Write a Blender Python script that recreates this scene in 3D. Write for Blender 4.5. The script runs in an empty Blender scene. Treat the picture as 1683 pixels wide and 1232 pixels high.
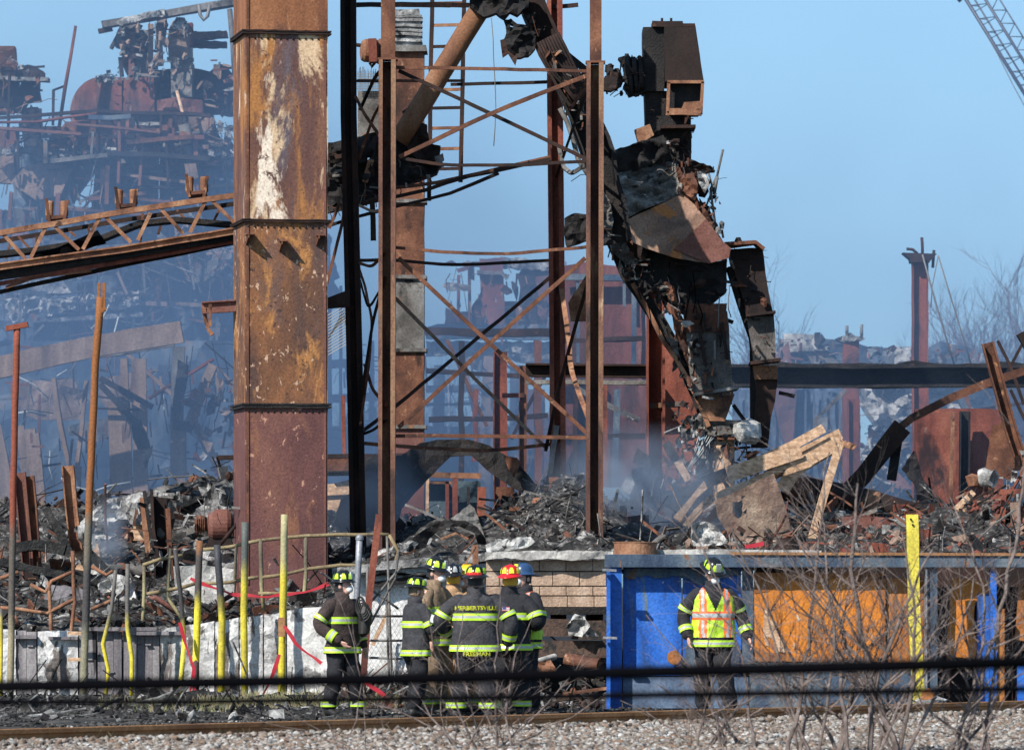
import bpy, bmesh, math, random
import numpy as np
from mathutils import Vector, Matrix, noise, geometry
random.seed(11)
R = math.radians
SC = bpy.context.scene
COL = SC.collection
# ---------------------------------------------------------------- camera
F = 8400.0; CH = 1.55; CX = 841.5; YH = 960.0
cam = bpy.data.cameras.new('camera'); camo = bpy.data.objects.new('camera', cam); COL.objects.link(camo)
camo.location = (0, 0, CH); camo.rotation_euler = (R(90), 0, 0)
cam.sensor_width = 36; cam.lens = 36 * F / 1683.0
cam.shift_y = (YH - 616.0) / 1683.0
cam.clip_start = 1; cam.clip_end = 6000
cam.dof.use_dof = True; cam.dof.focus_distance = 73; cam.dof.aperture_fstop = 5.0
SC.camera = camo
# ---------------------------------------------------------------- sky and sun
SUN_EL, SUN_AZ = 40.0, 40.0       # sun stands behind the camera, 40 degrees to its left
w = bpy.data.worlds.new('World'); SC.world = w; w.use_nodes = True
wn = w.node_tree.nodes; wl = w.node_tree.links
bg = wn['Background']; sky = wn.new('ShaderNodeTexSky'); sky.sky_type = 'NISHITA'; sky.sun_disc = False
sky.sun_elevation = R(SUN_EL); sky.sun_rotation = R(180 + SUN_AZ)
sky.air_density = 1.0; sky.dust_density = 0.3; sky.ozone_density = 0.7
wtc = wn.new('ShaderNodeTexCoord'); wmp = wn.new('ShaderNodeMapping'); wmp.inputs['Location'].default_value = (0, 0, 0.12)
wl.new(wtc.outputs['Generated'], wmp.inputs['Vector']); wl.new(wmp.outputs['Vector'], sky.inputs['Vector'])
wtn = wn.new('ShaderNodeVectorMath'); wtn.operation = 'MULTIPLY'; wtn.inputs[1].default_value = (.9, 1.04, 1.03)
wl.new(sky.outputs['Color'], wtn.inputs[0]); wl.new(wtn.outputs[0], bg.inputs['Color']); bg.inputs['Strength'].default_value = 0.125
sl = bpy.data.lights.new('sun', 'SUN'); sl.energy = 4.9; sl.angle = R(0.5); sl.color = (1.0, 0.955, 0.89)
so = bpy.data.objects.new('sun', sl); COL.objects.link(so)
sd = Vector((-math.sin(R(SUN_AZ)) * math.cos(R(SUN_EL)), -math.cos(R(SUN_AZ)) * math.cos(R(SUN_EL)), math.sin(R(SUN_EL))))
so.rotation_euler = sd.to_track_quat('Z', 'Y').to_euler(); so.location = sd * 50
SC.view_settings.view_transform = 'Standard'; SC.view_settings.look = 'None'; SC.view_settings.gamma = 1
SC.view_settings.exposure = 0.42
cy = SC.cycles; cy.use_denoising = True; cy.max_bounces = 6; cy.diffuse_bounces = 3; cy.glossy_bounces = 2
cy.volume_bounces = 1; cy.volume_step_rate = 4.0; cy.volume_max_steps = 64; cy.transparent_max_bounces = 16
cy.use_adaptive_sampling = True

# ---------------------------------------------------------------- helpers
def P(x, y, D): return Vector(((x - CX) * D / F, D, CH + (YH - y) * D / F))
def PX(D): return D / F                      # metres per photo pixel at distance D
def U(a, b): return random.uniform(a, b)

class MB:
    def __init__(s): s.v = []; s.f = []; s.mi = []; s.m = 0; s.sm = []; s.smooth = False
    def add(s, vs, fs):
        o = len(s.v); s.v.extend(Vector(v) for v in vs)
        for f in fs: s.f.append([i + o for i in f]); s.mi.append(s.m); s.sm.append(s.smooth)
    def box(s, c, size, rot=None):
        hx, hy, hz = size[0] / 2, size[1] / 2, size[2] / 2
        vs = [Vector((x, y, z)) for x in (-hx, hx) for y in (-hy, hy) for z in (-hz, hz)]
        if rot is not None: vs = [rot @ v for v in vs]
        s.add([v + Vector(c) for v in vs], [(0, 1, 3, 2), (4, 6, 7, 5), (0, 4, 5, 1), (2, 3, 7, 6), (0, 2, 6, 4), (1, 5, 7, 3)])
    def hexa(s, a, b):   # two quads (front a, back b)
        s.add(list(a) + list(b), [(0, 1, 2, 3), (7, 6, 5, 4), (0, 4, 5, 1), (1, 5, 6, 2), (2, 6, 7, 3), (3, 7, 4, 0)])
    def sweep(s, pts, prof, scales=None, caps=True, close=True):
        pts = [Vector(p) for p in pts]; n = len(pts); k = len(prof)
        ov = pts[-1] - pts[0]; Y = Vector((0, 1, 0)); vs = []
        hor = abs(ov.x) > abs(ov.z)
        for i, p in enumerate(pts):
            t = (pts[min(i + 1, n - 1)] - pts[max(i - 1, 0)]).normalized()
            v = Y - t * Y.dot(t)
            if v.length < 0.05: v = Vector((0, 0, 1)) - t * t.z
            v.normalize(); u = v.cross(t)
            if (u.z if hor else u.x) < 0: u = -u
            sc = scales[i] if scales else 1.0
            for a, b in prof: vs.append(p + u * a * sc + v * b * sc)
        fs = []
        for i in range(n - 1):
            for j in range(k if close else k - 1):
                j2 = (j + 1) % k; fs.append((i * k + j, i * k + j2, (i + 1) * k + j2, (i + 1) * k + j))
        if caps: fs.append(tuple(range(k))); fs.append(tuple((n - 1) * k + j for j in range(k)))
        s.add(vs, fs)
    def tube(s, pts, r, n=8, scales=None, smooth=True):
        o = s.smooth; s.smooth = smooth
        s.sweep(pts, [(r * math.cos(2 * math.pi * i / n), r * math.sin(2 * math.pi * i / n)) for i in range(n)], scales); s.smooth = o
    def bar(s, pts, w_, t_): s.sweep(pts, [(-w_ / 2, -t_ / 2), (w_ / 2, -t_ / 2), (w_ / 2, t_ / 2), (-w_ / 2, t_ / 2)])
    def chan(s, pts, w_, d_, t_):   # U open to the viewer
        a = w_ / 2; s.sweep(pts, [(-a, -d_ / 2), (-a + t_, -d_ / 2), (-a + t_, d_ / 2 - t_), (a - t_ * 1.2, d_ / 2 - t_), (a - t_ * 1.2, -d_ / 2), (a, -d_ / 2), (a, d_ / 2), (-a, d_ / 2)])
    def ibeam(s, pts, w_, d_, t_):  # web faces the viewer, flanges on both sides
        a = w_ / 2; b = d_ / 2; q = t_ / 2
        s.sweep(pts, [(-a, -b), (-a + t_, -b), (-a + t_, -q), (a - t_, -q), (a - t_, -b), (a, -b), (a, b), (a - t_, b), (a - t_, q), (-a + t_, q), (-a + t_, b), (-a, b)])
    def angle(s, pts, w_, t_):
        s.sweep(pts, [(-w_ / 2, 0), (w_ / 2, 0), (w_ / 2, t_), (-w_ / 2 + t_, t_), (-w_ / 2 + t_, w_), (-w_ / 2, w_)])
    def rev(s, c, prof, n=24, ax=Vector((0, 0, 1)), sx=1.0, sy=1.0):   # prof: (radius, height)
        q = Vector((0, 0, 1)).rotation_difference(ax.normalized()); vs = []; k = len(prof); o = s.smooth
        for i in range(n):
            a = 2 * math.pi * i / n
            for r, h in prof: vs.append(Vector(c) + q @ Vector((r * math.cos(a) * sx, r * math.sin(a) * sy, h)))
        fs = []
        for i in range(n):
            i2 = (i + 1) % n
            for j in range(k - 1): fs.append((i * k + j, i2 * k + j, i2 * k + j + 1, i * k + j + 1))
        if prof[0][0] > 1e-4: fs.append(tuple(i * k for i in range(n)))
        if prof[-1][0] > 1e-4: fs.append(tuple(i * k + k - 1 for i in range(n)))
        s.add(vs, fs); s.smooth = o
    def rings(s, rings, caps=True, smooth=True):
        k = len(rings[0]); vs = [v for r in rings for v in r]; fs = []; o = s.smooth; s.smooth = smooth
        for i in range(len(rings) - 1):
            for j in range(k):
                j2 = (j + 1) % k; fs.append((i * k + j, i * k + j2, (i + 1) * k + j2, (i + 1) * k + j))
        if caps: fs.append(tuple(range(k))); fs.append(tuple((len(rings) - 1) * k + j for j in range(k)))
        s.add(vs, fs); s.smooth = o
    def warp(s, amp, scale, seed=0.0, start=0):
        for i in range(start, len(s.v)):
            v = s.v[i]; s.v[i] = v + noise.noise_vector(v * scale + Vector((seed, seed * 2, seed * 3))) * amp
    def build(s, name, mats, parent=None, org=None, clean=True):
        if not isinstance(mats, (list, tuple)): mats = [mats]
        if org is None:
            if parent is not None: org = parent.location.copy()
            else:
                xs = [v.x for v in s.v]; ys = [v.y for v in s.v]; zs = [v.z for v in s.v]
                org = Vector(((min(xs) + max(xs)) / 2, (min(ys) + max(ys)) / 2, min(zs)))
        me = bpy.data.meshes.new(name); me.from_pydata([v - org for v in s.v], [], s.f)
        for m in mats: me.materials.append(m)
        me.polygons.foreach_set('material_index', s.mi); me.polygons.foreach_set('use_smooth', s.sm)
        if clean:
            bm = bmesh.new(); bm.from_mesh(me); bmesh.ops.recalc_face_normals(bm, faces=bm.faces); bm.to_mesh(me); bm.free()
        me.update(); o = bpy.data.objects.new(name, me); COL.objects.link(o)
        if parent is not None: o.parent = parent
        else: o.location = org
        return o

def tag(o, label=None, cat=None, group=None, kind=None):
    if label: o['label'] = label
    if cat: o['category'] = cat
    if group: o['group'] = group
    if kind: o['kind'] = kind
    return o
def T(name, label, cat, base, group=None):
    o = bpy.data.objects.new(name, None); COL.objects.link(o); o.location = base; o.empty_display_size = 0.2
    return tag(o, label, cat, group)
def sub(par, name, mb, mats):          # sub-part: parent is itself a mesh child of an empty, or a top mesh
    root = par
    org = Vector(root.location)
    while root.parent is not None: root = root.parent; org = org + root.location
    o = mb.build(name, mats, None, org=org); o.location = (0, 0, 0); o.parent = par
    return o
def resample(pts, step):
    out = []
    for a, b in zip(pts[:-1], pts[1:]):
        a = Vector(a); b = Vector(b); n = max(1, int((b - a).length / step))
        for i in range(n): out.append(a.lerp(b, i / n))
    out.append(Vector(pts[-1])); return out
def inpoly(x, y, poly):
    c = False; n = len(poly); j = n - 1
    for i in range(n):
        xi, yi = poly[i][:2]; xj, yj = poly[j][:2]
        if (yi > y) != (yj > y) and x < (xj - xi) * (y - yi) / (yj - yi) + xi: c = not c
        j = i
    return c
def sheet(mb, poly, D, res=10, amp=0.05, nsc=3.0, th=0.02, jag=0.0, dx=0.0, dy=0.0, holes=(), seed=0.0, ridge=0.0, sm=False):
    """crumpled plate whose outline is given in photo pixels at distance D (dx, dy: metres of depth per 100 px)"""
    out = []
    pl = [tuple(p[:2]) for p in poly]
    for (a, b) in zip(pl, pl[1:] + pl[:1]):
        n = max(1, int(math.hypot(b[0] - a[0], b[1] - a[1]) / res))
        for i in range(n):
            t = i / n; x = a[0] + (b[0] - a[0]) * t; y = a[1] + (b[1] - a[1]) * t
            if jag and i: x += U(-jag, jag); y += U(-jag, jag)
            out.append((x, y))
    xs = [p[0] for p in out]; ys = [p[1] for p in out]; nb = len(out); pts = list(out)
    hp = []
    x = min(xs) + res / 2
    while x < max(xs):
        y = min(ys) + res / 2
        while y < max(ys):
            xx = x + U(-.3, .3) * res; yy = y + U(-.3, .3) * res
            if inpoly(xx, yy, out): pts.append((xx, yy))
            y += res
        x += res
    r = geometry.delaunay_2d_cdt([Vector(p) for p in pts], [(i, (i + 1) % nb) for i in range(nb)], [], 1, 1e-4)
    vs, fs = r[0], r[2]
    cx = sum(xs) / nb; cyy = sum(ys) / nb
    fr = []
    for p in vs:
        d = D + dx * (p.x - cx) / 100 + dy * (p.y - cyy) / 100
        q = P(p.x, p.y, d); nz = noise.fractal(Vector((q.x * nsc + seed, q.z * nsc, seed)), 0.8, 2.0, 3)
        if ridge: nz += ridge * (abs(noise.noise(Vector((q.x * nsc * 1.7, q.z * nsc * 2.5, seed + 9)))) - .25)
        q.y += nz * amp; fr.append(q)
    keep = [f for f in fs if not any(inpoly(sum(vs[i].x for i in f) / len(f), sum(vs[i].y for i in f) / len(f), h) for h in holes)]
    n = len(fr); cnt = {}
    for f in keep:
        for i in range(len(f)):
            e = (f[i], f[(i + 1) % len(f)]); cnt[tuple(sorted(e))] = cnt.get(tuple(sorted(e)), 0) + 1
    full = [tuple(f) for f in keep] + [tuple(i + n for i in reversed(f)) for f in keep] + [(a, b, b + n, a + n) for (a, b), c in cnt.items() if c == 1]
    o = mb.smooth; mb.smooth = sm
    mb.add(fr + [v + Vector((0, th, 0)) for v in fr], full); mb.smooth = o
def prism(mb, poly, D, th, dx=0.0):
    cx = sum(p[0] for p in poly) / len(poly)
    fr = [P(p[0], p[1], D + dx * (p[0] - cx) / 100) for p in poly]; n = len(fr)
    mb.add(fr + [v + Vector((0, th, 0)) for v in fr], [tuple(range(n)), tuple(reversed(range(n, 2 * n)))] + [(i, (i + 1) % n, (i + 1) % n + n, i + n) for i in range(n)])
def rot3(): return Matrix.Rotation(U(0, 6.28), 3, Vector((U(-1, 1), U(-1, 1), U(-1, 1))).normalized())

# ---------------------------------------------------------------- materials
def lin(c): return tuple(((v + .055) / 1.055) ** 2.4 if v > .04045 else v / 12.92 for v in c)
def surf(name, cols, scale=2.0, stretch=1.0, rough=.8, metal=0.0, bump=.25, bscale=30.0, patches=(), spec=.3, contrast=(.3, .7), hz=None):
    """cols: linear colours blended by noise; patches: (colour, lo, hi, scale, stretch) laid over; hz: (z0, z1, colour) worn band by height"""
    m = bpy.data.materials.new(name); m.use_nodes = True; nt = m.node_tree; N = nt.nodes; L = nt.links
    b = N['Principled BSDF']; tc = N.new('ShaderNodeTexCoord'); oi = N.new('ShaderNodeObjectInfo')
    ad = N.new('ShaderNodeVectorMath'); ad.operation = 'MULTIPLY_ADD'
    cmb = N.new('ShaderNodeCombineXYZ')
    for i, k in enumerate((37.0, 17.0, 23.0)):
        mm = N.new('ShaderNodeMath'); mm.operation = 'MULTIPLY'; mm.inputs[1].default_value = k
        L.new(oi.outputs['Random'], mm.inputs[0]); L.new(mm.outputs[0], cmb.inputs[i])
    ad.inputs[1].default_value = (1, 1, 1); L.new(tc.outputs['Object'], ad.inputs[0]); L.new(cmb.outputs[0], ad.inputs[2])
    def nz(sc, st, det=6, ro=.6, dist=0.0):
        mp = N.new('ShaderNodeMapping'); mp.inputs['Scale'].default_value = (1, 1, 1.0 / st); L.new(ad.outputs[0], mp.inputs['Vector'])
        n = N.new('ShaderNodeTexNoise'); n.inputs['Scale'].default_value = sc; n.inputs['Detail'].default_value = det; n.inputs['Roughness'].default_value = ro
        n.inputs['Distortion'].default_value = dist
        L.new(mp.outputs[0], n.inputs['Vector']); return n.outputs['Fac']
    base = nz(scale, stretch, dist=.3); cr = N.new('ShaderNodeValToRGB'); L.new(base, cr.inputs[0])
    els = cr.color_ramp.elements
    lo, hi = contrast
    els[0].position = lo; els[0].color = (*cols[0], 1); els[1].position = hi; els[1].color = (*cols[-1], 1)
    for i, c in enumerate(cols[1:-1]):
        e = els.new(lo + (hi - lo) * (i + 1) / (len(cols) - 1)); e.color = (*c, 1)
    col = cr.outputs['Color']
    def mix(a, fac, c):
        x = N.new('ShaderNodeMix'); x.data_type = 'RGBA'; L.new(fac, x.inputs[0]); L.new(a, x.inputs[6]); x.inputs[7].default_value = (*c, 1); return x.outputs[2]
    for (c, a0, a1, sc, st) in patches:
        mr = N.new('ShaderNodeMapRange'); mr.inputs[1].default_value = a0; mr.inputs[2].default_value = a1; L.new(nz(sc, st, 8, .65, .4), mr.inputs[0])
        col = mix(col, mr.outputs[0], c)
    if hz:
        for (z0, z1, c) in hz:
            sp = N.new('ShaderNodeSeparateXYZ'); L.new(tc.outputs['Object'], sp.inputs[0])
            ma = N.new('ShaderNodeMath'); ma.operation = 'MULTIPLY_ADD'; ma.inputs[1].default_value = .35; L.new(nz(9, 1.5), ma.inputs[0]); L.new(sp.outputs[2], ma.inputs[2])
            mr = N.new('ShaderNodeMapRange'); mr.inputs[1].default_value = z0 + .17; mr.inputs[2].default_value = z1 + .17; L.new(ma.outputs[0], mr.inputs[0])
            col = mix(col, mr.outputs[0], c)
    # fine grain
    fg = N.new('ShaderNodeMapRange'); fg.inputs[1].default_value = .3; fg.inputs[2].default_value = .7; fg.inputs[3].default_value = .72; fg.inputs[4].default_value = 1.25
    L.new(nz(bscale, 1, 3), fg.inputs[0]); vm = N.new('ShaderNodeVectorMath'); vm.operation = 'SCALE'; L.new(col, vm.inputs[0]); L.new(fg.outputs[0], vm.inputs[3])
    L.new(vm.outputs[0], b.inputs['Base Color'])
    b.inputs['Roughness'].default_value = rough; b.inputs['Metallic'].default_value = metal; b.inputs['Specular IOR Level'].default_value = spec
    if bump:
        bp = N.new('ShaderNodeBump'); bp.inputs['Strength'].default_value = bump; bp.inputs['Distance'].default_value = .03; L.new(nz(bscale, 1, 4), bp.inputs['Height']); L.new(bp.outputs[0], b.inputs['Normal'])
    return m
def flat(name, c, rough=.5, metal=0, spec=.5):
    m = bpy.data.materials.new(name); m.use_nodes = True; b = m.node_tree.nodes['Principled BSDF']
    N = m.node_tree.nodes; L = m.node_tree.links; n = N.new('ShaderNodeTexNoise'); n.inputs['Scale'].default_value = 14; n.inputs['Detail'].default_value = 4
    tc = N.new('ShaderNodeTexCoord'); L.new(tc.outputs['Object'], n.inputs['Vector'])
    mr = N.new('ShaderNodeMapRange'); mr.inputs[3].default_value = .78; mr.inputs[4].default_value = 1.2; L.new(n.outputs['Fac'], mr.inputs[0])
    vm = N.new('ShaderNodeVectorMath'); vm.operation = 'SCALE'; vm.inputs[0].default_value = c; L.new(mr.outputs[0], vm.inputs[3]); L.new(vm.outputs[0], b.inputs['Base Color'])
    b.inputs['Roughness'].default_value = rough; b.inputs['Metallic'].default_value = metal; b.inputs['Specular IOR Level'].default_value = spec
    return m
M = {}
M['rust'] = surf('rust', [(.035, .016, .012), (.12, .048, .028), (.23, .1, .055)], 2.2, 1.5, patches=[((.035, .018, .014), .56, .66, 3, 1.5), ((.38, .2, .11), .62, .7, 6, 1.2)])
M['rust_lite'] = surf('rust_lite', [(.08, .038, .026), (.23, .105, .058), (.38, .21, .12)], 3, 1.5, patches=[((.06, .03, .02), .58, .66, 4, 1)])
M['rust_red'] = surf('rust_red', [(.07, .024, .018), (.18, .05, .032), (.27, .09, .055)], 2, 3, patches=[((.035, .018, .018), .54, .66, 2, 2.5), ((.28, .17, .12), .64, .72, 4, 4)])
M['hoodrust'] = surf('hoodrust', [(.05, .025, .022), (.17, .055, .04), (.26, .12, .09)], 2, 3, patches=[((.03, .025, .025), .52, .62, 1.5, 2.5), ((.3, .27, .25), .62, .7, 3, 3)])
M['rust_dk'] = surf('rust_dk', [(.008, .006, .006), (.022, .012, .01), (.055, .024, .016)], 2, 1.5, patches=[((.11, .05, .03), .64, .74, 4, 1)])  # dark rust, darkened further to carry shade on the tower's rear members
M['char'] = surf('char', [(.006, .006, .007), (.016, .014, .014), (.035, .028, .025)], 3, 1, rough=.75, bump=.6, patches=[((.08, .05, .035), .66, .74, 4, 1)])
M['maroon'] = surf('maroon', [(.08, .035, .03), (.15, .06, .045), (.2, .09, .07)], 1.2, 3, rough=.7, patches=[((.24, .2, .17), .66, .74, 1.3, 3)])
M['tank'] = surf('tank', [(.06, .022, .022), (.14, .045, .038), (.21, .085, .07)], 1.6, 6, patches=[((.04, .025, .028), .5, .62, 1.0, 5), ((.28, .2, .18), .62, .72, 1.6, 6)])
M['greymetal'] = surf('greymetal', [(.05, .045, .04), (.13, .12, .11), (.24, .23, .22)], 2.5, 1.5, patches=[((.02, .018, .018), .55, .66, 2.5, 1), ((.5, .49, .47), .66, .72, 5, 1), ((.22, .1, .05), .6, .68, 3, 1)])
M['ash'] = surf('ash', [(.03, .03, .03), (.2, .195, .19), (.56, .55, .53)], 3.5, 1, rough=.95, bump=.8, patches=[((.02, .02, .02), .55, .62, 5, 1)])
M['ashlite'] = surf('ashlite', [(.1, .1, .1), (.4, .39, .37), (.68, .67, .64)], 4, 1, rough=.95, bump=.8, patches=[((.05, .05, .05), .58, .64, 7, 1)])
M['rubble'] = surf('rubble', [(.008, .008, .008), (.04, .038, .036), (.15, .14, .135)], 7, 1, rough=.95, bump=1, bscale=18, patches=[((.36, .35, .34), .6, .66, 14, 1), ((.5, .49, .47), .6, .66, 1.1, 1), ((.01, .01, .01), .5, .6, 3, 1), ((.16, .08, .045), .66, .7, 6, 1)])
M['woodlt'] = surf('woodlt', [(.28, .16, .09), (.5, .32, .2), (.68, .48, .33)], 6, .35, bscale=22, bump=.4, patches=[((.14, .08, .05), .62, .68, 6, 1), ((.75, .62, .48), .66, .7, 9, 1)])
M['woodgrey'] = surf('woodgrey', [(.12, .08, .065), (.24, .16, .12), (.34, .24, .19)], 3, 4)
M['woodchar'] = surf('woodchar', [(.007, .007, .008), (.02, .02, .02), (.05, .045, .04)], 6, 1, bump=1, bscale=25)
M['concrete'] = surf('concrete', [(.2, .19, .18), (.42, .4, .37), (.6, .58, .54)], 3, 1, patches=[((.03, .03, .03), .58, .66, 3, 1)])
M['block'] = surf('block', [(.25, .17, .12), (.4, .28, .2), (.5, .38, .29)], 3, 1, patches=[((.07, .05, .04), .64, .74, 3, 1)], bump=.5)
M['blockdk'] = surf('blockdk', [(.03, .02, .018), (.09, .055, .04), (.16, .1, .07)], 3, 1, patches=[((.02, .02, .02), .5, .62, 3, 1)], bump=.6)
M['whitewall'] = surf('whitewall', [(.22, .215, .21), (.5, .49, .48), (.72, .72, .71)], 3, 5, patches=[((.14, .12, .11), .57, .6, 3.0, 3.5), ((.2, .19, .18), .6, .63, 9, 2.5), ((.28, .35, .48), .66, .72, 1.4, 3)], bump=.3)
M['greyboard'] = surf('greyboard', [(.08, .075, .085), (.17, .155, .165), (.32, .3, .3)], 3, 8, patches=[((.03, .028, .03), .58, .64, 5, 6), ((.6, .6, .6), .66, .69, 3, 6)])
M['stucco'] = surf('stucco', [(.4, .39, .37), (.62, .61, .59), (.74, .73, .71)], 2, 1, patches=[((.27, .26, .26), .57, .58, 2.2, 1), ((.1, .09, .09), .64, .65, 2.2, 1), ((.1, .095, .09), .54, .68, 1.2, 3)], bump=.3)
M['blue'] = surf('blue', [(.012, .06, .26), (.02, .115, .46), (.045, .165, .55)], 2, 2, rough=.5, patches=[((.03, .045, .08), .56, .68, 1.6, 3), ((.12, .17, .2), .6, .68, 5, 5), ((.4, .45, .5), .67, .7, 6, 3), ((.16, .08, .04), .66, .7, 7, 4)], hz=[(1.62, 2.0, (.025, .035, .06))])
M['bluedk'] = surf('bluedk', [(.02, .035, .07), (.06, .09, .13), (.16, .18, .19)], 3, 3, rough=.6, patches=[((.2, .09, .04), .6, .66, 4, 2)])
M['bluegrey'] = surf('bluegrey', [(.04, .065, .11), (.09, .13, .2), (.15, .2, .28)], 3, 1, patches=[((.08, .07, .06), .6, .66, 4, 1)])
M['orange'] = surf('orange', [(.4, .125, .015), (.58, .19, .022), (.66, .24, .035)], 2, 2, rough=.55, patches=[((.2, .09, .03), .57, .7, 2, 3), ((.78, .66, .48), .665, .675, 2.0, 2.5), ((.1, .05, .03), .66, .7, 8, 5)], hz=[(1.7, 1.98, (.12, .05, .025))])
M['orangedk'] = surf('orangedk', [(.18, .06, .02), (.32, .12, .035), (.42, .17, .05)], 2, 2, patches=[((.06, .03, .02), .58, .68, 3, 2)])
M['brownrail'] = surf('brownrail', [(.2, .09, .04), (.3, .15, .065), (.38, .2, .09)], 2, 1, patches=[((.07, .035, .02), .6, .7, 4, 1)], bump=.15)
M['yellow'] = surf('yellow', [(.42, .34, .05), (.6, .5, .06), (.7, .6, .09)], 5, 2, rough=.6, patches=[((.25, .2, .07), .6, .66, 9, 3), ((.08, .07, .05), .64, .7, 5, 4)])
M['galv'] = surf('galv', [(.14, .15, .16), (.24, .25, .27), (.34, .35, .37)], 4, 2, rough=.5, metal=.3)
M['cable'] = flat('cable', (.002, .002, .003), .9, spec=.05)
M['wire'] = flat('wire', (.16, .15, .14), .6)
M['wirelt'] = flat('wirelt', (.45, .47, .46), .6)
M['red'] = flat('red', (.42, .015, .03), .6)
M['twig'] = surf('twig', [(.09, .065, .055), (.17, .13, .115), (.27, .22, .2)], 12, 1, bump=.3)
M['twigfar'] = surf('twigfar', [(.1, .07, .06), (.16, .11, .1), (.2, .15, .14)], 2, 1, bump=0)
M['craneblue'] = flat('craneblue', (.045, .06, .1), .5)
def gn(name, cols, sc):  # pebble material with per-stone colours (voronoi)
    m = bpy.data.materials.new(name); m.use_nodes = True; N = m.node_tree.nodes; L = m.node_tree.links; b = N['Principled BSDF']
    tc = N.new('ShaderNodeTexCoord'); v = N.new('ShaderNodeTexVoronoi'); v.inputs['Scale'].default_value = sc; L.new(tc.outputs['Object'], v.inputs['Vector'])
    cr = N.new('ShaderNodeValToRGB'); sp = N.new('ShaderNodeSeparateColor'); L.new(v.outputs['Color'], sp.inputs[0]); L.new(sp.outputs[0], cr.inputs[0])
    e = cr.color_ramp.elements; e[0].color = (*cols[0], 1); e[1].color = (*cols[-1], 1)
    for i, c in enumerate(cols[1:-1]): q = e.new((i + 1) / (len(cols) - 1)); q.color = (*c, 1)
    n = N.new('ShaderNodeTexNoise'); n.inputs['Scale'].default_value = 60; L.new(tc.outputs['Object'], n.inputs['Vector'])
    mr = N.new('ShaderNodeMapRange'); mr.inputs[3].default_value = .7; mr.inputs[4].default_value = 1.25; L.new(n.outputs['Fac'], mr.inputs[0])
    vm = N.new('ShaderNodeVectorMath'); vm.operation = 'SCALE'; L.new(cr.outputs[0], vm.inputs[0]); L.new(mr.outputs[0], vm.inputs[3]); L.new(vm.outputs[0], b.inputs['Base Color'])
    b.inputs['Roughness'].default_value = .9; return m
M['weed'] = flat('weed', (.3, .24, .14), .8)
M['stone'] = gn('stone', [(.05, .035, .028), (.15, .11, .08), (.21, .18, .15), (.36, .34, .31), (.2, .115, .07), (.12, .11, .1), (.5, .49, .47)], 17)
M['groundm'] = surf('groundm', [(.02, .019, .018), (.06, .055, .05), (.13, .12, .11)], 4, 1, rough=.95, bump=1, bscale=20, patches=[((.01, .01, .01), .52, .6, 1.2, 1), ((.22, .2, .17), .64, .7, 9, 1)])
# ================================================================ GROUND
def grid_obj(name, hf, x0, x1, y0, y1, nx, ny, mat, kind='structure'):
    xs = np.linspace(x0, x1, nx); ys = np.linspace(y0, y1, ny); vs = []; fs = []
    for j in range(ny):
        for i in range(nx): vs.append((xs[i], ys[j], hf(xs[i], ys[j])))
    for j in range(ny - 1):
        for i in range(nx - 1): a = j * nx + i; fs.append((a, a + 1, a + nx + 1, a + nx))
    me = bpy.data.meshes.new(name); me.from_pydata(vs, [], fs); me.materials.append(mat); me.polygons.foreach_set('use_smooth', [True] * len(fs)); me.update()
    o = bpy.data.objects.new(name, me); COL.objects.link(o); return tag(o, kind=kind)
gm = bpy.data.meshes.new('ground'); gm.from_pydata([(-900, -100, -.03), (900, -100, -.03), (900, 3000, -.03), (-900, 3000, -.03)], [], [(0, 1, 2, 3)]); gm.materials.append(M['groundm'])
tag(bpy.data.objects.new('ground', gm), kind='structure'); COL.objects.link(bpy.data.objects['ground'])
RA = Vector((-4.87, 48.6, 0)); RB = Vector((6.07, 60.6, 0)); RD = (RB - RA).normalized(); RN = Vector((-RD.y, RD.x, 0))
def hyard(x, y):
    v = Vector((x, y, 0)); d = (v - RA).dot(RN)
    z = .05 * noise.noise(Vector((x * 1.1, y * 1.1, 3))) + .02 * noise.noise(Vector((x * 4, y * 4, 1)))
    return z - .015 if d > .5 else -.02
grid_obj('yard_ground', hyard, -9.5, 10, 40, 76, 150, 240, M['groundm'])
def hm(x, y):
    px = CX + x * F / y
    t = min(1, max(0, (y - 72) / 12)); l = min(1, max(0, (px - 430) / 260))
    left = .8 + 2.0 * t ** 1.4; right = 1.75 + .75 * t
    z = left * (1 - l) + right * l
    for (cx, D, s, sy, h) in ((925, 79.5, 1.05, 2.2, .95), (700, 78, .8, 1.5, .4), (330, 82, 1.0, 3, .7), (150, 79, .7, 2, .2), (1240, 84, 1.2, 2, .4), (1560, 80, 1.3, 3, .35), (1090, 83, .8, 2, .5)):
        gx = (cx - CX) * D / F; z += h * math.exp(-((x - gx) / s) ** 2 - ((y - D) / sy) ** 2)
    q = Vector((x, y, 0)); z += .22 * noise.fractal(q * 1.3, .9, 2, 4) + .05 * noise.noise(q * 7)
    return z
grid_obj('rubble_ground', hm, -13, 13, 72.6, 122, 330, 330, M['rubble'])
def hm2(x, y): return min(hm(x, max(73, y)), 1.85) + .04 * noise.noise(Vector((x * 6, y * 6, 2)))
grid_obj('rubble_bank', hm2, (1010 - CX) * 70 / F, 9.5, 64.6, 73.4, 120, 60, M['rubble'])
grid_obj('rubble_bank', lambda x, y: 1.70 + .06 * noise.noise(Vector((x * 5, y * 5, 2))), (566 - CX) * 71 / F, (1012 - CX) * 71 / F, 70.9, 74.5, 60, 30, M['rubble'])

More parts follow.
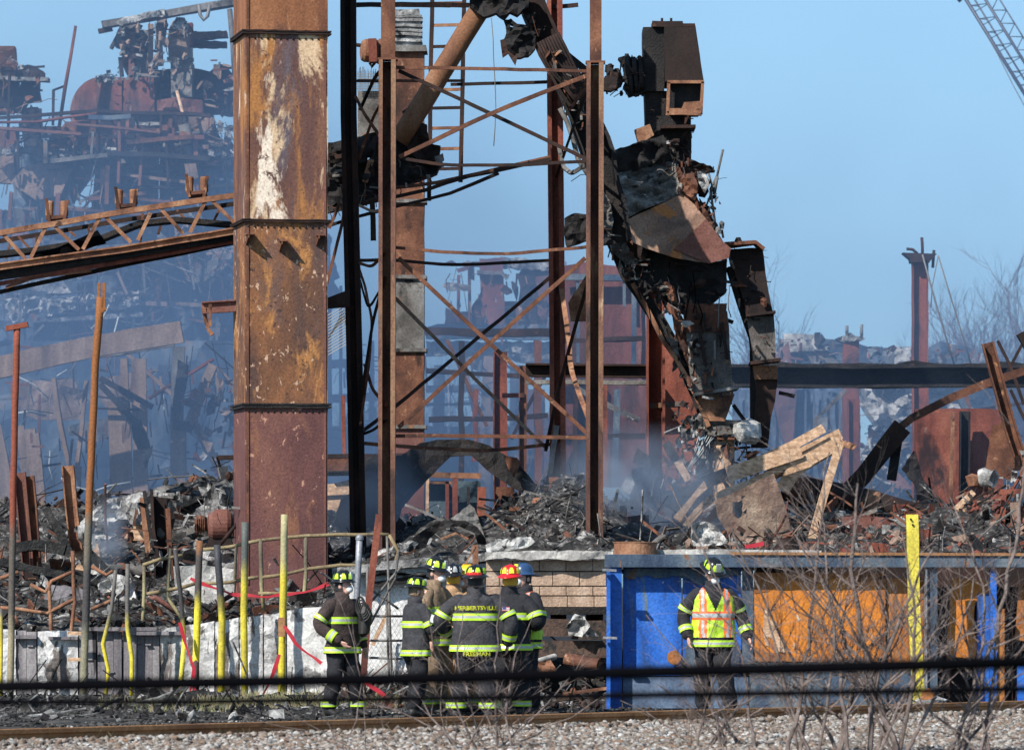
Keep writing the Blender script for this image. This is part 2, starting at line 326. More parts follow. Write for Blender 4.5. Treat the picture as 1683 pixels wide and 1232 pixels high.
# gravel: loose ballast stones
ico = bmesh.new(); bmesh.ops.create_icosphere(ico, subdivisions=1, radius=1); iv = np.array([v.co[:] for v in ico.verts]); jf = np.array([[v.index for v in f.verts] for f in ico.faces]); ico.free()
def stones(name, pts, smin, smax, mat, flatz=.65, seed=1, label=None, cat=None):
    rg = np.random.default_rng(seed); n = len(pts); nv = len(iv)
    s = rg.uniform(smin, smax, (n, 1, 3)) * np.array([1, 1, flatz]); jit = rg.uniform(.72, 1.28, (n, nv, 1))
    a = rg.uniform(0, 6.28, n); b = rg.uniform(-.5, .5, n)
    v = iv[None] * jit * s; ca, sa = np.cos(a)[:, None], np.sin(a)[:, None]; cb, sb = np.cos(b)[:, None], np.sin(b)[:, None]
    x, y, z = v[..., 0], v[..., 1], v[..., 2]; x2 = x * ca - y * sa; y2 = x * sa + y * ca; z2 = z * cb - y2 * sb; y3 = y2 * cb + z * sb
    v = np.stack([x2, y3, z2], -1) + np.asarray(pts)[:, None, :]
    f = (jf[None] + (np.arange(n) * nv)[:, None, None]).reshape(-1, 3); v = v.reshape(-1, 3)
    me = bpy.data.meshes.new(name); me.vertices.add(len(v)); me.vertices.foreach_set('co', v.ravel()); me.loops.add(f.size); me.loops.foreach_set('vertex_index', f.ravel())
    me.polygons.add(len(f)); me.polygons.foreach_set('loop_start', np.arange(len(f)) * 3); me.polygons.foreach_set('loop_total', np.full(len(f), 3))
    me.materials.append(mat); me.update(calc_edges=True); me.validate(); o = bpy.data.objects.new(name, me); COL.objects.link(o)
    return tag(o, label, cat, kind='stuff')
rg = np.random.default_rng(5); pts = []
while len(pts) < 30000:
    D = rg.uniform(45, 62); px = rg.uniform(-30, 1713); x = (px - CX) * D / F; d = (Vector((x, D, 0)) - RA).dot(RN)
    if d < .28 and (d > -10): pts.append((x, D, rg.uniform(-.02, .035) + (.03 if d > -.5 else 0)))
stones('gravel', pts, .022, .055, M['stone'], .7, 2, 'pale grey and brown gravel ballast lying along the near side of the rail', 'gravel')
pts = []
for _ in range(9000):
    D = rg.uniform(52, 72); px = rg.uniform(-20, 1700); x = (px - CX) * D / F; d = (Vector((x, D, 0)) - RA).dot(RN)
    if d > .2 and not (px > 1000 and D > 64) and not (px > 800 and D > 69.5):
        if noise.noise(Vector((x * .8, D * .8, 0))) > -.25: pts.append((x, D, hyard(x, D) + .01))
stones('cinders', pts, .012, .04, M['rubble'], .5, 3, 'dark cinders and ash crumbs strewn between the rail and the walls', 'cinders')
def scatter(name, label, n, boxf, smin, smax, mats, rods=.3, seed=1, slabs=.35):
    st = random.getstate(); random.seed(seed); mb = MB()
    for _ in range(n):
        p = boxf()
        if p is None: continue
        mb.m = random.randrange(len(mats)); s = U(smin, smax) * (U(.4, 1) ** 1.5); q = random.random()
        if q < rods:
            d = Vector((U(-1, 1), U(-1, 1), U(-.35, .7))).normalized() * s * U(1.5, 3.5); mid = p + d * .5 + Vector((U(-.1, .1), 0, U(-.1, .1))) * s
            mb.tube([p, mid, p + d], s * U(.03, .09), 5, smooth=False)
        elif q < rods + slabs: mb.box(p, (s * U(.6, 1.4), s * U(.05, .15), s * U(.3, .9)), rot3())
        else:
            st0 = len(mb.v); r = rot3(); mb.add([r @ Vector(v) * s * .4 * U(.6, 1.2) + p for v in iv * np.array([1, .8, .6])], [tuple(f) for f in jf])
    random.setstate(st); return tag(mb.build(name, mats), label, 'debris', kind='stuff')
def on_mound(px0, px1, D0, D1, lift=.08):
    def f():
        D = U(D0, D1); px = U(px0, px1); x = (px - CX) * D / F; return Vector((x, D, hm(x, D) + U(0, lift)))
    return f
RM = [M['rubble'], M['char'], M['ash'], M['rust_dk'], M['greymetal'], M['woodchar'], M['rust']]
scatter('debris', 'charred scrap and ash heaped behind the white wall at the left', 1500, on_mound(-20, 560, 73, 86, .15), .08, .42, RM, seed=3)
scatter('debris', 'burnt scrap strewn round the feet of the lattice tower', 1100, on_mound(540, 1010, 75, 88), .05, .3, RM, seed=4)
scatter('debris', 'fine black rubble heap between the two right tower legs', 1500, on_mound(830, 1000, 76.6, 81.5, .05), .03, .14, [M['rubble'], M['ash'], M['char'], M['greymetal']], rods=.25, seed=5)
scatter('debris', 'mixed scrap behind the container under the wood planks', 1600, on_mound(1000, 1700, 73.5, 88, .2), .06, .4, RM + [M['rust_red'], M['woodgrey']], seed=6)
def bank():
    D = U(64.8, 73); px = U(1015, 1700); x = (px - CX) * D / F; return Vector((x, D, hm2(x, D) + U(0, .06)))
scatter('debris', 'ash crumbs and scrap lying just behind the container rim', 900, bank, .04, .22, RM, seed=7)
def front():
    D = U(63, 71.5); px = U(560, 1000); x = (px - CX) * D / F
    return Vector((x, D, max(0, (D - 66) * .11) * (1 if px > 800 else .3) + U(0, .08)))
scatter('debris', 'burnt scrap and broken block at the foot of the block wall', 900, front, .05, .3, RM + [M['blockdk']], seed=8)
def fl():
    D = U(58, 71); px = U(-20, 560); x = (px - CX) * D / F
    if (Vector((x, D, 0)) - RA).dot(RN) < .6: return None
    return Vector((x, D, U(0, .04)))
scatter('debris', 'flattened charred slats on the ground before the left wall', 500, fl, .05, .35, [M['char'], M['rubble'], M['ash'], M['woodchar']], rods=.5, seed=9)
# dry grass
mb = MB()
for _ in range(4200):
    px = U(330, 660) if random.random() < .75 else U(160, 400); D = U(64, 71.5) if px > 400 else U(62, 67)
    if px < 400 and random.random() < .5: continue
    x = (px - CX) * D / F
    if noise.noise(Vector((x * 2, D * 2, 4))) < -.05: continue
    h = U(.04, .15); dx, dy = U(-.07, .07), U(-.05, .05); p = Vector((x, D, 0)); mb.m = random.choice((0, 0, 1))
    mb.add([p + Vector((-.004, 0, 0)), p + Vector((.004, 0, 0)), p + Vector((dx * .5 + .003, dy * .5, h * .7)), p + Vector((dx, dy, h)), p + Vector((dx * .5 - .003, dy * .5, h * .7))], [(0, 1, 2, 4), (4, 2, 3)])
tag(mb.build('dry_grass', [flat('grassdry', (.3, .25, .14)), flat('grassgreen', (.12, .15, .05))], clean=False), 'dry tufted grass along the foot of the white wall', 'grass', kind='stuff')
# rail
mb = MB()
prof = [(0, -.075), (.012, -.075), (.03, -.012), (.115, -.009), (.13, -.036), (.17, -.036), (.175, -.03), (.175, .03), (.17, .036), (.13, .036), (.115, .009), (.03, .012), (.012, .075), (0, .075)]
a = RA - RD * 9; b = RB + RD * 14
mb.rings([[p + Vector((0, 0, h)) + RN * q for h, q in prof] for p in (a, a.lerp(b, .5), b)], smooth=False)
tag(mb.build('rail', M['brownrail']), 'rusty steel railway rail running across in front of the firefighters', 'rail')
# ================================================================ CABLES IN FRONT
for (pts_, D, r, lab) in (([(-60, 1129), (300, 1122), (700, 1114), (1100, 1103), (1450, 1094), (1760, 1086)], 18, .022, 'thick black cable crossing low in front, the upper of two'),
                       ([(-60, 1153), (300, 1153), (700, 1147), (1100, 1141), (1450, 1136), (1760, 1130)], 19, .0125, 'thin black cable crossing low in front, the lower of two')):
    mb = MB(); mb.tube([P(x, y, D) for x, y in pts_], r, 10)
    tag(mb.build('overhead_cable', M['cable']), lab, 'cable')

# ================================================================ LEFT WHITE WALL
def wall_top(x): return 1036 if x < 255 else 1036 - (x - 255) * .15 if x < 500 else 998 - (x - 500) * .05
segs = [(-30, 26, 'whitewall', 'pale'), (27, 60, 'greyboard', ''), (62, 128, 'whitewall', ''), (130, 158, 'greyboard', ''), (160, 200, 'greyboard', ''), (202, 262, 'greyboard', ''), (264, 318, 'whitewall', ''), (320, 352, 'whitewall', ''), (354, 392, 'whitewall', ''), (394, 432, 'whitewall', ''), (434, 470, 'whitewall', '')]
wl_ = T('timber_wall', 'long low wall of peeling white painted boards behind the yellow poles', 'wall', P(240, 1141, 72), None)
wl_.location.z = 0
for (x0, x1, mt, _) in segs:
    if mt == 'whitewall':
        mb = MB(); sheet(mb, [(x0, wall_top(x0) + U(-2, 2)), ((x0 + x1) / 2, wall_top((x0 + x1) / 2) + U(-3, 3)), (x1, wall_top(x1) + U(-2, 2)), (x1, 1141), (x0, 1141)], 72 + U(-.03, .03), 7, .05, 3, .2, .5, ridge=.8); mb.build('wall_panel', M[mt], wl_); continue
    mb = MB(); n = max(2, int((x1 - x0) / 12)); xx = [x0 + (x1 - x0) * i / n for i in range(n + 1)]
    for a, b in zip(xx[:-1], xx[1:]):
        D = 72 + U(-.02, .03); top = wall_top((a + b) / 2) + U(-1, 2)
        pa, pb = P(a + .3, top, D), P(b - .3, top + U(-1, 1), D)
        mb.box(((pa.x + pb.x) / 2, D + .1, pa.z / 2), (pb.x - pa.x, .2, pa.z))
    for i in range(n // 2): # small board ends and battens
        y = U(1050, 1110); x = U(x0 + 5, x1 - 5); mb.box(P(x, y, 71.98), (.08, .03, .02))
    mb.build('board_panel', M[mt], wl_)
mb = MB()
for (x0, x1, y, h) in ((80, 128, 1048, .04), (215, 300, 1040, .05), (25, 60, 1046, .05), (130, 258, 1033, .05)):
    c = P((x0 + x1) / 2, y, 71.93); mb.box(c, ((x1 - x0) * PX(72), .1, h))
mb.build('top_rail', M['greyboard'], wl_)
mb = MB(); sheet(mb, [(472, 1003), (500, 998), (560, 996), (600, 1000), (640, 1010), (640, 1141), (472, 1141)], 71.95, 12, .03, 2, .3)
tag(mb.build('stucco_wall', M['stucco']), 'white stuccoed wall end with flaking plaster beside the leftmost firefighter', 'wall')
# wall behind the standing group (dirty white, dark lintel)
mb = MB(); sheet(mb, [(566, 940), (800, 925), (800, 1120), (566, 1120)], 71.2, 14, .04, 2, .3)
wb = T('rendered_wall', 'sooty off-white rendered wall with a dark lintel behind the standing firefighters', 'wall', P(683, 1141, 71.2)); wb.location.z = 0
mb.build('wall', M['stucco'], wb)
mb = MB(); mb.bar([P(600, 962, 71.1), P(720, 944, 71.1), P(800, 936, 71.1)], .07, .2); mb.warp(.02, 4); mb.build('lintel', M['char'], wb)
mb = MB(); mb.bar(resample([P(566, 938, 71.2), P(700, 922, 71.2), P(800, 915, 71.2)], .2), .11, .4); mb.warp(.03, 3); mb.build('coping', M['ash'], wb)
# block wall
bw = T('block_wall', 'tan concrete block wall with a broken grey coping beside the blue container', 'wall', P(905, 1130, 70)); bw.location.z = 0
mb = MB(); rows = [(920, 938), (939, 962), (963, 978), (979, 997)]
for r, (y0, y1) in enumerate(rows):
    x = 799 - (r % 2) * 22
    while x < 1010:
        w_ = 44 if random.random() < .75 else 24
        a, b = max(x, 799), min(x + w_ - 1.2, 1010)
        if b > a + 3:
            c0, c1 = P(a, y1, 70), P(b, y0, 70); D = 70.05 + U(-.012, .012)
            mb.box(((c0.x + c1.x) / 2, D + .1, (c0.z + c1.z) / 2), (c1.x - c0.x, .2, c1.z - c0.z - .008))
        x += w_
mb.build('blocks', M['block'], bw)
mb = MB(); c0, c1 = P(800, 1000, 70), P(1012, 920, 70); mb.box(((c0.x + c1.x) / 2, 70.27, (c0.z + c1.z) / 2), (c1.x - c0.x, .2, c1.z - c0.z)); mb.build('mortar_core', M['blockdk'], bw)
mb = MB(); sheet(mb, [(797, 907), (860, 905), (930, 904), (1008, 906), (1008, 919), (975, 917), (940, 921), (900, 917), (870, 921), (830, 916), (797, 920)], 69.85, 7, .03, 5, .45, jag=.8); mb.build('coping', M['concrete'], bw)
for (x0, x1, y0, y1, D, mt) in ((800, 1003, 998, 1010, 69.7, 'char'), (884, 940, 1017, 1045, 69.0, 'blockdk'), (940, 1003, 1020, 1050, 69.1, 'blockdk'), (870, 1003, 1052, 1080, 68.6, 'blockdk')):
    mb = MB(); c0, c1 = P(x0, y1, D), P(x1, y0, D); mb.box(((c0.x + c1.x) / 2, D + .3, (c0.z + c1.z) / 2), (c1.x - c0.x, .6, c1.z - c0.z)); mb.warp(.015, 4); mb.build('footing', M[mt], bw)
mb = MB(); sheet(mb, [(930, 1030), (945, 1008), (960, 1012), (975, 1035), (985, 1045), (950, 1045), (935, 1045)], 68.4, 6, .12, 5, .15, jag=1.5)
tag(mb.build('concrete_lump', M['ashlite']), 'pointed pale lump of concrete on the sooty footing by the blue container', 'rubble piece')
def cyl(name, label, cat, p0, p1, r, mat, hollow=False, rim=None, n=20):
    mb = MB(); v = p1 - p0; L_ = v.length
    if hollow: mb.rev(p0, [(r, 0), (r, L_), (r * .9, L_), (r * .9, L_ * .1)], n, v)
    else: mb.rev(p0, [(r * .97, 0), (r, .01), (r, L_ - .01), (r * .97, L_)], n, v)
    mb.warp(.01, 5); o = mb.build(name, mat)
    return tag(o, label, cat)
cyl('pipe_section', 'short brown tank lying on the scrap left of the blue container', 'tank', P(930, 1082, 67), P(985, 1092, 66.8), .085, M['rust'])
cyl('pipe_section', 'grey pipe stub lying behind the right-hand man of the group', 'pipe', P(880, 1088, 67), P(912, 1078, 67.3), .045, M['concrete'])
mb = MB(); sheet(mb, [(882, 1088), (905, 1084), (915, 1100), (905, 1108), (890, 1106)], 66.6, 6, .1, 4, .02); tag(mb.build('sheet_scrap', M['rust_lite']), 'small orange sheet of bent metal on the ground by the group', 'scrap')
mb = MB(); mb.bar([P(925, 1140, 65.5), P(1000, 1130, 65.5)], .04, .05); tag(mb.build('scrap_bar', M['rust_lite']), 'thin orange bar on the ground leading to the blue container corner', 'bar')
mb = MB(); sheet(mb, [(798, 895), (822, 886), (872, 881), (880, 890), (866, 899), (820, 908), (800, 907)], 69.9, 6, .09, 4, .3, jag=.8); tag(mb.build('concrete_slab', M['ashlite']), 'broken white concrete slab lying on top of the block wall', 'slab')

# ================================================================ CONTAINER (right)
ct = T('steel_container', 'long rusty steel container with blue and orange panels behind the firefighter in the vest', 'container', P(1340, 1165, 64)); ct.location.z = 0
Dc = 64.0
def cbox(nm, x0, x1, y0, y1, D, depth, mat, par=ct, wp=0.0):
    mb = MB(); c0, c1 = P(x0, y1, D), P(x1, y0, D); z0 = max(.0, c0.z)
    nx = max(1, int((x1 - x0) / 20)); nz_ = max(1, int((y1 - y0) / 20)); vs = []; fs = []
    mb.box(((c0.x + c1.x) / 2, D + depth / 2, (z0 + c1.z) / 2), (c1.x - c0.x, depth, c1.z - z0))
    if wp: mb.warp(wp, 4)
    return mb.build(nm, M[mat], par)
mb = MB(); # top rail with ledge
p0, p1 = P(994, 921, 63.98), P(1720, 921, 63.98)
mb.bar([p0, p1], .16, .3); mb.build('top_rail', M['bluedk'], ct)
mb = MB(); mb.bar([P(1200, 909, 63.95), P(1720, 911, 63.95)], .035, .3); mb.build('rim', M['brownrail'], ct)
mb = MB(); sheet(mb, [(1080, 903), (1180, 902), (1350, 904), (1350, 911), (1200, 915), (1090, 913)], 64.3, 9, .02, 4, .5, jag=.6); tag(mb.build('concrete_ledge', M['concrete']), 'thin grey concrete ledge on top of the container behind the helmet', 'ledge')
cbox('corner_post', 997, 1003, 934, 1166, 63.72, .12, 'blue'); cbox('corner_post', 1003, 1022, 930, 1166, 63.9, .35, 'blue')
cbox('blue_panel', 1024, 1120, 930, 1110, 64.12, .05, 'blue'); cbox('blue_panel', 1122, 1218, 930, 1110, 64.14, .05, 'blue')
cbox('lower_panel', 1024, 1230, 1112, 1166, 64.06, .06, 'bluegrey')
cbox('soot_panel', 1220, 1238, 930, 1100, 64.1, .05, 'bluedk')
def corr(nm, x0, x1, y0, y1, D, mat, amp=.03):
    mb = MB(); c0, c1 = P(x0, y1, D), P(x1, y0, D); n = 40; z0 = max(0, c0.z)
    fr = []; 
    pr = [];
    for i in range(n + 1):
        x = c0.x + (c1.x - c0.x) * i / n; d = D + amp * math.sin(i * .8) ; pr.append((x, d))
    vs = [Vector((x, d, z0)) for x, d in pr] + [Vector((x, d, c1.z)) for x, d in pr] + [Vector((x, d + .04, z0)) for x, d in pr] + [Vector((x, d + .04, c1.z)) for x, d in pr]; k = n + 1
    mb.add(vs, [(i, i + 1, k + i + 1, k + i) for i in range(n)] + [(2 * k + i + 1, 2 * k + i, 3 * k + i, 3 * k + i + 1) for i in range(n)] + [(k + i, k + i + 1, 3 * k + i + 1, 3 * k + i) for i in range(n)])
    mb.warp(.02, 1.2); return mb.build(nm, M[mat], ct)
corr('orange_panel', 1240, 1455, 941, 1086, 64.1, 'orange', .004)
for pl_ in ([(1256, 1002), (1261, 1000), (1266, 1018), (1277, 1022), (1280, 1045), (1288, 1056), (1290, 1072), (1280, 1070), (1272, 1052), (1262, 1046), (1264, 1062), (1258, 1060), (1254, 1036)], [(1369, 1028), (1373, 1030), (1372, 1046), (1376, 1072), (1382, 1080), (1372, 1082), (1370, 1060)], [(1304, 1055), (1307, 1056), (1306, 1066), (1303, 1064)]):
    mb = MB(); sheet(mb, pl_, 64.085, 4, .0, 2, .003, .8); mb.build('scraped_patch', M['woodlt'], ct)
for (pl_, m_) in (([(1240, 941), (1455, 941), (1455, 950), (1420, 956), (1380, 948), (1330, 962), (1300, 950), (1262, 972), (1240, 975)], 'orangedk'), ([(1440, 950), (1455, 945), (1455, 1085), (1443, 1085), (1449, 1030)], 'orangedk'), ([(1240, 1060), (1256, 1070), (1300, 1078), (1455, 1080), (1455, 1086), (1240, 1086)], 'orangedk')):
    mb = MB(); sheet(mb, pl_, 64.088, 6, .0, 2, .003, 1.2); mb.build('scorched_patch', M[m_], ct)
for pl_ in ([(1140, 975), (1160, 1000), (1170, 1050), (1215, 1060), (1215, 1108), (1120, 1108), (1128, 1060), (1135, 1020)], [(1026, 934), (1216, 934), (1216, 944), (1180, 950), (1150, 962), (1120, 945), (1080, 950), (1060, 944), (1040, 952), (1026, 948)]):
    mb = MB(); sheet(mb, pl_, 64.085, 6, .0, 2, .003, 1.6); mb.build('sooty_patch', M['bluedk'], ct)
corr('rust_panel', 1457, 1520, 950, 1110, 64.14, 'orangedk', .004)
corr('sill_panel', 1232, 1520, 1088, 1166, 64.06, 'bluedk', .01)
cbox('inner_panel', 1240, 1720, 930, 1166, 64.5, .05, 'rust_dk')
cbox('post', 1524, 1541, 930, 1160, 63.9, .2, 'bluedk', wp=.01); cbox('post', 1521, 1524, 935, 1160, 63.85, .2, 'galv')
mb = MB(); sheet(mb, [(1565, 950), (1628, 953), (1625, 975), (1602, 990), (1600, 1030), (1606, 1060), (1602, 1082), (1562, 1078), (1558, 1040)], 64.2, 10, .02, 2, .03); mb.build('orange_patch', M['orange'], ct)
cbox('blue_column', 1606, 1630, 975, 1166, 64.16, .15, 'blue'); cbox('blue_column', 1628, 1638, 935, 1166, 63.9, .2, 'blue'); cbox('rust_column', 1636, 1651, 1000, 1166, 63.95, .2, 'orangedk'); cbox('blue_panel', 1672, 1720, 1085, 1166, 64.1, .1, 'blue')
mb = MB(); sheet(mb, [(1675, 960), (1720, 955), (1720, 1060), (1668, 1050)], 64.2, 10, .02, 2, .03); mb.build('orange_patch', M['orangedk'], ct)
for (x, y) in ((997, 936), (998, 1047)): 
    mb = MB(); mb.bar([P(x - 7, y, 63.6), P(x + 16, y + 1, 63.6)], .03, .1); mb.build('latch', M['galv'], ct)
mb = MB(); mb.rev(P(1108, 1080, 64.0), [(0, .012), (.085, .012), (.09, 0), (0.09, -.02)], 20, Vector((0, -1, 0))); mb.build('round_marking', M['orangedk'], ct)
def ring(name, label, cx_, y0, y1, rpx, D, mat):
    r = rpx * PX(D); c = P(cx_, y1, D); h = (y1 - y0) * PX(D); mb = MB()
    mb.rev(c, [(r, 0), (r, h * .2), (r * 1.01, h * .22), (r, h * .3), (r, h * .93), (r * 1.03, h * .95), (r * 1.03, h), (r * .94, h), (r * .94, 0)], 32); mb.warp(.008, 3); return tag(mb.build(name, mat), label, 'drum')
ring('steel_drum', 'short rusty open steel drum standing at the corner of the container rim', 1044, 890, 918, 35, 64.25, M['rust_lite'])
ring('steel_drum', 'short dark steel ring standing behind the rim below the holed sheet', 1295, 884, 905, 19, 65.2, M['rust_dk'])
# yellow board and plank debris at its foot
mb = MB(); mb.bar(resample([P(1499, 845, 63.2), P(1502, 1000, 63.1), P(1511, 1166, 63)], .15), 20 * PX(63), .05); mb.warp(.008, 3)
yb = tag(mb.build('yellow_post', M['yellow']), 'flat bright yellow board standing upright before the orange container', 'post')
mb = MB(); 
for (x, y) in ((1497, 853), (1500, 862)): mb.rev(P(x, y, 63.16), [(.012, .02), (.012, -.02)], 10, Vector((0, 1, 0)))
sub(yb, 'bolt_hole', mb, M['cable'])
mb = MB(); mb.rev(P(1529, 1158, 62), [(.0, 0), (.18, 0), (.2, .06), (.1, .1), (0, .1)], 16); mb.warp(.03, 6); tag(mb.build('rubble_bag', M['ashlite']), 'small white bag lying by the foot of the yellow post', 'bag')
mb = MB(); mb.rev(P(1526, 1150, 61.9), [(0, .0), (.09, .01), (.06, .12), (0, .16)], 14); mb.warp(.02, 6); tag(mb.build('orange_cone', M['orangedk']), 'small orange lump on the white bag by the yellow post', 'cone')

# ================================================================ POLES
def polem(nm, zs, lo, hi, hi2=None):
    a = [(.34, .28, .05), (.56, .46, .04), (.66, .56, .06)] if lo == 'y' else lo
    return surf(nm, a, 5, 2, rough=.6, bump=.15, hz=[(zs - .18, zs + .2, hi)] + ([(hi2[0] - .05, hi2[0] + .05, hi2[1])] if hi2 else []))
GY = (.12, .11, .1); CR = (.38, .33, .22)
def pole(name, label, pts_, wpx, D, mat, cat='pole', group=None, cap=None, n=12):
    mb = MB(); q = [P(x, y, D) for x, y in pts_]
    q[0].z = min(q[0].z, 0.0) if pts_[0][1] >= 1105 else q[0].z
    mb.tube(resample(q, .25), wpx * PX(D) / 2, n); mb.warp(.008, 2, seed=D)
    o = mb.build(name, mat, org=q[0].copy()); tag(o, label, cat, group)
    if cap: sub(o, 'cap', cap, mat)
    return o
D0 = 71.2
cap = MB(); cap.bar([P(10, 540, D0), P(46, 533, D0)], .07, .12)
pole('bollard_pole', 'tall red-brown pipe with a tilted plate on top at the far left', [(17, 1120), (22, 800), (28, 538)], 11, D0, surf('pmA', [(.25, .21, .13), (.32, .27, .17)], 4, 3, hz=[(.85, 1.2, (.1, .085, .07)), (2.2, 2.5, (.22, .06, .035))]), 'pole', cap=cap)
cap = MB(); cap.bar([P(162, 492, D0), P(163, 465, D0)], .04, .05); cap.bar([P(171, 512, D0), P(171, 465, D0)], .045, .05); cap.bar([P(166, 512, D0 - .02), P(174, 505, D0 - .02)], .05, .05)
pole('bollard_pole', 'tall orange-brown pipe with a forked top leaning right of the far left one', [(137, 1118), (147, 820), (157, 600), (165, 488)], 12.5, D0, surf('pmB', [(.2, .19, .13), (.26, .24, .16)], 4, 3, hz=[(.7, 1.1, (.06, .055, .055)), (1.7, 2.0, (.14, .12, .09)), (2.4, 2.6, (.24, .09, .03))]), 'pole', cap=cap)
yg = 'yellow guard poles before the wall'
pole('yellow_pole', 'thin yellow pole kinked at mid height, leftmost of the yellow ones', [(174, 1140), (178, 1100), (169, 1058), (183, 1000), (190, 936)], 6.5, D0, polem('py1', .95, 'y', GY), group=yg)
pole('yellow_pole', 'thin yellow pole with sooty top right of the kinked one', [(216, 1140), (217, 1080), (209, 1030), (210, 926)], 7.5, D0, polem('py2', 1.0, 'y', GY), group=yg)
pole('yellow_pole', 'short yellow pole wound with red tape, charred and leaning left above', [(296, 1140), (303, 1050), (297, 980), (288, 903)], 7.5, D0, polem('py3', .95, 'y', (.05, .045, .045)), group=yg)
pole('yellow_pole', 'yellow pole with maroon foot and rusty burnt top', [(322, 1140), (322, 1090), (325, 990), (328, 888)], 11.5, D0 - .1, surf('py4', [(.1, .06, .06), (.12, .075, .075)], 5, 2, hz=[(.46, .48, (.7, .58, .05)), (1.2, 1.45, (.07, .06, .055)), (1.95, 2.1, (.2, .09, .04))]), group=yg)
pole('yellow_pole', 'straight yellow pole with blackened upper half', [(363, 1148), (365, 1020), (357, 895)], 11.5, D0 - .2, polem('py5', 1.25, 'y', (.045, .045, .05)), group=yg)
pole('yellow_pole', 'yellow pole with dark grey top in front of the big duct edge', [(402, 1141), (401, 1000), (403, 858)], 11.5, D0 - .1, polem('py6', 1.7, 'y', (.09, .1, .09)), group=yg)
pole('yellow_pole', 'tallest yellow pole with faded tan top in front of the big duct', [(463, 1141), (465, 1000), (468, 845)], 12, D0 - .1, polem('py7', 1.75, 'y', (.36, .32, .17)), group=yg)
pole('yellow_pole', 'stub of a yellow pole cut by the left edge of the photo', [(1, 1125), (1, 1000)], 7, D0, polem('py8', 1.0, 'y', GY), group=yg)
mb = MB(); mb.box(P(463, 1030, D0 - .25), (.09, .05, .26)); mb.warp(.01, 8); tag(mb.build('lock_box', M['brownrail']), 'small brown clamp fixed to the tallest yellow pole', 'clamp')
pole('yellow_pole', 'bright short yellow pole wrapped by red tape at the wall foot', [(295, 1141), (303, 1055)], 8, D0 - .15, M['yellow'], group=yg)
# pipe railing behind the wall
gr = T('pipe_railing', 'bent scorched pipe railing with tan posts before the big duct', 'railing', P(450, 1000, 73.5))
for (p, w_) in (([(434, 1004), (430, 960), (427, 886)], 7), ([(500, 1000), (503, 940), (503, 878)], 7), ([(300, 1020), (275, 980), (279, 900)], 6), ([(234, 1028), (237, 980), (236, 928)], 6), ([(386, 960), (388, 895)], 5)):
    mb = MB(); mb.tube(resample([P(x, y, 73.5) for x, y in p], .2), w_ * PX(73.5) / 2, 8); mb.warp(.015, 3); mb.build('post', surf('rp%d' % p[0][0], [(.3, .25, .13), (.36, .32, .18)], 5, 1, hz=[(.3, .6, (.12, .1, .07))]), gr)
for p in ([(234, 928), (262, 918), (300, 913)], [(330, 904), (380, 897), (425, 888), (500, 880), (640, 878)], [(430, 948), (470, 944), (503, 935), (560, 928), (600, 929)], [(240, 976), (300, 966), (322, 958)], [(330, 958), (380, 957), (425, 948)], [(425, 975), (500, 975)], [(640, 878), (655, 905), (640, 960)]):
    mb = MB(); mb.tube(resample([P(x, y, 73.5) for x, y in p], .15), .026, 8); mb.warp(.02, 2.5); mb.build('rail', surf('rl%d%d' % p[0], [(.08, .06, .05), (.2, .15, .08), (.3, .24, .13)], 3, 1), gr)
# left wooden/pipe railing scraps
gl = T('pipe_railing', 'broken brown pipe railing among the rubble at the left', 'railing', P(150, 1050, 73))
for p in ([(88, 1090), (84, 1030), (80, 955)], [(115, 1100), (116, 1045), (122, 990), (120, 905)], [(0, 998), (35, 1000), (78, 1008), (120, 985)], [(50, 960), (75, 973), (85, 955), (118, 940)], [(150, 930), (175, 945), (185, 938)], [(0, 950), (30, 940)], [(185, 985), (150, 1000)]):
    mb = MB(); mb.tube(resample([P(x, y, 73) for x, y in p], .15), .028, 8); mb.warp(.015, 3); mb.build('rail', M['rust_lite'], gl)
for y in (1040, 1083):
    mb = MB(); mb.bar([P(112, y, 71.7), P(134, y, 71.7)], .05, .05); mb.build('rung', M['woodlt'], gl)
# red tape
for i, (pts_, D, lab) in enumerate((([(296, 1022), (306, 1060), (318, 1100), (312, 1138)], D0 - .35, 'red barrier tape wound round the short yellow pole'), ([(318, 1130), (338, 1158)], D0 - .35, 'red tape end on the grass by the maroon foot pole'), ([(468, 1028), (485, 1055), (505, 1072), (528, 1090)], D0 - .3, 'red barrier tape running from the tallest yellow pole to the first firefighter'), ([(458, 1075), (448, 1110), (432, 1140)], D0 - .3, 'red tape falling from the tallest yellow pole to the grass'), ([(312, 950), (340, 962), (380, 975), (440, 980), (500, 972), (540, 960)], 73.3, 'red tape strung along the pipe railing before the duct'), ([(600, 1120), (640, 1150)], 66, 'red tape scrap on the ground left of the group'), ([(1225, 898), (1255, 893)], 66, 'bright red scrap on the ledge above the container'))):
    mb = MB(); q = resample([P(x, y, D) for x, y in pts_], .08)
    mb.sweep(q, [(-.02, -.002), (.02, -.002), (.02, .002), (-.02, .002)], [1 + .4 * math.sin(j * .9) for j in range(len(q))]); mb.warp(.02, 4); tag(mb.build('barrier_tape', M['red']), lab, 'tape', 'red barrier tape')
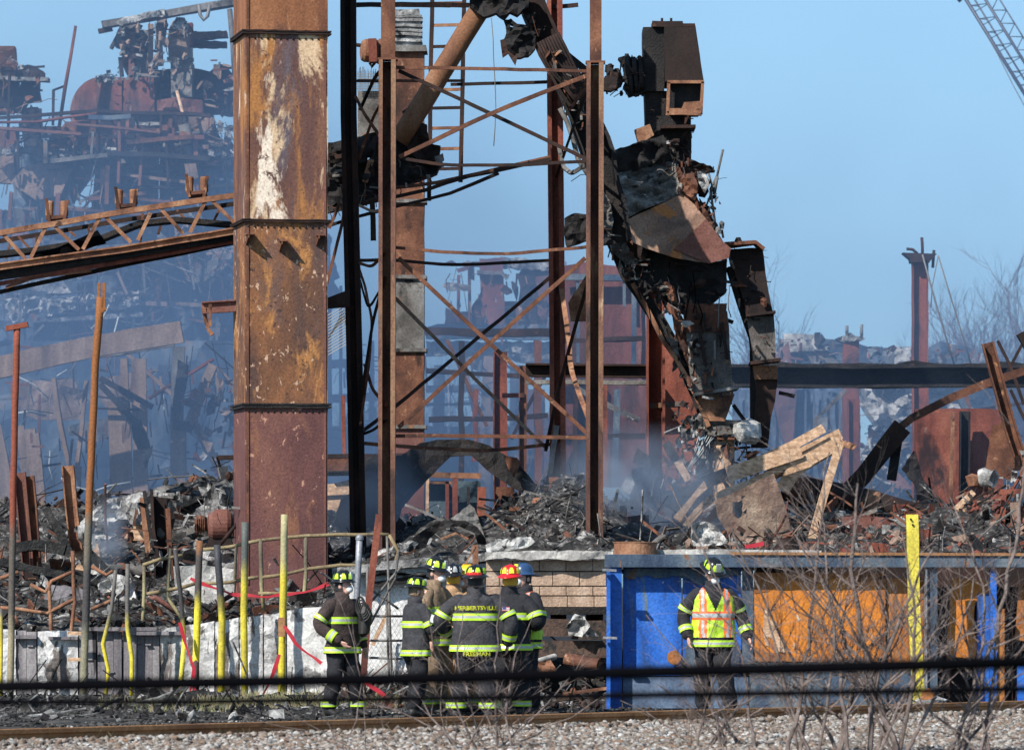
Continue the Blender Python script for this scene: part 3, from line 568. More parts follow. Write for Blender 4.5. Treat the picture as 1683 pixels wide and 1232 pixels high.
# gate frame, mesh fence, grey pipe
cap = MB(); cap.rev(P(591, 883, 69.5), [(.055, -.03), (.055, 0), (.04, .03), (0, .045)], 14)
pole('grey_post', 'grey steel pipe post with domed cap beside the leftmost firefighter', [(583, 1141), (586, 1000), (591, 883)], 10.5, 69.5, M['galv'], 'post', cap=cap)
mb = MB(); mb.angle(resample([P(596, 1130, 69.2), P(607, 980, 69.2), P(623, 845, 69.2)], .3), 11 * PX(69.2), .02); tag(mb.build('leaning_angle_iron', M['rust_red']), 'rusty angle iron leaning beside the grey pipe post', 'post')
fe = T('chain_link_gate', 'bent chain link gate with pipe frame between first firefighter and group', 'gate', P(620, 1141, 69.8)); fe.location.z = 0
for p in ([(636, 880), (640, 1000), (645, 1135)], [(600, 1130), (604, 930)], [(600, 1040), (650, 950), (655, 905)], [(612, 970), (655, 1000)], [(600, 1000), (660, 930)], [(600, 1012), (662, 1012)], [(600, 1052), (662, 1052)], [(606, 1080), (662, 1082)], [(640, 1130), (635, 985)]):
    mb = MB(); mb.tube([P(x, y, 69.8) for x, y in p], .017, 6); mb.build('frame_pipe', M['greymetal'], fe)
mb = MB()
def clipl(x0, y0, x1, y1):
    mb.tube([P(x0, y0, 69.86), P((x0 + x1) / 2, (y0 + y1) / 2, 69.86 + U(-.03, .03)), P(x1, y1, 69.86)], .0022, 3, smooth=False)
for k in range(-16, 24):
    for s in (1, -1):
        x0 = 603 + k * 7.5; a, b = (x0, x0 + s * 150 * .62); y0, y1 = 965, 1115
        pts_ = [(x, y0 + (x - x0) / (s * .62)) for x in (603, 660)]; pts_ = sorted([(x0, y0), (b, y1)] + [q for q in pts_ if y0 < q[1] < y1], key=lambda q: q[1])
        ins = [q for q in pts_ if 602.9 <= q[0] <= 660.1]
        if len(ins) >= 2: clipl(*ins[0], *ins[-1])
mb.build('mesh', M['wire'], fe)
mb = MB(); mb.bar([P(612, 1060, 70.2), P(640, 1000, 70.2)], .06, .03); tag(mb.build('pale_board', M['woodlt']), 'narrow pale board leaning behind the chain link gate', 'board')
mb = MB(); mb.bar([P(640, 1130, 70.3), P(664, 1060, 70.3)], .2, .03); tag(mb.build('pale_board', M['stucco']), 'wide whitish board leaning low behind the chain link gate', 'board')
mb = MB(); mb.angle([P(782, 960, 70.4), P(781, 895, 70.4)], .08, .02); mb.bar([P(755, 945, 70.4), P(781, 897, 70.4)], .02, .02); tag(mb.build('steel_bracket', M['rust_lite']), 'rusty upright bracket with a thin stay above the helmets', 'bracket')
# weeds in the ballast
mb = MB()
for _ in range(260):
    px = U(-10, 1690); D = U(46, 58); x = (px - CX) * D / F
    if (Vector((x, D, 0)) - RA).dot(RN) > -.1: continue
    h = U(.06, .22); p = Vector((x, D, 0)); q = p + Vector((U(-.6, .6) * h, U(-.3, .3) * h, h)); mb.tube([p, p.lerp(q, .5) + Vector((U(-.02, .02), 0, .01)), q], .0022, 3, smooth=False)
tag(mb.build('dry_weeds', M['weed'], clean=False), 'sparse dry weed stems standing in the gravel', 'weeds', kind='stuff')
# ================================================================ BIG DUCT
dt = T('steel_duct', 'tall square rusty steel duct with peeling paint rising at the left of the tower', 'duct', P(465, 1100, 76)); dt.location.z = 0
duct_m = [surf('ductA', [(.13, .05, .028), (.25, .1, .045), (.34, .15, .07)], 1.6, 3.5, patches=[((.5, .43, .34), .7, .72, 5, 1), ((.08, .04, .035), .58, .7, 2.5, 3), ((.4, .2, .1), .6, .7, 6, 6)]),
 surf('ductB', [(.08, .04, .04), (.14, .065, .048), (.26, .12, .06)], 1.6, 4, patches=[((.12, .1, .115), .56, .66, 1.3, 4), ((.36, .155, .05), .5, .6, 2.0, 4), ((.6, .42, .26), .55, .61, 2.2, 3), ((.76, .63, .5), .60, .66, 2.1, 3.4), ((.1, .045, .035), .6, .66, 6, 1.5), ((.07, .035, .03), .6, .68, 16, 1)]),
 surf('ductC', [(.075, .045, .04), (.15, .068, .038), (.3, .125, .05)], 1.6, 3, patches=[((.09, .07, .075), .52, .64, 1.0, 2.5), ((.4, .18, .06), .53, .62, 3, 2.5), ((.55, .36, .24), .6, .63, 8, 1.3), ((.05, .028, .025), .58, .66, 14, 1)])]
duct_m.append(None)
PHI = R(11); ca, sa = math.cos(PHI), math.sin(PHI)
def dloc(x, y, z):   # local duct coords: x across front (0 = front left corner), y depth
    o = P(403, 960, 76); return Vector((o.x + x * ca - y * sa, o.y + x * sa + y * ca, z))
WD = 134 * PX(76) / ca * 1.005; DD = 1.25
def zy(y, D=76): return CH + (YH - y) * D / F
duct_m[3] = surf('ductD', [(.085, .038, .038), (.14, .058, .052), (.2, .088, .065)], 1.2, 2.5, patches=[((.13, .08, .1), .52, .66, .8, 2.5), ((.25, .11, .06), .56, .66, 2.2, 3), ((.44, .24, .16), .63, .65, 5, 1.3), ((.08, .035, .03), .62, .68, 14, 1)])
for i, (y0, y1, mt) in enumerate(((-120, 52, 0), (53, 362, 1), (363, 666, 2), (667, 1012, 3))):
    mb = MB(); nx, nzz = 8, max(4, int((y1 - y0) / 16)); rg_ = []
    for j in range(nzz + 1):
        z = zy(y1 + (y0 - y1) * j / nzz); r = []
        for k in range(nx): r.append(dloc(WD * k / nx, 0, z))
        for k in range(nx): r.append(dloc(WD, DD * k / nx, z))
        for k in range(nx): r.append(dloc(WD * (1 - k / nx), DD, z))
        for k in range(nx): r.append(dloc(0, DD * (1 - k / nx), z))
        rg_.append(r)
    mb.rings(rg_, smooth=False); mb.warp(.012, 1.3, seed=i); mb.build('duct_section', duct_m[mt], dt)
for y, h, mt in ((52, .06, 'rust_dk'), (362, .045, 'rust_dk'), (666, .07, 'char')):
    mb = MB(); z = zy(y)
    n = 14; e = .05; pr = []
    rr = lambda z_, e_: [dloc(-e_ + (WD + 2 * e_) * k / n, -e_, z_ + .012 * noise.noise(Vector((k * .7, y, z_)))) for k in range(n)] + [dloc(WD + e_, -e_ + (DD + 2 * e_) * k / n, z_) for k in range(n)] + [dloc(WD + e_ - (WD + 2 * e_) * k / n, DD + e_, z_) for k in range(n)] + [dloc(-e_, DD + e_ - (DD + 2 * e_) * k / n, z_) for k in range(n)]
    mb.rings([rr(z - h / 2, e), rr(z - h * .1, e), rr(z - h * .08, e * .35), rr(z + h * .1, e * .35), rr(z + h * .12, e), rr(z + h / 2, e)], smooth=False)
    for k in range(13): mb.rev(dloc(WD * (k + .5) / 13, -.003, z - .09), [(.016, -.01), (.016, .012), (.008, .018)], 8, Vector((0, -1, 0)))
    mb.build('flange', M[mt], dt)
for (fx, y0, y1) in ((.03, 53, 362), (.965, 53, 362), (.03, 364, 666), (.965, 364, 666), (.03, 668, 960), (.965, 668, 960), (.03, -60, 50)):
    mb = MB(); mb.bar(resample([dloc(WD * fx, -.006, zy(y1)), dloc(WD * fx, -.006, zy(y0))], .5), .035, .014); mb.build('seam_strip', M['rust'] if fx < .5 else M['maroon'], dt)
for (x, y) in ((404, 392), (458, 402), (518, 392)):
    lx = (x - 403) / 134 * WD; mb = MB(); z = zy(y)
    mb.add([dloc(lx, 0, z - .1), dloc(lx + .02, 0, z - .1), dloc(lx + .02, 0, z + .05), dloc(lx, 0, z + .05), dloc(lx, -.24, z + .0), dloc(lx + .02, -.24, z), dloc(lx + .02, -.24, z + .05), dloc(lx, -.24, z + .05)], [(0, 1, 2, 3), (4, 7, 6, 5), (0, 4, 5, 1), (3, 2, 6, 7), (0, 3, 7, 4), (1, 5, 6, 2)])
    mb.box(dloc(lx + .05, -.12, z + .05), (.13, .24, .012)); mb.build('bracket', M['rust'], dt)
mb = MB(); mb.hexa([P(536, 490, 76.6), P(575, 475, 77), P(575, 505, 77), P(530, 508, 76.6)], [P(536, 490, 77.3), P(575, 475, 77.7), P(575, 505, 77.7), P(530, 508, 77.3)]); mb.build('side_bracket', M['rust_dk'], dt)
mb = MB(); mb.ibeam([P(332, 506, 77), P(392, 502, 77)], .18, .14, .02); tag(mb.build('steel_beam', M['maroon']), 'short beam end jutting left from the big duct above a dangling strip', 'beam')
mb = MB(); mb.bar([P(346, 500, 76.7), P(345, 537, 76.7)], .045, .03); mb.bar([P(336, 503, 77), P(337, 525, 77), P(343, 540, 77), P(349, 550, 77)], .06, .04); mb.warp(.03, 6); tag(mb.build('hanging_strip', M['rust_lite']), 'curled rusty strip dangling from the short beam left of the duct', 'strip')

# ================================================================ LATTICE TOWER
DF, DR = 77.0, 80.2
tw = T('lattice_tower', 'four-legged rusty steel lattice tower with crossed bracing right of the big duct', 'tower', P(775, 1050, 78.5)); tw.location.z = .8
def px2(p, D): return [P(x, y, D) for x, y in p]
def foot(x, D): q = P(x, 900, D); q.z = .8; return q
for nm, x0, xb, D, top, brk, mt in (('FL', 637, 636, DF, -120, 98, 'rust'), ('FR', 978, 977, DF, -120, 103, 'rust')):
    mb = MB(); mb.chan(resample([foot(xb, D), P(xb, 700, D), P(x0, brk + 2, D)], .5), 28 * PX(D), .4, 6.5 * PX(D)); l1 = mb.build('leg', surf('leg' + nm, [(.06, .03, .028), (.16, .075, .05), (.28, .16, .09)], 2.5, 5, patches=[((.42, .28, .17), .6, .7, 2.6, 4), ((.04, .025, .022), .54, .66, 2.5, 3)]), tw)
    mb = MB(); mb.bar([P(x0 + 1, brk, D), P(x0 + 1, top, D)], (23 if nm == 'FL' else 19) * PX(D), .2); mb.build('upper_leg', M['rust'], tw)
    mb = MB(); mb.box(P(x0 + .5, brk, D), (32 * PX(D), .32, .03)); mb.build('splice_plate', M['rust'], tw)
for nm, pts_, D in (('RL', [(592, 900), (582, 560), (573, 190), (572, -120)], DR - 2.3), ('RR', [(918, 900), (916, 560), (912, 150), (911, -120)], DR)):
    mb = MB(); q = px2(pts_, D); q[0].z = .8; mb.chan(resample(q, .5), 26 * PX(D), .24, .07); mb.build('leg', M['rust_dk'] if nm == 'RL' else M['rust_red'], tw)  # rear left leg coloured darker, the big duct's shade is in its material
def br(pts_, D0_, D1_, wpx, mt='rust', th=.05, prof='bar', nm='brace'):
    n = len(pts_); q = [P(x, y, D0_ + (D1_ - D0_) * i / (n - 1)) for i, (x, y) in enumerate(pts_)]
    mb = MB(); q2 = []
    # smooth bow
    for i in range(n - 1):
        for k in range(6): q2.append(q[i].lerp(q[i + 1], k / 6))
    q2.append(q[-1])
    if n > 2:
        for _ in range(3): q2 = [q2[0]] + [(q2[i - 1] + q2[i] * 2 + q2[i + 1]) / 4 for i in range(1, len(q2) - 1)] + [q2[-1]]
    wpx *= .85; mt = 'rust' if mt == 'rust_lite' and wpx < 7 else mt
    if prof == 'angle': mb.angle(q2, wpx * PX(D0_), .012)
    else: mb.bar(q2, wpx * PX(D0_), th)
    mb.warp(.008, 3); mb.build(nm, M[mt], tw)
f_ = DF
br([(650, 111), (800, 113), (965, 117)], f_, f_, 6, 'rust_lite'); br([(650, 258), (720, 271), (845, 272), (965, 265)], f_, f_, 6, 'rust_dk')
br([(650, 407), (730, 414), (830, 418), (965, 406)], f_, f_, 6, 'rust'); br([(650, 716), (760, 716), (965, 719)], f_, f_, 7, 'rust')
br([(588, 133), (640, 133), (760, 133)], DR - 2, DR, 5, 'rust_dk'); br([(740, 139), (905, 135)], DR, DR, 6, 'rust_dk')
br([(585, 428), (650, 427), (740, 436), (905, 428)], DR - 2, DR, 6, 'rust_dk'); br([(592, 728), (700, 736), (800, 741), (905, 730)], DR - 2, DR, 7, 'rust_lite')
br([(655, 116), (810, 188), (965, 262)], f_ + .1, f_ + .1, 7, 'rust_dk', prof='angle'); br([(656, 258), (810, 184), (965, 124)], f_ - .05, f_ - .05, 8, 'rust_lite', prof='angle')
br([(655, 424), (800, 560), (965, 712)], f_ + .1, f_ + .1, 8, 'rust', prof='angle'); br([(655, 702), (800, 568), (962, 424)], f_ - .05, f_ - .05, 8, 'rust_lite', prof='angle')
br([(590, 712), (650, 668), (780, 560), (905, 455)], DR - 2, DR, 7, 'rust_dk'); br([(650, 490), (700, 540), (790, 632), (900, 738)], DR - 2, DR, 7, 'woodgrey', prof='angle')
br([(580, 150), (600, 190), (632, 235)], DR - 2.3, f_, 6, 'rust_lite'); br([(632, 158), (610, 200), (590, 262)], f_, DR - 2.3, 5, 'rust_lite')
br([(585, 430), (610, 440), (634, 415)], DR - 2.3, f_, 5, 'rust_lite'); br([(588, 435), (600, 470), (612, 530), (606, 600), (592, 700)], DR - 1.5, f_ + .5, 5, 'rust_lite')
br([(633, 455), (612, 530), (596, 640), (590, 715)], f_, DR - 2.3, 6, 'rust_dk'); br([(592, 460), (605, 510), (632, 465)], DR - 2, f_, 4, 'rust_dk'); br([(600, 600), (612, 640), (634, 665)], DR - 2, f_, 6, 'rust_lite')
br([(590, 715), (612, 708), (634, 690)], DR - 2, f_, 5, 'rust_dk'); br([(592, 180), (620, 118), (650, 110)], DR - 2.2, f_, 6, 'rust_dk')
br([(925, 195), (945, 170), (966, 130)], DR, f_, 5, 'rust'); br([(915, 290), (940, 215), (966, 150)], DR, f_, 5, 'rust_dk')
br([(968, 455), (945, 540), (920, 630), (897, 740)], f_ + .1, DR, 7, 'rust_dk'); br([(922, 470), (935, 560), (938, 610), (968, 690)], DR, f_ + .2, 9, 'rust_lite', th=.1)
br([(900, 800), (915, 700)], DR - .5, DR - .3, 10, 'greymetal', th=.08); br([(918, 240), (926, 275), (940, 286), (966, 268)], DR, f_, 7, 'greymetal')
br([(585, 8), (730, 8), (900, 12)], DR - 2, DR, 9, 'rust_dk'); br([(640, 8), (740, 9)], f_, f_ + 1.2, 8, 'rust_lite'); br([(900, 12), (950, 8)], DR, DR, 8, 'rust_dk')
br([(541, 375), (560, 330), (566, 355), (536, 470)], 79, 79, 6, 'rust_lite', nm='tie'); br([(585, 335), (615, 350), (650, 332)], 79, 79, 5, 'woodgrey', nm='tie')
# ladder
ld = T('ladder', 'steel ladder hanging between the tower legs near the orange chute', 'ladder', P(735, 320, 80.5)); Dl = 80.5
for (a, b) in (((711, -60), (705, 330)), ((764, -60), (757, 300))):
    mb = MB(); mb.bar(resample(px2([a, b], Dl), .4), 7 * PX(Dl), .05); mb.warp(.01, 3); mb.build('side_rail', M['rust_dk'], ld)
for i, y in enumerate((-30, 5, 41, 76, 111, 147, 177, 210, 244, 277)):
    mb = MB(); mb.bar(px2([(711 - i * .5, y + 1), (762 - i * .6, y)], Dl), 5 * PX(Dl), .04); mb.build('rung', M['rust_lite'] if i % 3 else M['rust_dk'], ld)
# orange chute tube
mb = MB(); mb.tube(resample(px2([(655, 232), (700, 160), (760, 62), (805, -10)], 79), .3), 17 * PX(79), 18); mb.warp(.012, 2)
tag(mb.build('chute_pipe', surf('chutep', [(.1, .045, .03), (.2, .09, .045), (.24, .13, .075)], 2, 2, patches=[((.18, .12, .08), .6, .7, 3, 1), ((.05, .03, .02), .62, .7, 2, 1)])), 'thick orange rusted pipe slanting down left inside the tower', 'pipe')
# apex cluster
mb = MB(); sheet(mb, [(770, -20), (870, -20), (868, 12), (850, 26), (838, 20), (828, 30), (815, 22), (795, 28), (772, 10)], 78.6, 7, .25, 3, .35, jag=1.2); tag(mb.build('charred_hopper', M['char']), 'charred crumpled head piece at the top centre of the tower', 'hopper')
mb = MB(); sheet(mb, [(828, 32), (840, 30), (850, 40), (868, 42), (882, 55), (880, 78), (868, 92), (850, 95), (838, 88), (824, 70), (832, 55)], 78.7, 6, .22, 4, .3, jag=1.5, holes=[[(838, 40), (845, 40), (842, 50)]]); mb.m = 1
sheet(mb, [(822, 66), (829, 64), (836, 88), (826, 95)], 78.5, 6, .05, 4, .05); sheet(mb, [(830, 80), (846, 92), (852, 88), (847, 108)], 78.4, 6, .05, 4, .05)
tag(mb.build('hanging_scrap', [M['char'], M['rust_dk']]), 'black tangle of scrap hanging under the tower top', 'scrap')
mb = MB(); mb.tube(resample(px2([(808, 30), (810, 65), (812, 120), (815, 180), (812, 240)], 78.5), .2), .008, 5); mb.warp(.01, 4); tag(mb.build('wire', M['wire']), 'thin wire dangling straight down from the tower top', 'wire')
# right curved chute
cr_ = T('elevator_chute', 'long charred corrugated chute curving down the right side of the tower', 'chute', P(985, 300, 79))
mb = MB(); mb.chan(resample(px2([(862, -30), (880, 20), (905, 80), (935, 135), (955, 165)], 79), .2), 44 * PX(79), .35, .04); mb.warp(.03, 2); mb.build('upper_chute', M['rust_dk'], cr_)
mb = MB()
for k in range(9):
    o = (k - 4) * 4.2; mb.tube(resample(px2([(900 + o, 62 - o * .5), (925 + o, 112 - o * .5), (960 + o * .6, 165 - o * .4)], 78.75), .2), 2.3 * PX(79), 6)
mb.warp(.015, 3); mb.build('corrugated_cover', M['rust_dk'], cr_)
mb = MB(); mb.chan(resample(px2([(935, 130), (960, 190), (985, 260), (1000, 330), (1012, 400)], 79.3), .2), 52 * PX(79), .4, .05); mb.warp(.04, 2); mb.build('lower_chute', M['char'], cr_)
mb = MB(); mb.tube(resample(px2([(920, 178), (932, 200), (942, 230), (950, 262), (975, 300)], 79), .15), 4 * PX(79), 8); mb.build('conduit', M['greymetal'], cr_)
mb = MB(); mb.bar(px2([(925, 85), (966, 118)], 80), .1, .1); mb.build('strut', M['char'], cr_)
mb = MB(); sheet(mb, [(928, 358), (945, 350), (965, 352), (964, 395), (932, 405), (926, 380)], 79.6, 6, .12, 4, .3, jag=1); tag(mb.build('scrap_box', M['char']), 'black box-shaped scrap between the two right tower legs', 'scrap')
mb = MB(); sheet(mb, [(988, 310), (1003, 330), (1008, 360), (1005, 388), (1000, 400), (990, 385)], 79.2, 6, .15, 4, .15, jag=1); tag(mb.build('torn_sheet', M['greymetal']), 'torn grey sheet caught behind the front right tower leg', 'sheet')
mb = MB(); sheet(mb, [(934, 497), (966, 448), (988, 470), (990, 515), (970, 528), (938, 528)], 80.5, 8, .1, 3, .05); tag(mb.build('bent_plate', M['rust_lite']), 'bent brown plate behind the front right tower leg', 'plate')

# ================================================================ REAR SQUARE STACK
rs = T('square_stack', 'slim square rusty stack with ribbed grey top behind the front left tower leg', 'stack', P(672, 900, 86)); rs.location.z = 1.5
def qbox(mb, x0a, x1a, ya, x0b, x1b, yb_, D, dep, n=10, wp=.01, sl=5):
    rg_ = []
    for j in range(n + 1):
        t = j / n; x0 = x0a + (x0b - x0a) * t; x1 = x1a + (x1b - x1a) * t; y = ya + (yb_ - ya) * t
        a, b = P(x0, y, D), P(x1, y, D); rg_.append([a.lerp(b, k / sl) for k in range(sl)] + [b + Vector((0, dep, 0)) * (k / sl) for k in range(sl)] + [(b.lerp(a, k / sl)) + Vector((0, dep, 0)) for k in range(sl)] + [a + Vector((0, dep * (1 - k / sl), 0)) for k in range(sl)])
    st = len(mb.v); mb.rings(rg_, smooth=False)
    if wp: mb.warp(wp, 2.5, start=st)
for (y0, y1, mt) in ((860, 702, 'maroon'), (700, 576, 'rust'), (574, 456, 'greymetal'), (454, 331, 'rust'), (329, 84, 'rust')):
    mb = MB(); qbox(mb, 647, 697, y0, 648, 697, y1, 86, .5); mb.build('stack_section', M[mt], rs)
for y in (701, 575, 455, 330):
    mb = MB(); qbox(mb, 644, 701, y + 3, 644, 701, y - 3, 85.94, .6, 2); mb.build('flange', M['greymetal'], rs)
mb = MB(); qbox(mb, 643, 702, 84, 645, 700, 74, 85.9, .65, 2); mb.build('top_flange', M['greymetal'], rs)
mb = MB(); qbox(mb, 649, 693, 74, 650, 689, 15, 86, .45, 12, .02)
for y in (66, 56, 50, 42, 33, 27): qbox(mb, 648, 694, y + 2.5, 648, 693, y - 2, 85.95, .5, 1, .02)
mb.build('ribbed_top', M['ash'], rs)
mt_ = T('electric_motor', 'rusty orange electric motor fixed left of the square stack', 'motor', P(608, 105, 80))
mb = MB(); mb.rev(P(594, 83, 80), [(.06, -.02), (.15, 0), (.18, .05), (.18, .26), (.2, .27), (.2, .31), (.12, .33)], 22, Vector((1, .15, -.05))); mb.build('motor_body', M['rust_lite'], mt_)
mb = MB(); mb.bar(px2([(612, 65), (614, 103)], 79.8), .13, .3); mb.build('mounting_plate', M['rust_red'], mt_)
mb = MB(); mb.rev(P(584, 74, 80), [(.03, 0), (.03, .12)], 10, Vector((1, 0, -.1))); mb.bar(px2([(608, 103), (611, 110), (616, 103)], 80), .05, .05); mb.build('shaft', M['rust_dk'], mt_)
mb = MB()
for x in range(588, 624, 2): mb.tube(px2([(x + U(-1, 1), 112 + U(-3, 6)), (x, 150)], 80.4), .006, 3, smooth=False)
for y in range(122, 150, 4): mb.tube(px2([(586, y), (624, y)], 80.4), .006, 3, smooth=False)
mb.m = 1; prism(mb, [(588, 150), (624, 150), (622, 218), (588, 225)], 80.5, .03)
tag(mb.build('wire_guard', [M['wire'], M['greymetal']]), 'grey sheet topped with frayed wire mesh between the left tower legs', 'guard')
mb = MB()
for k in range(11): mb.tube(px2([(537 + k * 4, 560 - k * 6), (570, 500 + k * 6)], 82), .008, 3, smooth=False)
for k in range(14): mb.tube(px2([(536, 520 + k * 5), (570, 500 + k * 5)], 82), .008, 3, smooth=False)
tag(mb.build('expanded_mesh', M['wire']), 'expanded metal mesh panel between the big duct and the dark tower leg', 'mesh')

# ================================================================ CONVEYOR
cv = T('belt_conveyor', 'rusty trussed belt conveyor sloping up from the left edge to behind the big duct', 'conveyor', P(190, 480, 78.5)); Dv = 78.2
def cvb(nm, pts_, D, wpx, mt, prof='angle', th=.05):
    mb = MB(); q = resample(px2(pts_, D), .4)
    if prof == 'angle': mb.angle(q, wpx * PX(D), .02)
    elif prof == 'chan': mb.chan(q, wpx * PX(D), .08, .02)
    else: mb.bar(q, wpx * PX(D), th)
    mb.warp(.01, 2); return mb.build(nm, M[mt], cv)
cvb('top_chord', [(-60, 394), (0, 383), (200, 348), (395, 320)], Dv, 9, 'rust_lite'); cvb('top_chord', [(-60, 408), (0, 396), (200, 362), (395, 333)], Dv + 1.1, 7, 'rust_dk')
cvb('bottom_chord', [(-60, 451), (0, 438), (200, 410), (395, 378)], Dv, 12, 'rust_lite', 'chan'); cvb('bottom_chord', [(-60, 460), (0, 447), (395, 392)], Dv + 1.1, 8, 'rust_dk')
cvb('belt', [(-60, 462), (0, 449), (200, 421), (395, 388)], Dv + .55, 16, 'char', 'bar', .9)
cvb('belt', [(100, 420), (230, 368), (290, 362), (395, 371)], Dv + .6, 8, 'char', 'bar', .5); cvb('belt', [(-60, 425), (0, 418), (60, 412), (170, 395)], Dv + .6, 9, 'char', 'bar', .5)
cvb('lower_stringer', [(-60, 480), (0, 466), (200, 430), (395, 395)], Dv + .2, 7, 'rust_red', 'bar'); cvb('lower_stringer', [(-60, 492), (0, 480), (200, 436), (395, 397)], Dv + .4, 7, 'char', 'bar'); cvb('lower_stringer', [(10, 472), (60, 455), (150, 445)], Dv + .2, 5, 'rust', 'bar')
for k, (a, b) in enumerate((((5, 385), (42, 425)), ((74, 374), (50, 424)), ((90, 372), (130, 411)), ((164, 358), (136, 410)), ((174, 357), (215, 398)), ((247, 350), (226, 394)), ((265, 345), (301, 384)), ((338, 331), (312, 382)), ((350, 331), (389, 371)), ((-10, 388), (-30, 430)))):
    cvb('lacing', [a, b], Dv + .02, 6, 'rust_lite')
for (a, b) in (((20, 390), (10, 425)), ((30, 388), (50, 410)), ((110, 376), (125, 388)), ((235, 350), (230, 400)), ((290, 345), (308, 365)), ((365, 335), (350, 365)), ((270, 345), (260, 385)), ((145, 372), (150, 395)), ((60, 388), (60, 420))):
    cvb('lacing', [a, b], Dv + 1.1, 4, 'rust')
for x, y in ((93, 364), (207, 345), (323, 324)):
    mb = MB()
    for dx in (-15, 12):
        for D in (Dv + .15, Dv + .8): mb.bar(px2([(x + dx + (3 if dx < 0 else 0), y), (x + dx + (-2 if dx < 0 else 6), y - 38 + (3 if dx > 0 else 0))], D), 5 * PX(D), .04)
    mb.bar(px2([(x - 14, y - 3), (x + 16, y - 6)], Dv + .5), .05, .7); i = mb.build('idler_frame', M['rust'], cv)
    mb = MB()
    for dx, s in ((-12, -1), (13, 1)):
        a = P(x + dx, y - 8, Dv + .45); b = P(x + dx + s * -1, y - 34, Dv + .45); mb.rev(a, [(.05, 0), (.062, .02), (.062, .22), (.05, .24)], 14, b - a)
    sub(i, 'roller', mb, M['rust_lite'])
mb = MB(); sheet(mb, [(52, 418), (100, 405), (160, 378), (175, 400), (150, 406), (100, 420), (50, 430)], Dv + .3, 8, .08, 3, .02); mb.build('torn_belt', M['cable'], cv)
# conveyor gallery inside tower (charred)
cg = T('conveyor_gallery', 'charred conveyor gallery passing through the tower behind its left legs', 'conveyor', P(620, 350, 79.5)); Dg = 79.3
mb = MB(); sheet(mb, [(530, 237), (600, 220), (640, 217), (690, 228), (708, 238), (728, 268), (718, 285), (660, 306), (600, 330), (530, 348)], Dg, 9, .16, 3, .5, jag=1.5, holes=[[(600, 258), (612, 256), (605, 268)], [(536, 268), (548, 266), (546, 274)]]); mb.build('casing', M['char'], cg)
for p, wq, mt in (([(530, 262), (600, 250), (640, 238)], 7, 'rust_dk'), ([(530, 350), (620, 330), (700, 312), (770, 290), (905, 262)], 6, 'rust_dk'), ([(640, 310), (720, 300), (820, 278), (905, 258)], 5, 'rust'), ([(536, 372), (580, 358), (650, 340), (740, 318), (820, 285)], 5, 'rust_dk'), ([(612, 330), (614, 395)], 9, 'rust_dk'), ([(668, 195), (700, 170)], 26, 'char'), ([(610, 262), (600, 300)], 9, 'rust_lite')):
    mb = MB(); mb.bar(resample(px2(p, Dg - .15), .3), wq * PX(Dg), .08); mb.warp(.015, 3); mb.build('stringer', M[mt], cg)
mb = MB(); sheet(mb, [(690, 200), (702, 205), (706, 235), (724, 240), (722, 262), (690, 268), (668, 240)], 79.0, 7, .12, 3, .3, jag=1.2); mb.build('boot', M['rust_dk'], cg)
mb = MB(); sheet(mb, [(714, 258), (728, 252), (730, 262), (718, 272)], 78.8, 5, .06, 3, .2); mb.build('end_cap', M['greymetal'], cg)

def clutter(par, poly, D, n, smin, smax, mats, dep=.4, seed=1, rods=.35, name='torn_scraps', shards=True):
    st = random.getstate(); random.seed(seed); mb = MB(); xs = [p[0] for p in poly]; ys = [p[1] for p in poly]; k = 0
    n = int(n * (.75 if smax < 20 else .5))
    while k < n:
        x, y = U(min(xs), max(xs)), U(min(ys), max(ys))
        if not inpoly(x, y, poly): continue
        k += 1; d = D + U(-dep, dep); mb.m = random.randrange(len(mats)); s = U(smin, smax); q = random.random() * (1 if shards else rods + .3)
        if q < rods:
            a = random.choice((U(-.25, .25), U(-1.3, 1.3), U(1.3, 1.8))); L_ = s * U(.8, 2.6); e = (x + L_ * math.sin(a), y + L_ * math.cos(a)); c = ((x + e[0]) / 2 + U(-.15, .15) * L_, (y + e[1]) / 2 + U(-.15, .15) * L_)
            mb.tube(px2([(x, y), c, e], d), U(.4, 1.0) * PX(D), 4, smooth=False)
        elif q < rods + .3:
            a = random.choice((U(-.2, .2), U(1.35, 1.75), U(-1.2, 1.2))); L_ = s * U(.8, 2.2); mb.bar(px2([(x, y), (x + L_ * math.sin(a), y + L_ * math.cos(a))], d), U(1.5, 4.5) * PX(D), .06)
        else:
            m = random.randint(5, 7); an = U(-.5, .5) + (1.57 if random.random() < .4 else 0); ex = U(1.0, 2.4); ca_, sa_ = math.cos(an), math.sin(an); pl = []
            for i in range(m):
                r = s * U(.2, .55); aa = 6.28 * i / m + U(-.35, .35); qx, qy = math.cos(aa) * r, math.sin(aa) * r * ex; pl.append((x + qx * ca_ - qy * sa_, y + qx * sa_ + qy * ca_))
            v = [P(p[0], p[1], d + U(-.06, .06)) for p in pl]; c = sum(v, Vector()) / m + Vector((0, U(-.05, .05), 0))
            mb.add(v + [c] + [w_ + Vector((0, .02, 0)) for w_ in v], [(i, (i + 1) % m, m) for i in range(m)] + [tuple(m + 1 + i for i in range(m))] + [(i, (i + 1) % m, m + 1 + (i + 1) % m, m + 1 + i) for i in range(m)])
    random.setstate(st); o = mb.build(name, [M[q] for q in mats], par); o['kind'] = 'stuff'; return o
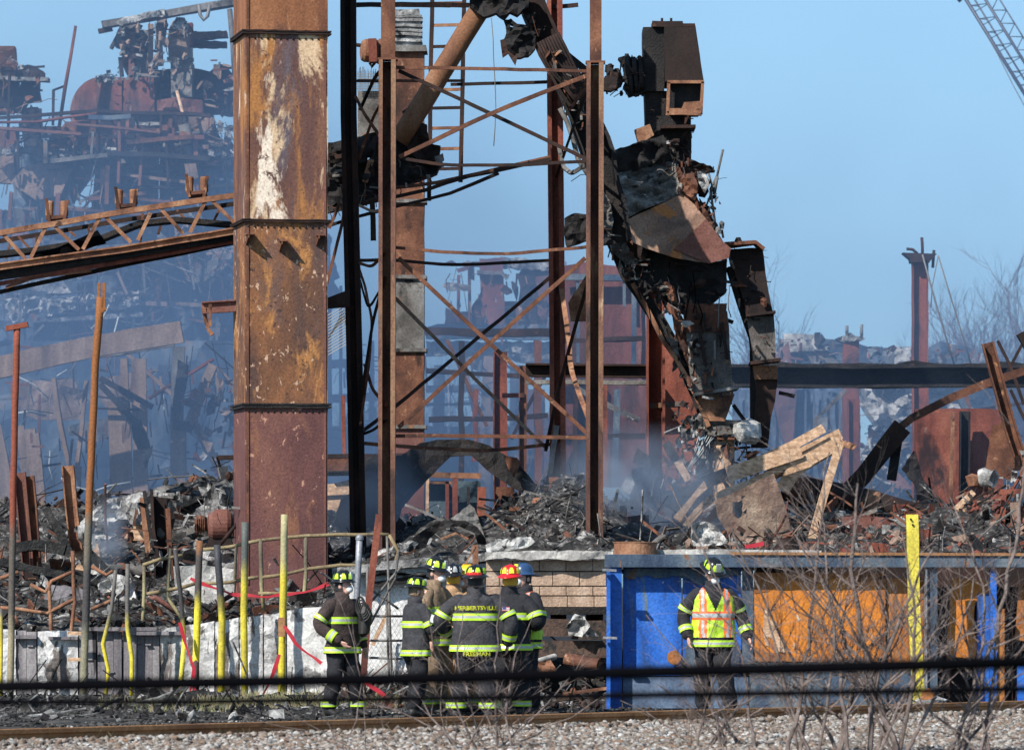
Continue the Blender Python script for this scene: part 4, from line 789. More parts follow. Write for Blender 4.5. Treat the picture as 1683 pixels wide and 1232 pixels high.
# ================================================================ WRECKED ELEVATOR MACHINE (right)
we = T('elevator_wreck', 'huge burnt elevator head and crumpled hopper leaning right of the tower', 'machine', P(1150, 860, 82)); De = 82.0
def wp_(nm, poly, D, mt, res=9, amp=.06, nsc=2.5, th=.3, jag=.0, **k):
    mb = MB(); sheet(mb, poly, D, res, amp, nsc, th, jag, **k); return mb.build(nm, M[mt] if isinstance(mt, str) else mt, we)
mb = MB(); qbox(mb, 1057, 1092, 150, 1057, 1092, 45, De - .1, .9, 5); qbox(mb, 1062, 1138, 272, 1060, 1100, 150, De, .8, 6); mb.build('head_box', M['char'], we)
mb = MB(); qbox(mb, 1094, 1157, 134, 1092, 1143, 44, De - .45, 1.2, 6); mb.build('head_cover', surf('headc', [(.008, .007, .007), (.02, .012, .01), (.035, .018, .013)], 2, 3), we)
mb = MB(); qbox(mb, 1072, 1124, 44, 1072, 1122, 35, De - .2, .8, 2); qbox(mb, 1122, 1143, 44, 1122, 1142, 39, De - .2, .8, 1); 
for x in (1088, 1103): mb.tube(px2([(x, 36), (x, 30)], De), .02, 6)
mb.build('top_cap', M['rust_dk'], we)
mb = MB(); 
for a in (((1097, 135), (1157, 135)), ((1155, 135), (1152, 188)), ((1099, 136), (1097, 190)), ((1096, 186), (1153, 188))): mb.bar(px2(a, De - .5), 5 * PX(De), .1)
mb.build('outlet_frame', M['rust_lite'], we)
wp_('outlet_lip', [(1125, 168), (1152, 166), (1153, 188), (1096, 189), (1096, 178), (1120, 178)], De - .55, 'rust_lite', th=.03, amp=.02)
mb = MB(); qbox(mb, 1100, 1150, 186, 1099, 1152, 136, De - .3, .7, 3); mb.build('outlet_box', M['char'], we)
mb = MB(); qbox(mb, 1064, 1137, 290, 1062, 1136, 190, De - .1, .7, 8, .03); mb.build('neck', M['char'], we)
mb = MB(); mb.bar(px2([(1085, 212), (1142, 211)], De - .15), .05, .8); mb.build('collar', M['rust_dk'], we)
mb = MB(); mb.rev(P(988, 135, De), [(.05, 0), (.05, .75)], 12, Vector((1, 0, .12)))
for x, r in ((1000, .22), (1012, .14), (1030, .34), (1040, .3), (1050, .25)): mb.rev(P(x, 125, De), [(r * .6, -.03), (r, 0), (r, .06), (r * .6, .09)], 18, Vector((1, 0, .1)))
mb.warp(.05, 3); mb.build('drive_shaft', M['char'], we)
wp_('bearing_housing', [(990, 130), (1002, 117), (1018, 120), (1022, 140), (1004, 150), (992, 148)], De - .3, 'rust_dk', 6, .06, th=.3, jag=1)
wp_('bearing_bracket', [(1016, 95), (1033, 90), (1042, 100), (1062, 90), (1062, 150), (1034, 158), (1024, 142), (1032, 122)], De - .1, 'char', 7, .06, th=.4, jag=1, holes=[[(1022, 124), (1031, 123), (1029, 132), (1022, 131)]])
mb = MB(); mb.rev(P(1051, 95, De - .3), [(.03, -.02), (.04, 0), (.03, .02)], 12, Vector((0, 1, 0))); mb.build('lifting_eye', M['rust_dk'], we)
wp_('door_plate', [(1043, 213), (1068, 204), (1075, 222), (1050, 238)], De - .5, 'rust_lite', 8, .02, th=.3)
crump = surf('crump', [(.03, .028, .026), (.14, .13, .115), (.34, .32, .29)], 3.5, .4, rough=.7, bump=1, patches=[((.012, .012, .012), .56, .64, 2.5, .4), ((.5, .48, .44), .62, .67, 8, .6)])
wp_('crumpled_sheet', [(990, 264), (1050, 244), (1090, 224), (1108, 250), (1118, 285), (1122, 318), (1075, 338), (1028, 359), (1008, 332), (992, 305)], De - .35, crump, 6, .26, 1.6, .05, 1.0, dy=-.75, ridge=2.0, sm=True)
wp_('crumpled_sheet', [(1005, 248), (1090, 222), (1104, 250), (1060, 275), (1000, 292)], De - .5, 'char', 7, .2, 2, .05, 1, ridge=1.5, sm=True)
face = surf('facep', [(.12, .075, .06), (.27, .16, .11), (.42, .28, .2)], 1.5, 1, patches=[((.42, .16, .05), .54, .6, 1.6, 1), ((.5, .47, .44), .63, .66, 3, 1), ((.05, .035, .03), .62, .7, 2, 1)])
wp_('hopper_face', [(1030, 361), (1080, 338), (1120, 318), (1140, 335), (1166, 368), (1186, 395), (1201, 408), (1198, 424), (1165, 433), (1110, 424), (1062, 408), (1040, 398)], De - .75, face, 10, .1, 1.3, .06, .4, dy=-.15, dx=.1)
wp_('hopper_face', [(1108, 410), (1160, 360), (1186, 395), (1201, 408), (1198, 424), (1165, 433)], De - .82, 'maroon', 9, .05, 1.3, .05, .3)
wp_('hopper_side', [(1005, 335), (1030, 361), (1040, 398), (1064, 408), (1060, 430), (1020, 410), (1008, 380)], De - .5, 'rust_dk', 8, .1, 2, .2, 1)
wp_('hopper_edge', [(1026, 365), (1036, 380), (1040, 402), (1024, 388)], De - .9, 'rust_lite', 6, .03, 2, .04)
wp_('hopper_bottom', [(1040, 398), (1062, 408), (1165, 433), (1196, 425), (1194, 480), (1168, 500), (1130, 515), (1108, 508), (1085, 485), (1055, 468), (1020, 420), (1010, 400)], De - .2, 'char', 9, .14, 2, .7, .8)
wp_('back_sheet', [(1000, 300), (1060, 290), (1125, 285), (1170, 370), (1190, 400), (1120, 400), (1030, 395), (1004, 345)], De - .05, 'char', 10, .1, 2, .3, .8)
wp_('motor_scrap', [(1118, 268), (1135, 262), (1150, 268), (1168, 272), (1176, 280), (1160, 284), (1168, 300), (1160, 322), (1150, 320), (1142, 300), (1128, 292)], De - .5, 'rust_dk', 6, .15, 4, .4, 1.5)
wp_('motor_scrap', [(1120, 286), (1140, 284), (1148, 310), (1142, 330), (1128, 320)], De - .75, 'rust', 6, .12, 4, .3, 1)
wp_('pale_scrap', [(1146, 282), (1160, 286), (1166, 305), (1158, 318), (1148, 300)], De - .7, 'ashlite', 5, .08, 4, .05, 1)
wp_('edge_strip', [(1110, 268), (1118, 275), (1135, 310), (1160, 345), (1185, 392), (1178, 392), (1150, 350), (1120, 315)], De - .65, 'rust', 6, .1, 4, .15, 1)
wp_('edge_strip', [(1150, 325), (1166, 340), (1180, 385), (1184, 400), (1170, 375), (1155, 350)], De - .5, 'char', 6, .15, 4, .3, 1.6)
mb = MB(); mb.tube(px2([(1188, 246), (1178, 290)], De - .5), .018, 6); mb.tube(px2([(1178, 290), (1168, 310), (1176, 370)], De - .5), .02, 6); mb.tube(px2([(1165, 285), (1172, 310), (1160, 340)], De - .5), .016, 6); mb.tube(px2([(1178, 290), (1174, 320)], De - .5), .03, 6); mb.warp(.02, 4); mb.build('bent_rod', M['greymetal'], we)
# left support beams
mb = MB(); mb.bar(resample(px2([(1000, 340), (1005, 390), (1030, 450), (1085, 530), (1120, 590), (1150, 655), (1175, 725)], De - .1), .3), 22 * PX(De), .2); mb.warp(.03, 2); mb.build('support_beam', M['char'], we)
mb = MB(); mb.bar(resample(px2([(1040, 465), (1062, 505), (1090, 560), (1130, 620), (1165, 700)], De - .4), .3), 7 * PX(De), .06); mb.warp(.02, 2); mb.build('support_beam', M['rust_lite'], we)
wp_('tangled_scrap', [(998, 385), (1015, 382), (1030, 395), (1035, 415), (1050, 430), (1042, 442), (1020, 425), (1005, 412)], De - .5, 'greymetal', 5, .2, 4, .2, 1.6)
wp_('tangled_scrap', [(1095, 470), (1108, 470), (1125, 540), (1140, 600), (1150, 640), (1130, 600), (1110, 545)], De - .5, 'rust', 7, .12, 3, .12, 1.2)
wp_('tangled_scrap', [(1090, 545), (1112, 560), (1120, 600), (1105, 612), (1108, 580)], De - .45, 'greymetal', 5, .2, 4, .1, 1.5)
gm_ = surf('chutegrey', [(.05, .045, .042), (.12, .105, .095), (.22, .19, .17)], 2.4, 1, patches=[((.02, .018, .018), .56, .66, 2.5, 1), ((.3, .18, .1), .6, .68, 2, 2), ((.42, .42, .36), .67, .7, 4, 2)])
# central chute
mb = MB(); qbox(mb, 1140, 1206, 650, 1124, 1196, 510, De - .5, .8, 10, .03); mb.build('chute_box', gm_, we)
mb = MB(); qbox(mb, 1124, 1196, 545, 1128, 1194, 498, De - .55, .8, 5, .04); mb.build('chute_box', M['rust'], we)
for a in (((1150, 545), (1160, 600)), ((1186, 530), (1196, 590))): 
    mb = MB(); mb.bar(px2(a, De - .58), .05, .1); mb.build('stiffener', M['rust_dk'], we)
mb = MB(); mb.bar(px2([(1140, 650), (1212, 638)], De - .15), .05, 1.0); mb.build('flange', M['greymetal'], we)
mb = MB(); qbox(mb, 1166, 1192, 692, 1146, 1208, 648, De - .45, .7, 6, .02); mb.build('chute_cone', M['rust_lite'], we)
mb = MB(); mb.rev(P(1186, 716, De - .1), [(.34, 0), (.34, .06), (.3, .07), (.3, .16), (.33, .17), (.33, .24)], 22); mb.warp(.04, 4); mb.build('ring_flange', M['greymetal'], we)
mb = MB(); mb.rev(P(1190, 860, De - .1), [(.17, 0), (.17, 1.4)], 20); mb.build('support_pipe', M['woodlt'], we)
mb = MB(); mb.rev(P(1170, 830, De + .1), [(.08, 0), (.08, 1.1)], 14); mb.build('support_pipe', M['greymetal'], we)
for (x, y, s) in ((1228, 708, .3), ):
    mb = MB(); mb.rev(P(x, y + 18, De - .4), [(0, -.02), (.16, .0), (.24, .1), (.2, .28), (.05, .36), (0, .36)], 18); mb.warp(.07, 6); mb.build('insulation_lump', M['ashlite'], we)
wp_('valve_scrap', [(1118, 700), (1130, 682), (1150, 678), (1162, 690), (1158, 712), (1140, 722), (1120, 728)], De - .3, 'greymetal', 5, .15, 5, .3, 1.6, holes=[[(1128, 695), (1137, 693), (1136, 715), (1128, 716)]])
wp_('valve_scrap', [(1150, 735), (1162, 730), (1166, 790), (1150, 800), (1144, 770)], De - .2, 'ash', 5, .15, 5, .2, 1.6)
mb = MB()
for k in range(7): mb.tube(px2([(1150 + k * 4, 712 + k), (1140 + k * 2 + U(-4, 4), 745), (1132 - k + U(-3, 3), 770 + k)], De - .5), .006, 4)
mb.build('cables', M['wirelt'], we)
CW = ['char', 'rust_dk', 'greymetal', 'rust', 'char']
clutter(we, [(1095, 225), (1140, 262), (1178, 275), (1186, 330), (1192, 400), (1170, 390), (1150, 350), (1120, 320), (1108, 280)], De - .6, 80, 4, 12, CW + ['rust', 'ash'], .2, 41)
clutter(we, [(990, 250), (1010, 250), (1020, 380), (1050, 430), (1110, 480), (1100, 520), (1040, 470), (1000, 410), (985, 330)], De - .5, 170, 4, 16, CW + ['ash'], .3, 42)
clutter(we, [(1095, 480), (1125, 500), (1150, 620), (1165, 700), (1200, 700), (1220, 745), (1120, 745), (1105, 690), (1120, 620)], De - .45, 170, 4, 15, CW + ['ash', 'ashlite'], .3, 43)
clutter(we, [(1040, 400), (1190, 425), (1195, 490), (1120, 520), (1060, 470)], De - .35, 60, 6, 20, ['char', 'rust_dk', 'char'], .1, 44)
clutter(we, [(1120, 500), (1200, 485), (1208, 640), (1140, 650)], De - .56, 55, 4, 14, CW, .06, 45)
clutter(we, [(1196, 395), (1255, 400), (1275, 590), (1240, 596), (1205, 460)], De - .26, 50, 4, 14, CW, .06, 46)
clutter(we, [(1060, 180), (1140, 180), (1140, 280), (1090, 280)], De - .3, 40, 4, 14, ['char', 'rust_dk'], .15, 47)
clutter(we, [(990, 100), (1062, 90), (1062, 160), (990, 150)], De - .2, 45, 3, 12, ['char', 'rust_dk'], .2, 48)
clutter(we, [(1120, 690), (1240, 690), (1240, 800), (1100, 800)], De + .1, 150, 4, 18, CW + ['ash', 'ashlite', 'wirelt'], .5, 49)
for i in range(9):
    x = U(1000, 1235); y = U(430, 500) if x < 1200 else U(420, 560); mb = MB(); q = [(x, y)]
    for k in range(4): q.append((q[-1][0] + U(-5, 5), q[-1][1] + U(8, 22)))
    mb.tube(px2(q, De - .6), .009, 4); mb.build('dangling_wire', M['wire'] if i % 2 else M['cable'], we)
# right arm duct
arm = [((1206, 452), (1258, 444), 'rust_dk'), ]
mb = MB(); qbox(mb, 1226, 1271, 520, 1198, 1252, 408, De - .2, .6, 8, .03); mb.build('arm_duct', M['rust_dk'], we)
mb = MB(); mb.bar(px2([(1190, 404), (1240, 400), (1254, 412)], De - .2), .06, .7); mb.warp(.03, 5); mb.build('arm_flange', M['rust'], we)
wp_('arm_lug', [(1205, 402), (1210, 390), (1217, 390), (1222, 402)], De - .1, 'char', 5, .03, th=.2)
mb = MB(); qbox(mb, 1238, 1276, 596, 1228, 1271, 518, De - .2, .55, 6, .02); mb.build('arm_duct', gm_, we)
mb = MB(); mb.bar(px2([(1232, 598), (1281, 592)], De - .1), .05, .75); mb.bar(px2([(1225, 520), (1273, 514)], De - .1), .04, .7); mb.build('arm_flange', M['rust_dk'], we)
mb = MB(); qbox(mb, 1240, 1279, 622, 1237, 1279, 600, De - .2, .5, 3, .02); mb.build('arm_duct', M['rust_lite'], we)
mb = MB(); qbox(mb, 1237, 1260, 735, 1243, 1279, 622, De - .1, .5, 6, .03); mb.build('arm_duct', M['rust_dk'], we)
mb = MB(); mb.bar(px2([(1198, 440), (1215, 500), (1236, 560), (1238, 700)], De + .1), .08, .3); mb.warp(.03, 3); mb.build('arm_back', M['char'], we)
for (a, b) in (((1193, 525), (1205, 530)), ((1205, 665), (1230, 700)), ((1280, 645), (1306, 651))):
    mb = MB(); mb.bar(px2([a, b], De), .06, .06); mb.build('stub', M['char'], we)

# ================================================================ MID STRUCTURE
def member(name, label, cat, pts_, D, wpx, mt, prof='bar', th=.2, group=None, wp=.01, D1=None, smin=.4):
    n = len(pts_); q = [P(x, y, D + ((D1 if D1 else D) - D) * i / max(1, n - 1)) for i, (x, y) in enumerate(pts_)]
    mb = MB(); q = resample(q, smin); W = wpx * PX(D)
    if prof == 'bar': mb.bar(q, W, th)
    elif prof == 'ibeam': mb.ibeam(q, W, th, max(.015, W * .09))
    elif prof == 'chan': mb.chan(q, W, th, max(.02, W * .12))
    elif prof == 'angle': mb.angle(q, W, .02)
    else: mb.tube(q, W / 2, 14)
    if wp: mb.warp(wp, 2.0, seed=D)
    return tag(mb.build(name, M[mt] if isinstance(mt, str) else mt), label, cat, group)
def plate(name, label, cat, poly, D, mt, res=10, amp=.06, nsc=2, th=.05, jag=0, **k):
    mb = MB(); sheet(mb, poly, D, res, amp, nsc, th, jag, **k); return tag(mb.build(name, M[mt] if isinstance(mt, str) else mt), label, cat)
member('steel_beam', 'dark channel beam spanning between tower and the red column', 'beam', [(864, 608), (1066, 610)], 86, 22, 'rust_dk', 'chan', .25)
member('steel_beam', 'thin grey-edged beam just below the dark channel beam', 'beam', [(864, 628), (1066, 629)], 85.9, 7, 'greymetal', 'bar', .3)
member('steel_column', 'orange-red steel column standing behind the tower centre', 'column', [(822, 900), (822, 578)], 89, 23, 'rust_red', 'ibeam', .25)
member('steel_column', 'dull rust column right of the orange-red one with a stub arm', 'column', [(858, 860), (860, 600)], 88, 13, 'rust', 'ibeam', .2)
member('steel_beam', 'short rusty cross bar joining the two columns behind the tower', 'beam', [(825, 650), (862, 649)], 88, 7, 'rust_red', 'bar', .2)
member('steel_column', 'red flanged column with a dark side left of the burnt chute', 'column', [(1078, 900), (1077, 470)], 85, 30, 'rust_red', 'chan', .3)
member('steel_column', 'reddish narrow column between the right tower leg and red column', 'column', [(992, 800), (992, 625)], 88, 12, 'rust_red', 'bar', .2)
member('steel_beam', 'small rusty shelf bar projecting by the red column', 'beam', [(1062, 668), (1118, 664)], 85.2, 8, 'greymetal', 'bar', .3)
clutter(cr_, [(870, 0), (905, 60), (960, 170), (1000, 330), (1010, 400), (985, 390), (960, 250), (920, 120), (860, 20)], 78.7, 120, 4, 16, CW, .2, 50)
clutter(cg, [(535, 240), (640, 220), (725, 240), (725, 290), (600, 335), (535, 350)], 79.1, 130, 4, 17, CW, .15, 51)
plate('steel_sheet', 'red steel sheet standing right of the red flanged column', 'panel', [(1092, 560), (1135, 620), (1150, 700), (1140, 850), (1092, 850)], 86.5, 'rust_red', 12, .04, 1, .06)
member('steel_beam', 'long dark blue-black beam crossing the right side behind the wreck', 'beam', [(1190, 617), (1400, 619), (1550, 618), (1720, 618)], 90, 37, 'char', 'chan', .35, wp=.03)
member('steel_beam', 'ragged dark flange lying on top of the long blue-black beam', 'beam', [(1270, 596), (1300, 600), (1470, 601), (1500, 596), (1530, 600), (1720, 600)], 90.1, 5, 'char', 'bar', .45, wp=.05, smin=.2)
member('steel_column', 'tall brown steel column with a wide cap and wires at the right', 'column', [(1512, 900), (1512, 425)], 103, 26, 'rust_red', 'ibeam', .3)
mb = MB(); prism(mb, [(1484, 415), (1540, 417), (1528, 430), (1528, 431), (1497, 431), (1496, 425)], 102.7, .5); 
for p in ([(1516, 432), (1516, 405), (1515, 390)], [(1508, 417), (1500, 410), (1490, 409)], [(1533, 440), (1534, 425), (1535, 411)]): mb.tube(px2(p, 102.9), .03, 6)
tag(mb.build('column_cap', M['rust_dk']), 'flared cap plate with anchor bolts on the tall brown column', 'cap')
for i, p in enumerate(([(1516, 418), (1530, 470), (1550, 540), (1568, 598)], [(1542, 420), (1560, 480), (1580, 545), (1597, 602)], [(1542, 420), (1532, 470), (1530, 505)])):
    mb = MB(); mb.tube(resample(px2(p, 102.6), .5), .02 - i * .004, 5); tag(mb.build('guy_wire', M['wire']), ['thicker wire running down from the middle of the tall column cap', 'dark wire running down right from the tall column cap', 'short thin wire hanging from the right tip of the tall column cap'][i], 'wire')
member('steel_column', 'shorter hazy red column with littered cap right of the wreck', 'column', [(1398, 900), (1398, 556)], 112, 26, 'rust_red', 'bar', .4)
mb = MB(); sheet(mb, [(1374, 556), (1385, 552), (1398, 546), (1405, 552), (1423, 556), (1410, 561), (1385, 562)], 111.8, 5, .2, 3, .5, jag=1)
for p in ([(1392, 556), (1392, 535)], [(1416, 556), (1416, 533)]): mb.tube(px2(p, 111.8), .035, 6)
tag(mb.build('column_cap', M['ash']), 'littered cap with two bolts on the hazy red column', 'cap')
member('steel_column', 'short stub column in front of the hazy red column', 'column', [(1404, 880), (1403, 655)], 106, 20, 'rust_red', 'ibeam', .25)
plate('tank_wall', 'tall maroon rusted tank wall behind the right tower legs', 'tank', [(925, 437), (965, 430), (1000, 436), (1060, 440), (1064, 800), (925, 800)], 97, 'tank', 14, .05, .7, .3, .5)
member('steel_beam', 'dark lintel along the top of the maroon tank wall', 'beam', [(922, 455), (1062, 458)], 96.7, 10, 'bluedk', 'bar', .2)
for x in (1026, 1042, 950): member('steel_rib', 'dark vertical rib on the maroon tank wall at photo column %d' % x if False else {1026: 'short dark rib on the maroon tank wall', 1042: 'long dark rib near the right edge of the maroon tank wall', 950: 'faint rib left on the maroon tank wall'}[x], 'rib', [(x, 600 if x != 1026 else 505), (x, 462)], 96.7, 8 if x == 1042 else 5, 'bluedk', 'bar', .1)
plate('rust_bin', 'square rusty steel bin on its side at the right edge of the wreckage', 'bin', [(1505, 672), (1600, 671), (1652, 673), (1655, 760), (1640, 850), (1600, 862), (1560, 850), (1520, 800), (1505, 740)], 90, 'rust_red', 12, .05, 1, .4, .5)
member('steel_column', 'dark upright channel standing on the rusty bin', 'column', [(1584, 870), (1586, 676)], 89.6, 17, 'char', 'chan', .2)
member('steel_angle', 'thin bright rusty angle on the rusty bin', 'angle', [(1562, 850), (1566, 676)], 89.5, 6, 'rust_lite', 'bar', .1)
plate('torn_sheet', 'black torn sheet sagging from the left of the rusty bin', 'sheet', [(1502, 740), (1515, 780), (1548, 835), (1575, 870), (1510, 880), (1505, 800), (1482, 770)], 89, 'char', 9, .15, 2, .06, 1.2)
plate('scratched_sheet', 'brown scratched plate leaning under the sloping beam at the right', 'panel', [(1630, 700), (1660, 690), (1672, 775), (1660, 790), (1620, 770)], 86, 'rust', 9, .04, 1.5, .05, .5)
member('sloping_beam', 'bent rusty beam rising to the right edge past the long dark beam', 'beam', [(1475, 705), (1500, 688), (1560, 655), (1620, 630), (1700, 604)], 87, 13, 'rust', 'angle', wp=.04)
member('sloping_beam', 'wide charred beam sloping down left from the bent rusty beam', 'beam', [(1392, 812), (1420, 780), (1482, 702)], 86.5, 30, 'rust_dk', 'bar', .2, wp=.04)
member('hanging_beam', 'charred beam stub hanging below the bent rusty beam', 'beam', [(1466, 790), (1475, 720)], 86.7, 14, 'char', 'bar', .2, wp=.03)
member('leaning_beam', 'long brown beam leaning left at the right edge', 'beam', [(1683, 770), (1660, 700), (1623, 563)], 83, 20, 'rust', 'chan', .2)
member('leaning_beam', 'tip of another leaning beam cut by the right edge', 'beam', [(1700, 590), (1676, 548)], 83, 12, 'rust_dk', 'bar', .2)
for i, p in enumerate(([(1683, 665), (1660, 600), (1640, 560)], [(1640, 640), (1683, 560)], [(1660, 640), (1700, 720)])):
    member('thin_brace', ['thin brace crossing behind the long leaning beam', 'thin dark strut rising right behind the leaning beam', 'thin strut low at the right edge behind the leaning beam'][i], 'brace', p, 88, 5, 'rust_dk', 'bar', .05)
member('steel_pipe', 'big dark pipe lying behind the wood planks at the right', 'pipe', [(1285, 800), (1420, 825), (1570, 865)], 84, 44, 'rust_dk', 'tube', wp=.04)
member('pipe_band', 'rusty band round the big dark pipe', 'band', [(1424, 826), (1442, 830)], 84, 47, 'rust_lite', 'tube', wp=.02)
member('pipe_band', 'orange rusted end section of the big dark pipe near the planks', 'band', [(1290, 801), (1328, 808)], 84, 46, 'rust', 'tube', wp=.03)
# wood planks
def plank(label, poly, D, mt='woodlt', th=.06, dx=0.0, amp=.015): return plate('wood_plank', label, 'plank', poly, D, mt, 16, .02, 2, th, 0, dx=dx)
plank('charred lower half of the long plank beneath the machine', [(1118, 806), (1150, 785), (1203, 763), (1210, 784), (1160, 803), (1128, 815)], 80, 'woodchar')
member('wood_plank', 'light split plank end between the fan and the dark pipe', 'plank', [(1290, 800), (1325, 768), (1392, 728)], 80.7, 10, 'woodlt', 'bar', .06, wp=.012)
member('wood_plank', 'short splintered plank under the charred half of the long plank', 'plank', [(1145, 838), (1185, 812), (1225, 796)], 79.7, 13, 'woodlt', 'bar', .06, wp=.02)
member('wood_plank', 'light long plank continuing right from the charred one', 'plank', [(1196, 780), (1260, 759), (1316, 740)], 79.9, 25, 'woodlt', 'bar', .09, wp=.012)
member('wood_plank', 'light plank reaching the highest tip of the fan', 'plank', [(1235, 762), (1300, 733), (1354, 704)], 80.2, 15, 'woodlt', 'bar', .09, wp=.012)
member('wood_plank', 'broad light plank curving down from the tip of the fan', 'plank', [(1285, 806), (1300, 780), (1330, 752), (1384, 722)], 80.3, 24, 'woodlt', 'bar', .08, wp=.01, smin=.2)
member('wood_plank', 'wide light plank just below the highest tip', 'plank', [(1262, 776), (1320, 742), (1382, 712)], 80.45, 17, 'woodlt', 'bar', .06, wp=.01)
member('wood_plank', 'narrow light plank running under the long one', 'plank', [(1180, 817), (1240, 788), (1330, 750)], 80.0, 9, 'woodlt', 'bar', .07, wp=.01)
member('wood_plank', 'lowest narrow plank edge of the fan above the holed sheet', 'plank', [(1192, 826), (1260, 790), (1340, 745)], 80.4, 11, 'rust_lite', 'bar', .07, wp=.01)
plank('upper of two short light planks leaning left of the holed sheet', [(1106, 850), (1122, 832), (1157, 790), (1163, 802), (1145, 818), (1118, 858)], 79.5)
plank('lower of two short light planks leaning left of the holed sheet', [(1122, 862), (1140, 838), (1168, 812), (1173, 822), (1150, 845), (1132, 866)], 79.4)
plank('reddish short plank under the two light planks', [(1150, 862), (1178, 832), (1186, 842), (1165, 862)], 79.4, 'rust_lite')
member('wood_post', 'pale upright stake slanting below the plank fan tip', 'stake', [(1333, 890), (1352, 820), (1381, 728)], 78, 13, 'woodlt', 'bar', .1, wp=.015)
member('wood_post', 'charred strip with a pale end left of the support pipe', 'stake', [(1094, 728), (1112, 760)], 81, 14, 'woodchar', 'bar', .1, wp=.02)
member('wood_post', 'pale end of the strip left of the support pipe', 'stake', [(1112, 757), (1131, 788)], 81, 12, 'woodlt', 'bar', .1, wp=.02)
plate('burnt_branch', 'knobbly burnt scrap at the right tip of the plank fan', 'scrap', [(1380, 722), (1395, 726), (1408, 732), (1400, 740), (1385, 732)], 80, 'rust_lite', 4, .06, 5, .05, 1)
holed = surf('holedm', [(.13, .08, .065), (.24, .16, .12), (.36, .27, .2)], 4, 3, bump=.5, patches=[((.5, .4, .31), .62, .67, 5, 4), ((.06, .045, .04), .62, .7, 3, 2)])
plate('holed_sheet', 'scorched brown sheet with a jagged hole leaning before the planks', 'sheet', [(1174, 822), (1200, 812), (1240, 792), (1272, 777), (1290, 830), (1300, 868), (1316, 888), (1280, 890), (1245, 898), (1205, 895), (1192, 870), (1180, 850)], 78.5, holed, 7, .05, 2, .03, .6, holes=[[(1203, 828), (1222, 815), (1220, 838), (1228, 840), (1216, 850), (1208, 845)]], dy=.2)
plate('crumpled_foil', 'grey and white crumpled sheet on the ledge beside the firefighter in the vest', 'sheet', [(1137, 862), (1150, 855), (1165, 857), (1180, 868), (1196, 890), (1190, 896), (1165, 897), (1140, 897), (1136, 880)], 74, 'ashlite', 5, .16, 3, .2, 1, ridge=1.2)
plate('pale_slab', 'pale grey angular slab standing in the smoke left of the planks', 'slab', [(1021, 800), (1030, 782), (1038, 782), (1043, 795), (1036, 812), (1026, 810)], 80, 'ashlite', 6, .04, 3, .1, .5)
plate('bent_sheet', 'curled tan sheet at the base of the red column', 'sheet', [(1040, 760), (1048, 735), (1056, 742), (1068, 750), (1070, 768), (1055, 768)], 82, 'rust_lite', 6, .1, 3, .03, .8)
plate('scrap_heap', 'black knotted scrap at the base of the red column', 'scrap', [(1030, 800), (1040, 770), (1060, 765), (1075, 772), (1080, 820), (1062, 840), (1045, 830)], 82.5, 'char', 5, .25, 3, .3, 2)
plate('hooded_duct', 'black collapsed hood sagging behind the tower base', 'hood', [(600, 752), (660, 748), (690, 728), (720, 722), (770, 722), (805, 732), (850, 760), (885, 800), (870, 812), (840, 800), (800, 772), (775, 748), (740, 750), (700, 790), (660, 835), (645, 900), (600, 900), (540, 890), (560, 820), (600, 790)], 82.5, 'char', 12, .12, 1.5, .2, .8)
plate('bent_sheet', 'brown lit fold on the right of the collapsed hood', 'sheet', [(828, 748), (850, 752), (856, 760), (845, 785), (835, 770)], 82.2, 'rust', 6, .05, 2, .03)
dz = T('rusted_cabin', 'orange rusted door frame and cabin front below the collapsed hood', 'cabin', P(740, 870, 84))
for p, w_, mt in (([(702, 780), (790, 782)], 9, 'rust_lite'), ([(702, 850), (703, 775)], 5, 'woodlt'), ([(735, 860), (735, 790)], 6, 'rust_red'), ([(748, 860), (748, 785)], 9, 'rust_red'), ([(705, 793), (742, 793)], 4, 'rust_lite'), ([(790, 870), (792, 800)], 14, 'rust_red'), ([(770, 860), (770, 800)], 5, 'char')):
    mb = MB(); mb.bar(px2(p, 84), w_ * PX(84), .12); mb.build('frame', M[mt], dz)
mb = MB(); sheet(mb, [(815, 800), (845, 800), (850, 850), (835, 875), (812, 850)], 84.3, 8, .06, 2, .05); mb.build('panel', M['rust'], dz)
mb = MB(); prism(mb, [(704, 790), (790, 790), (790, 870), (704, 870)], 84.5, .04); mb.build('glass', surf('dimglass', [(.05, .08, .1), (.09, .13, .15)], 1.5, 2), dz)
# lit wall pieces between duct and tower leg
plate('wall_panel', 'tan lit wall piece between the big duct and dark tower leg', 'panel', [(536, 796), (608, 782), (610, 840), (590, 860), (536, 900)], 85, 'woodlt', 12, .03, 1, .1, .5)
plate('wall_panel', 'rust-red strip of wall above the tan piece beside the duct', 'panel', [(536, 752), (610, 752), (610, 776), (536, 778)], 84.8, 'rust', 12, .03, 1, .1)
member('steel_beam', 'dark beam running behind duct and tower legs low down', 'beam', [(360, 752), (540, 750), (700, 748)], 84, 7, 'rust_dk', 'bar', .3)
member('steel_beam', 'dark lower beam across the tan wall piece', 'beam', [(536, 778), (612, 776)], 84.5, 8, 'char', 'bar', .2)
member('steel_beam', 'second dark beam below the tan wall piece', 'beam', [(536, 818), (612, 814)], 84.5, 7, 'char', 'bar', .2)
member('steel_column', 'thin red-brown post between duct and dark tower leg', 'column', [(566, 750), (564, 650)], 86, 6, 'rust_red', 'bar', .1)
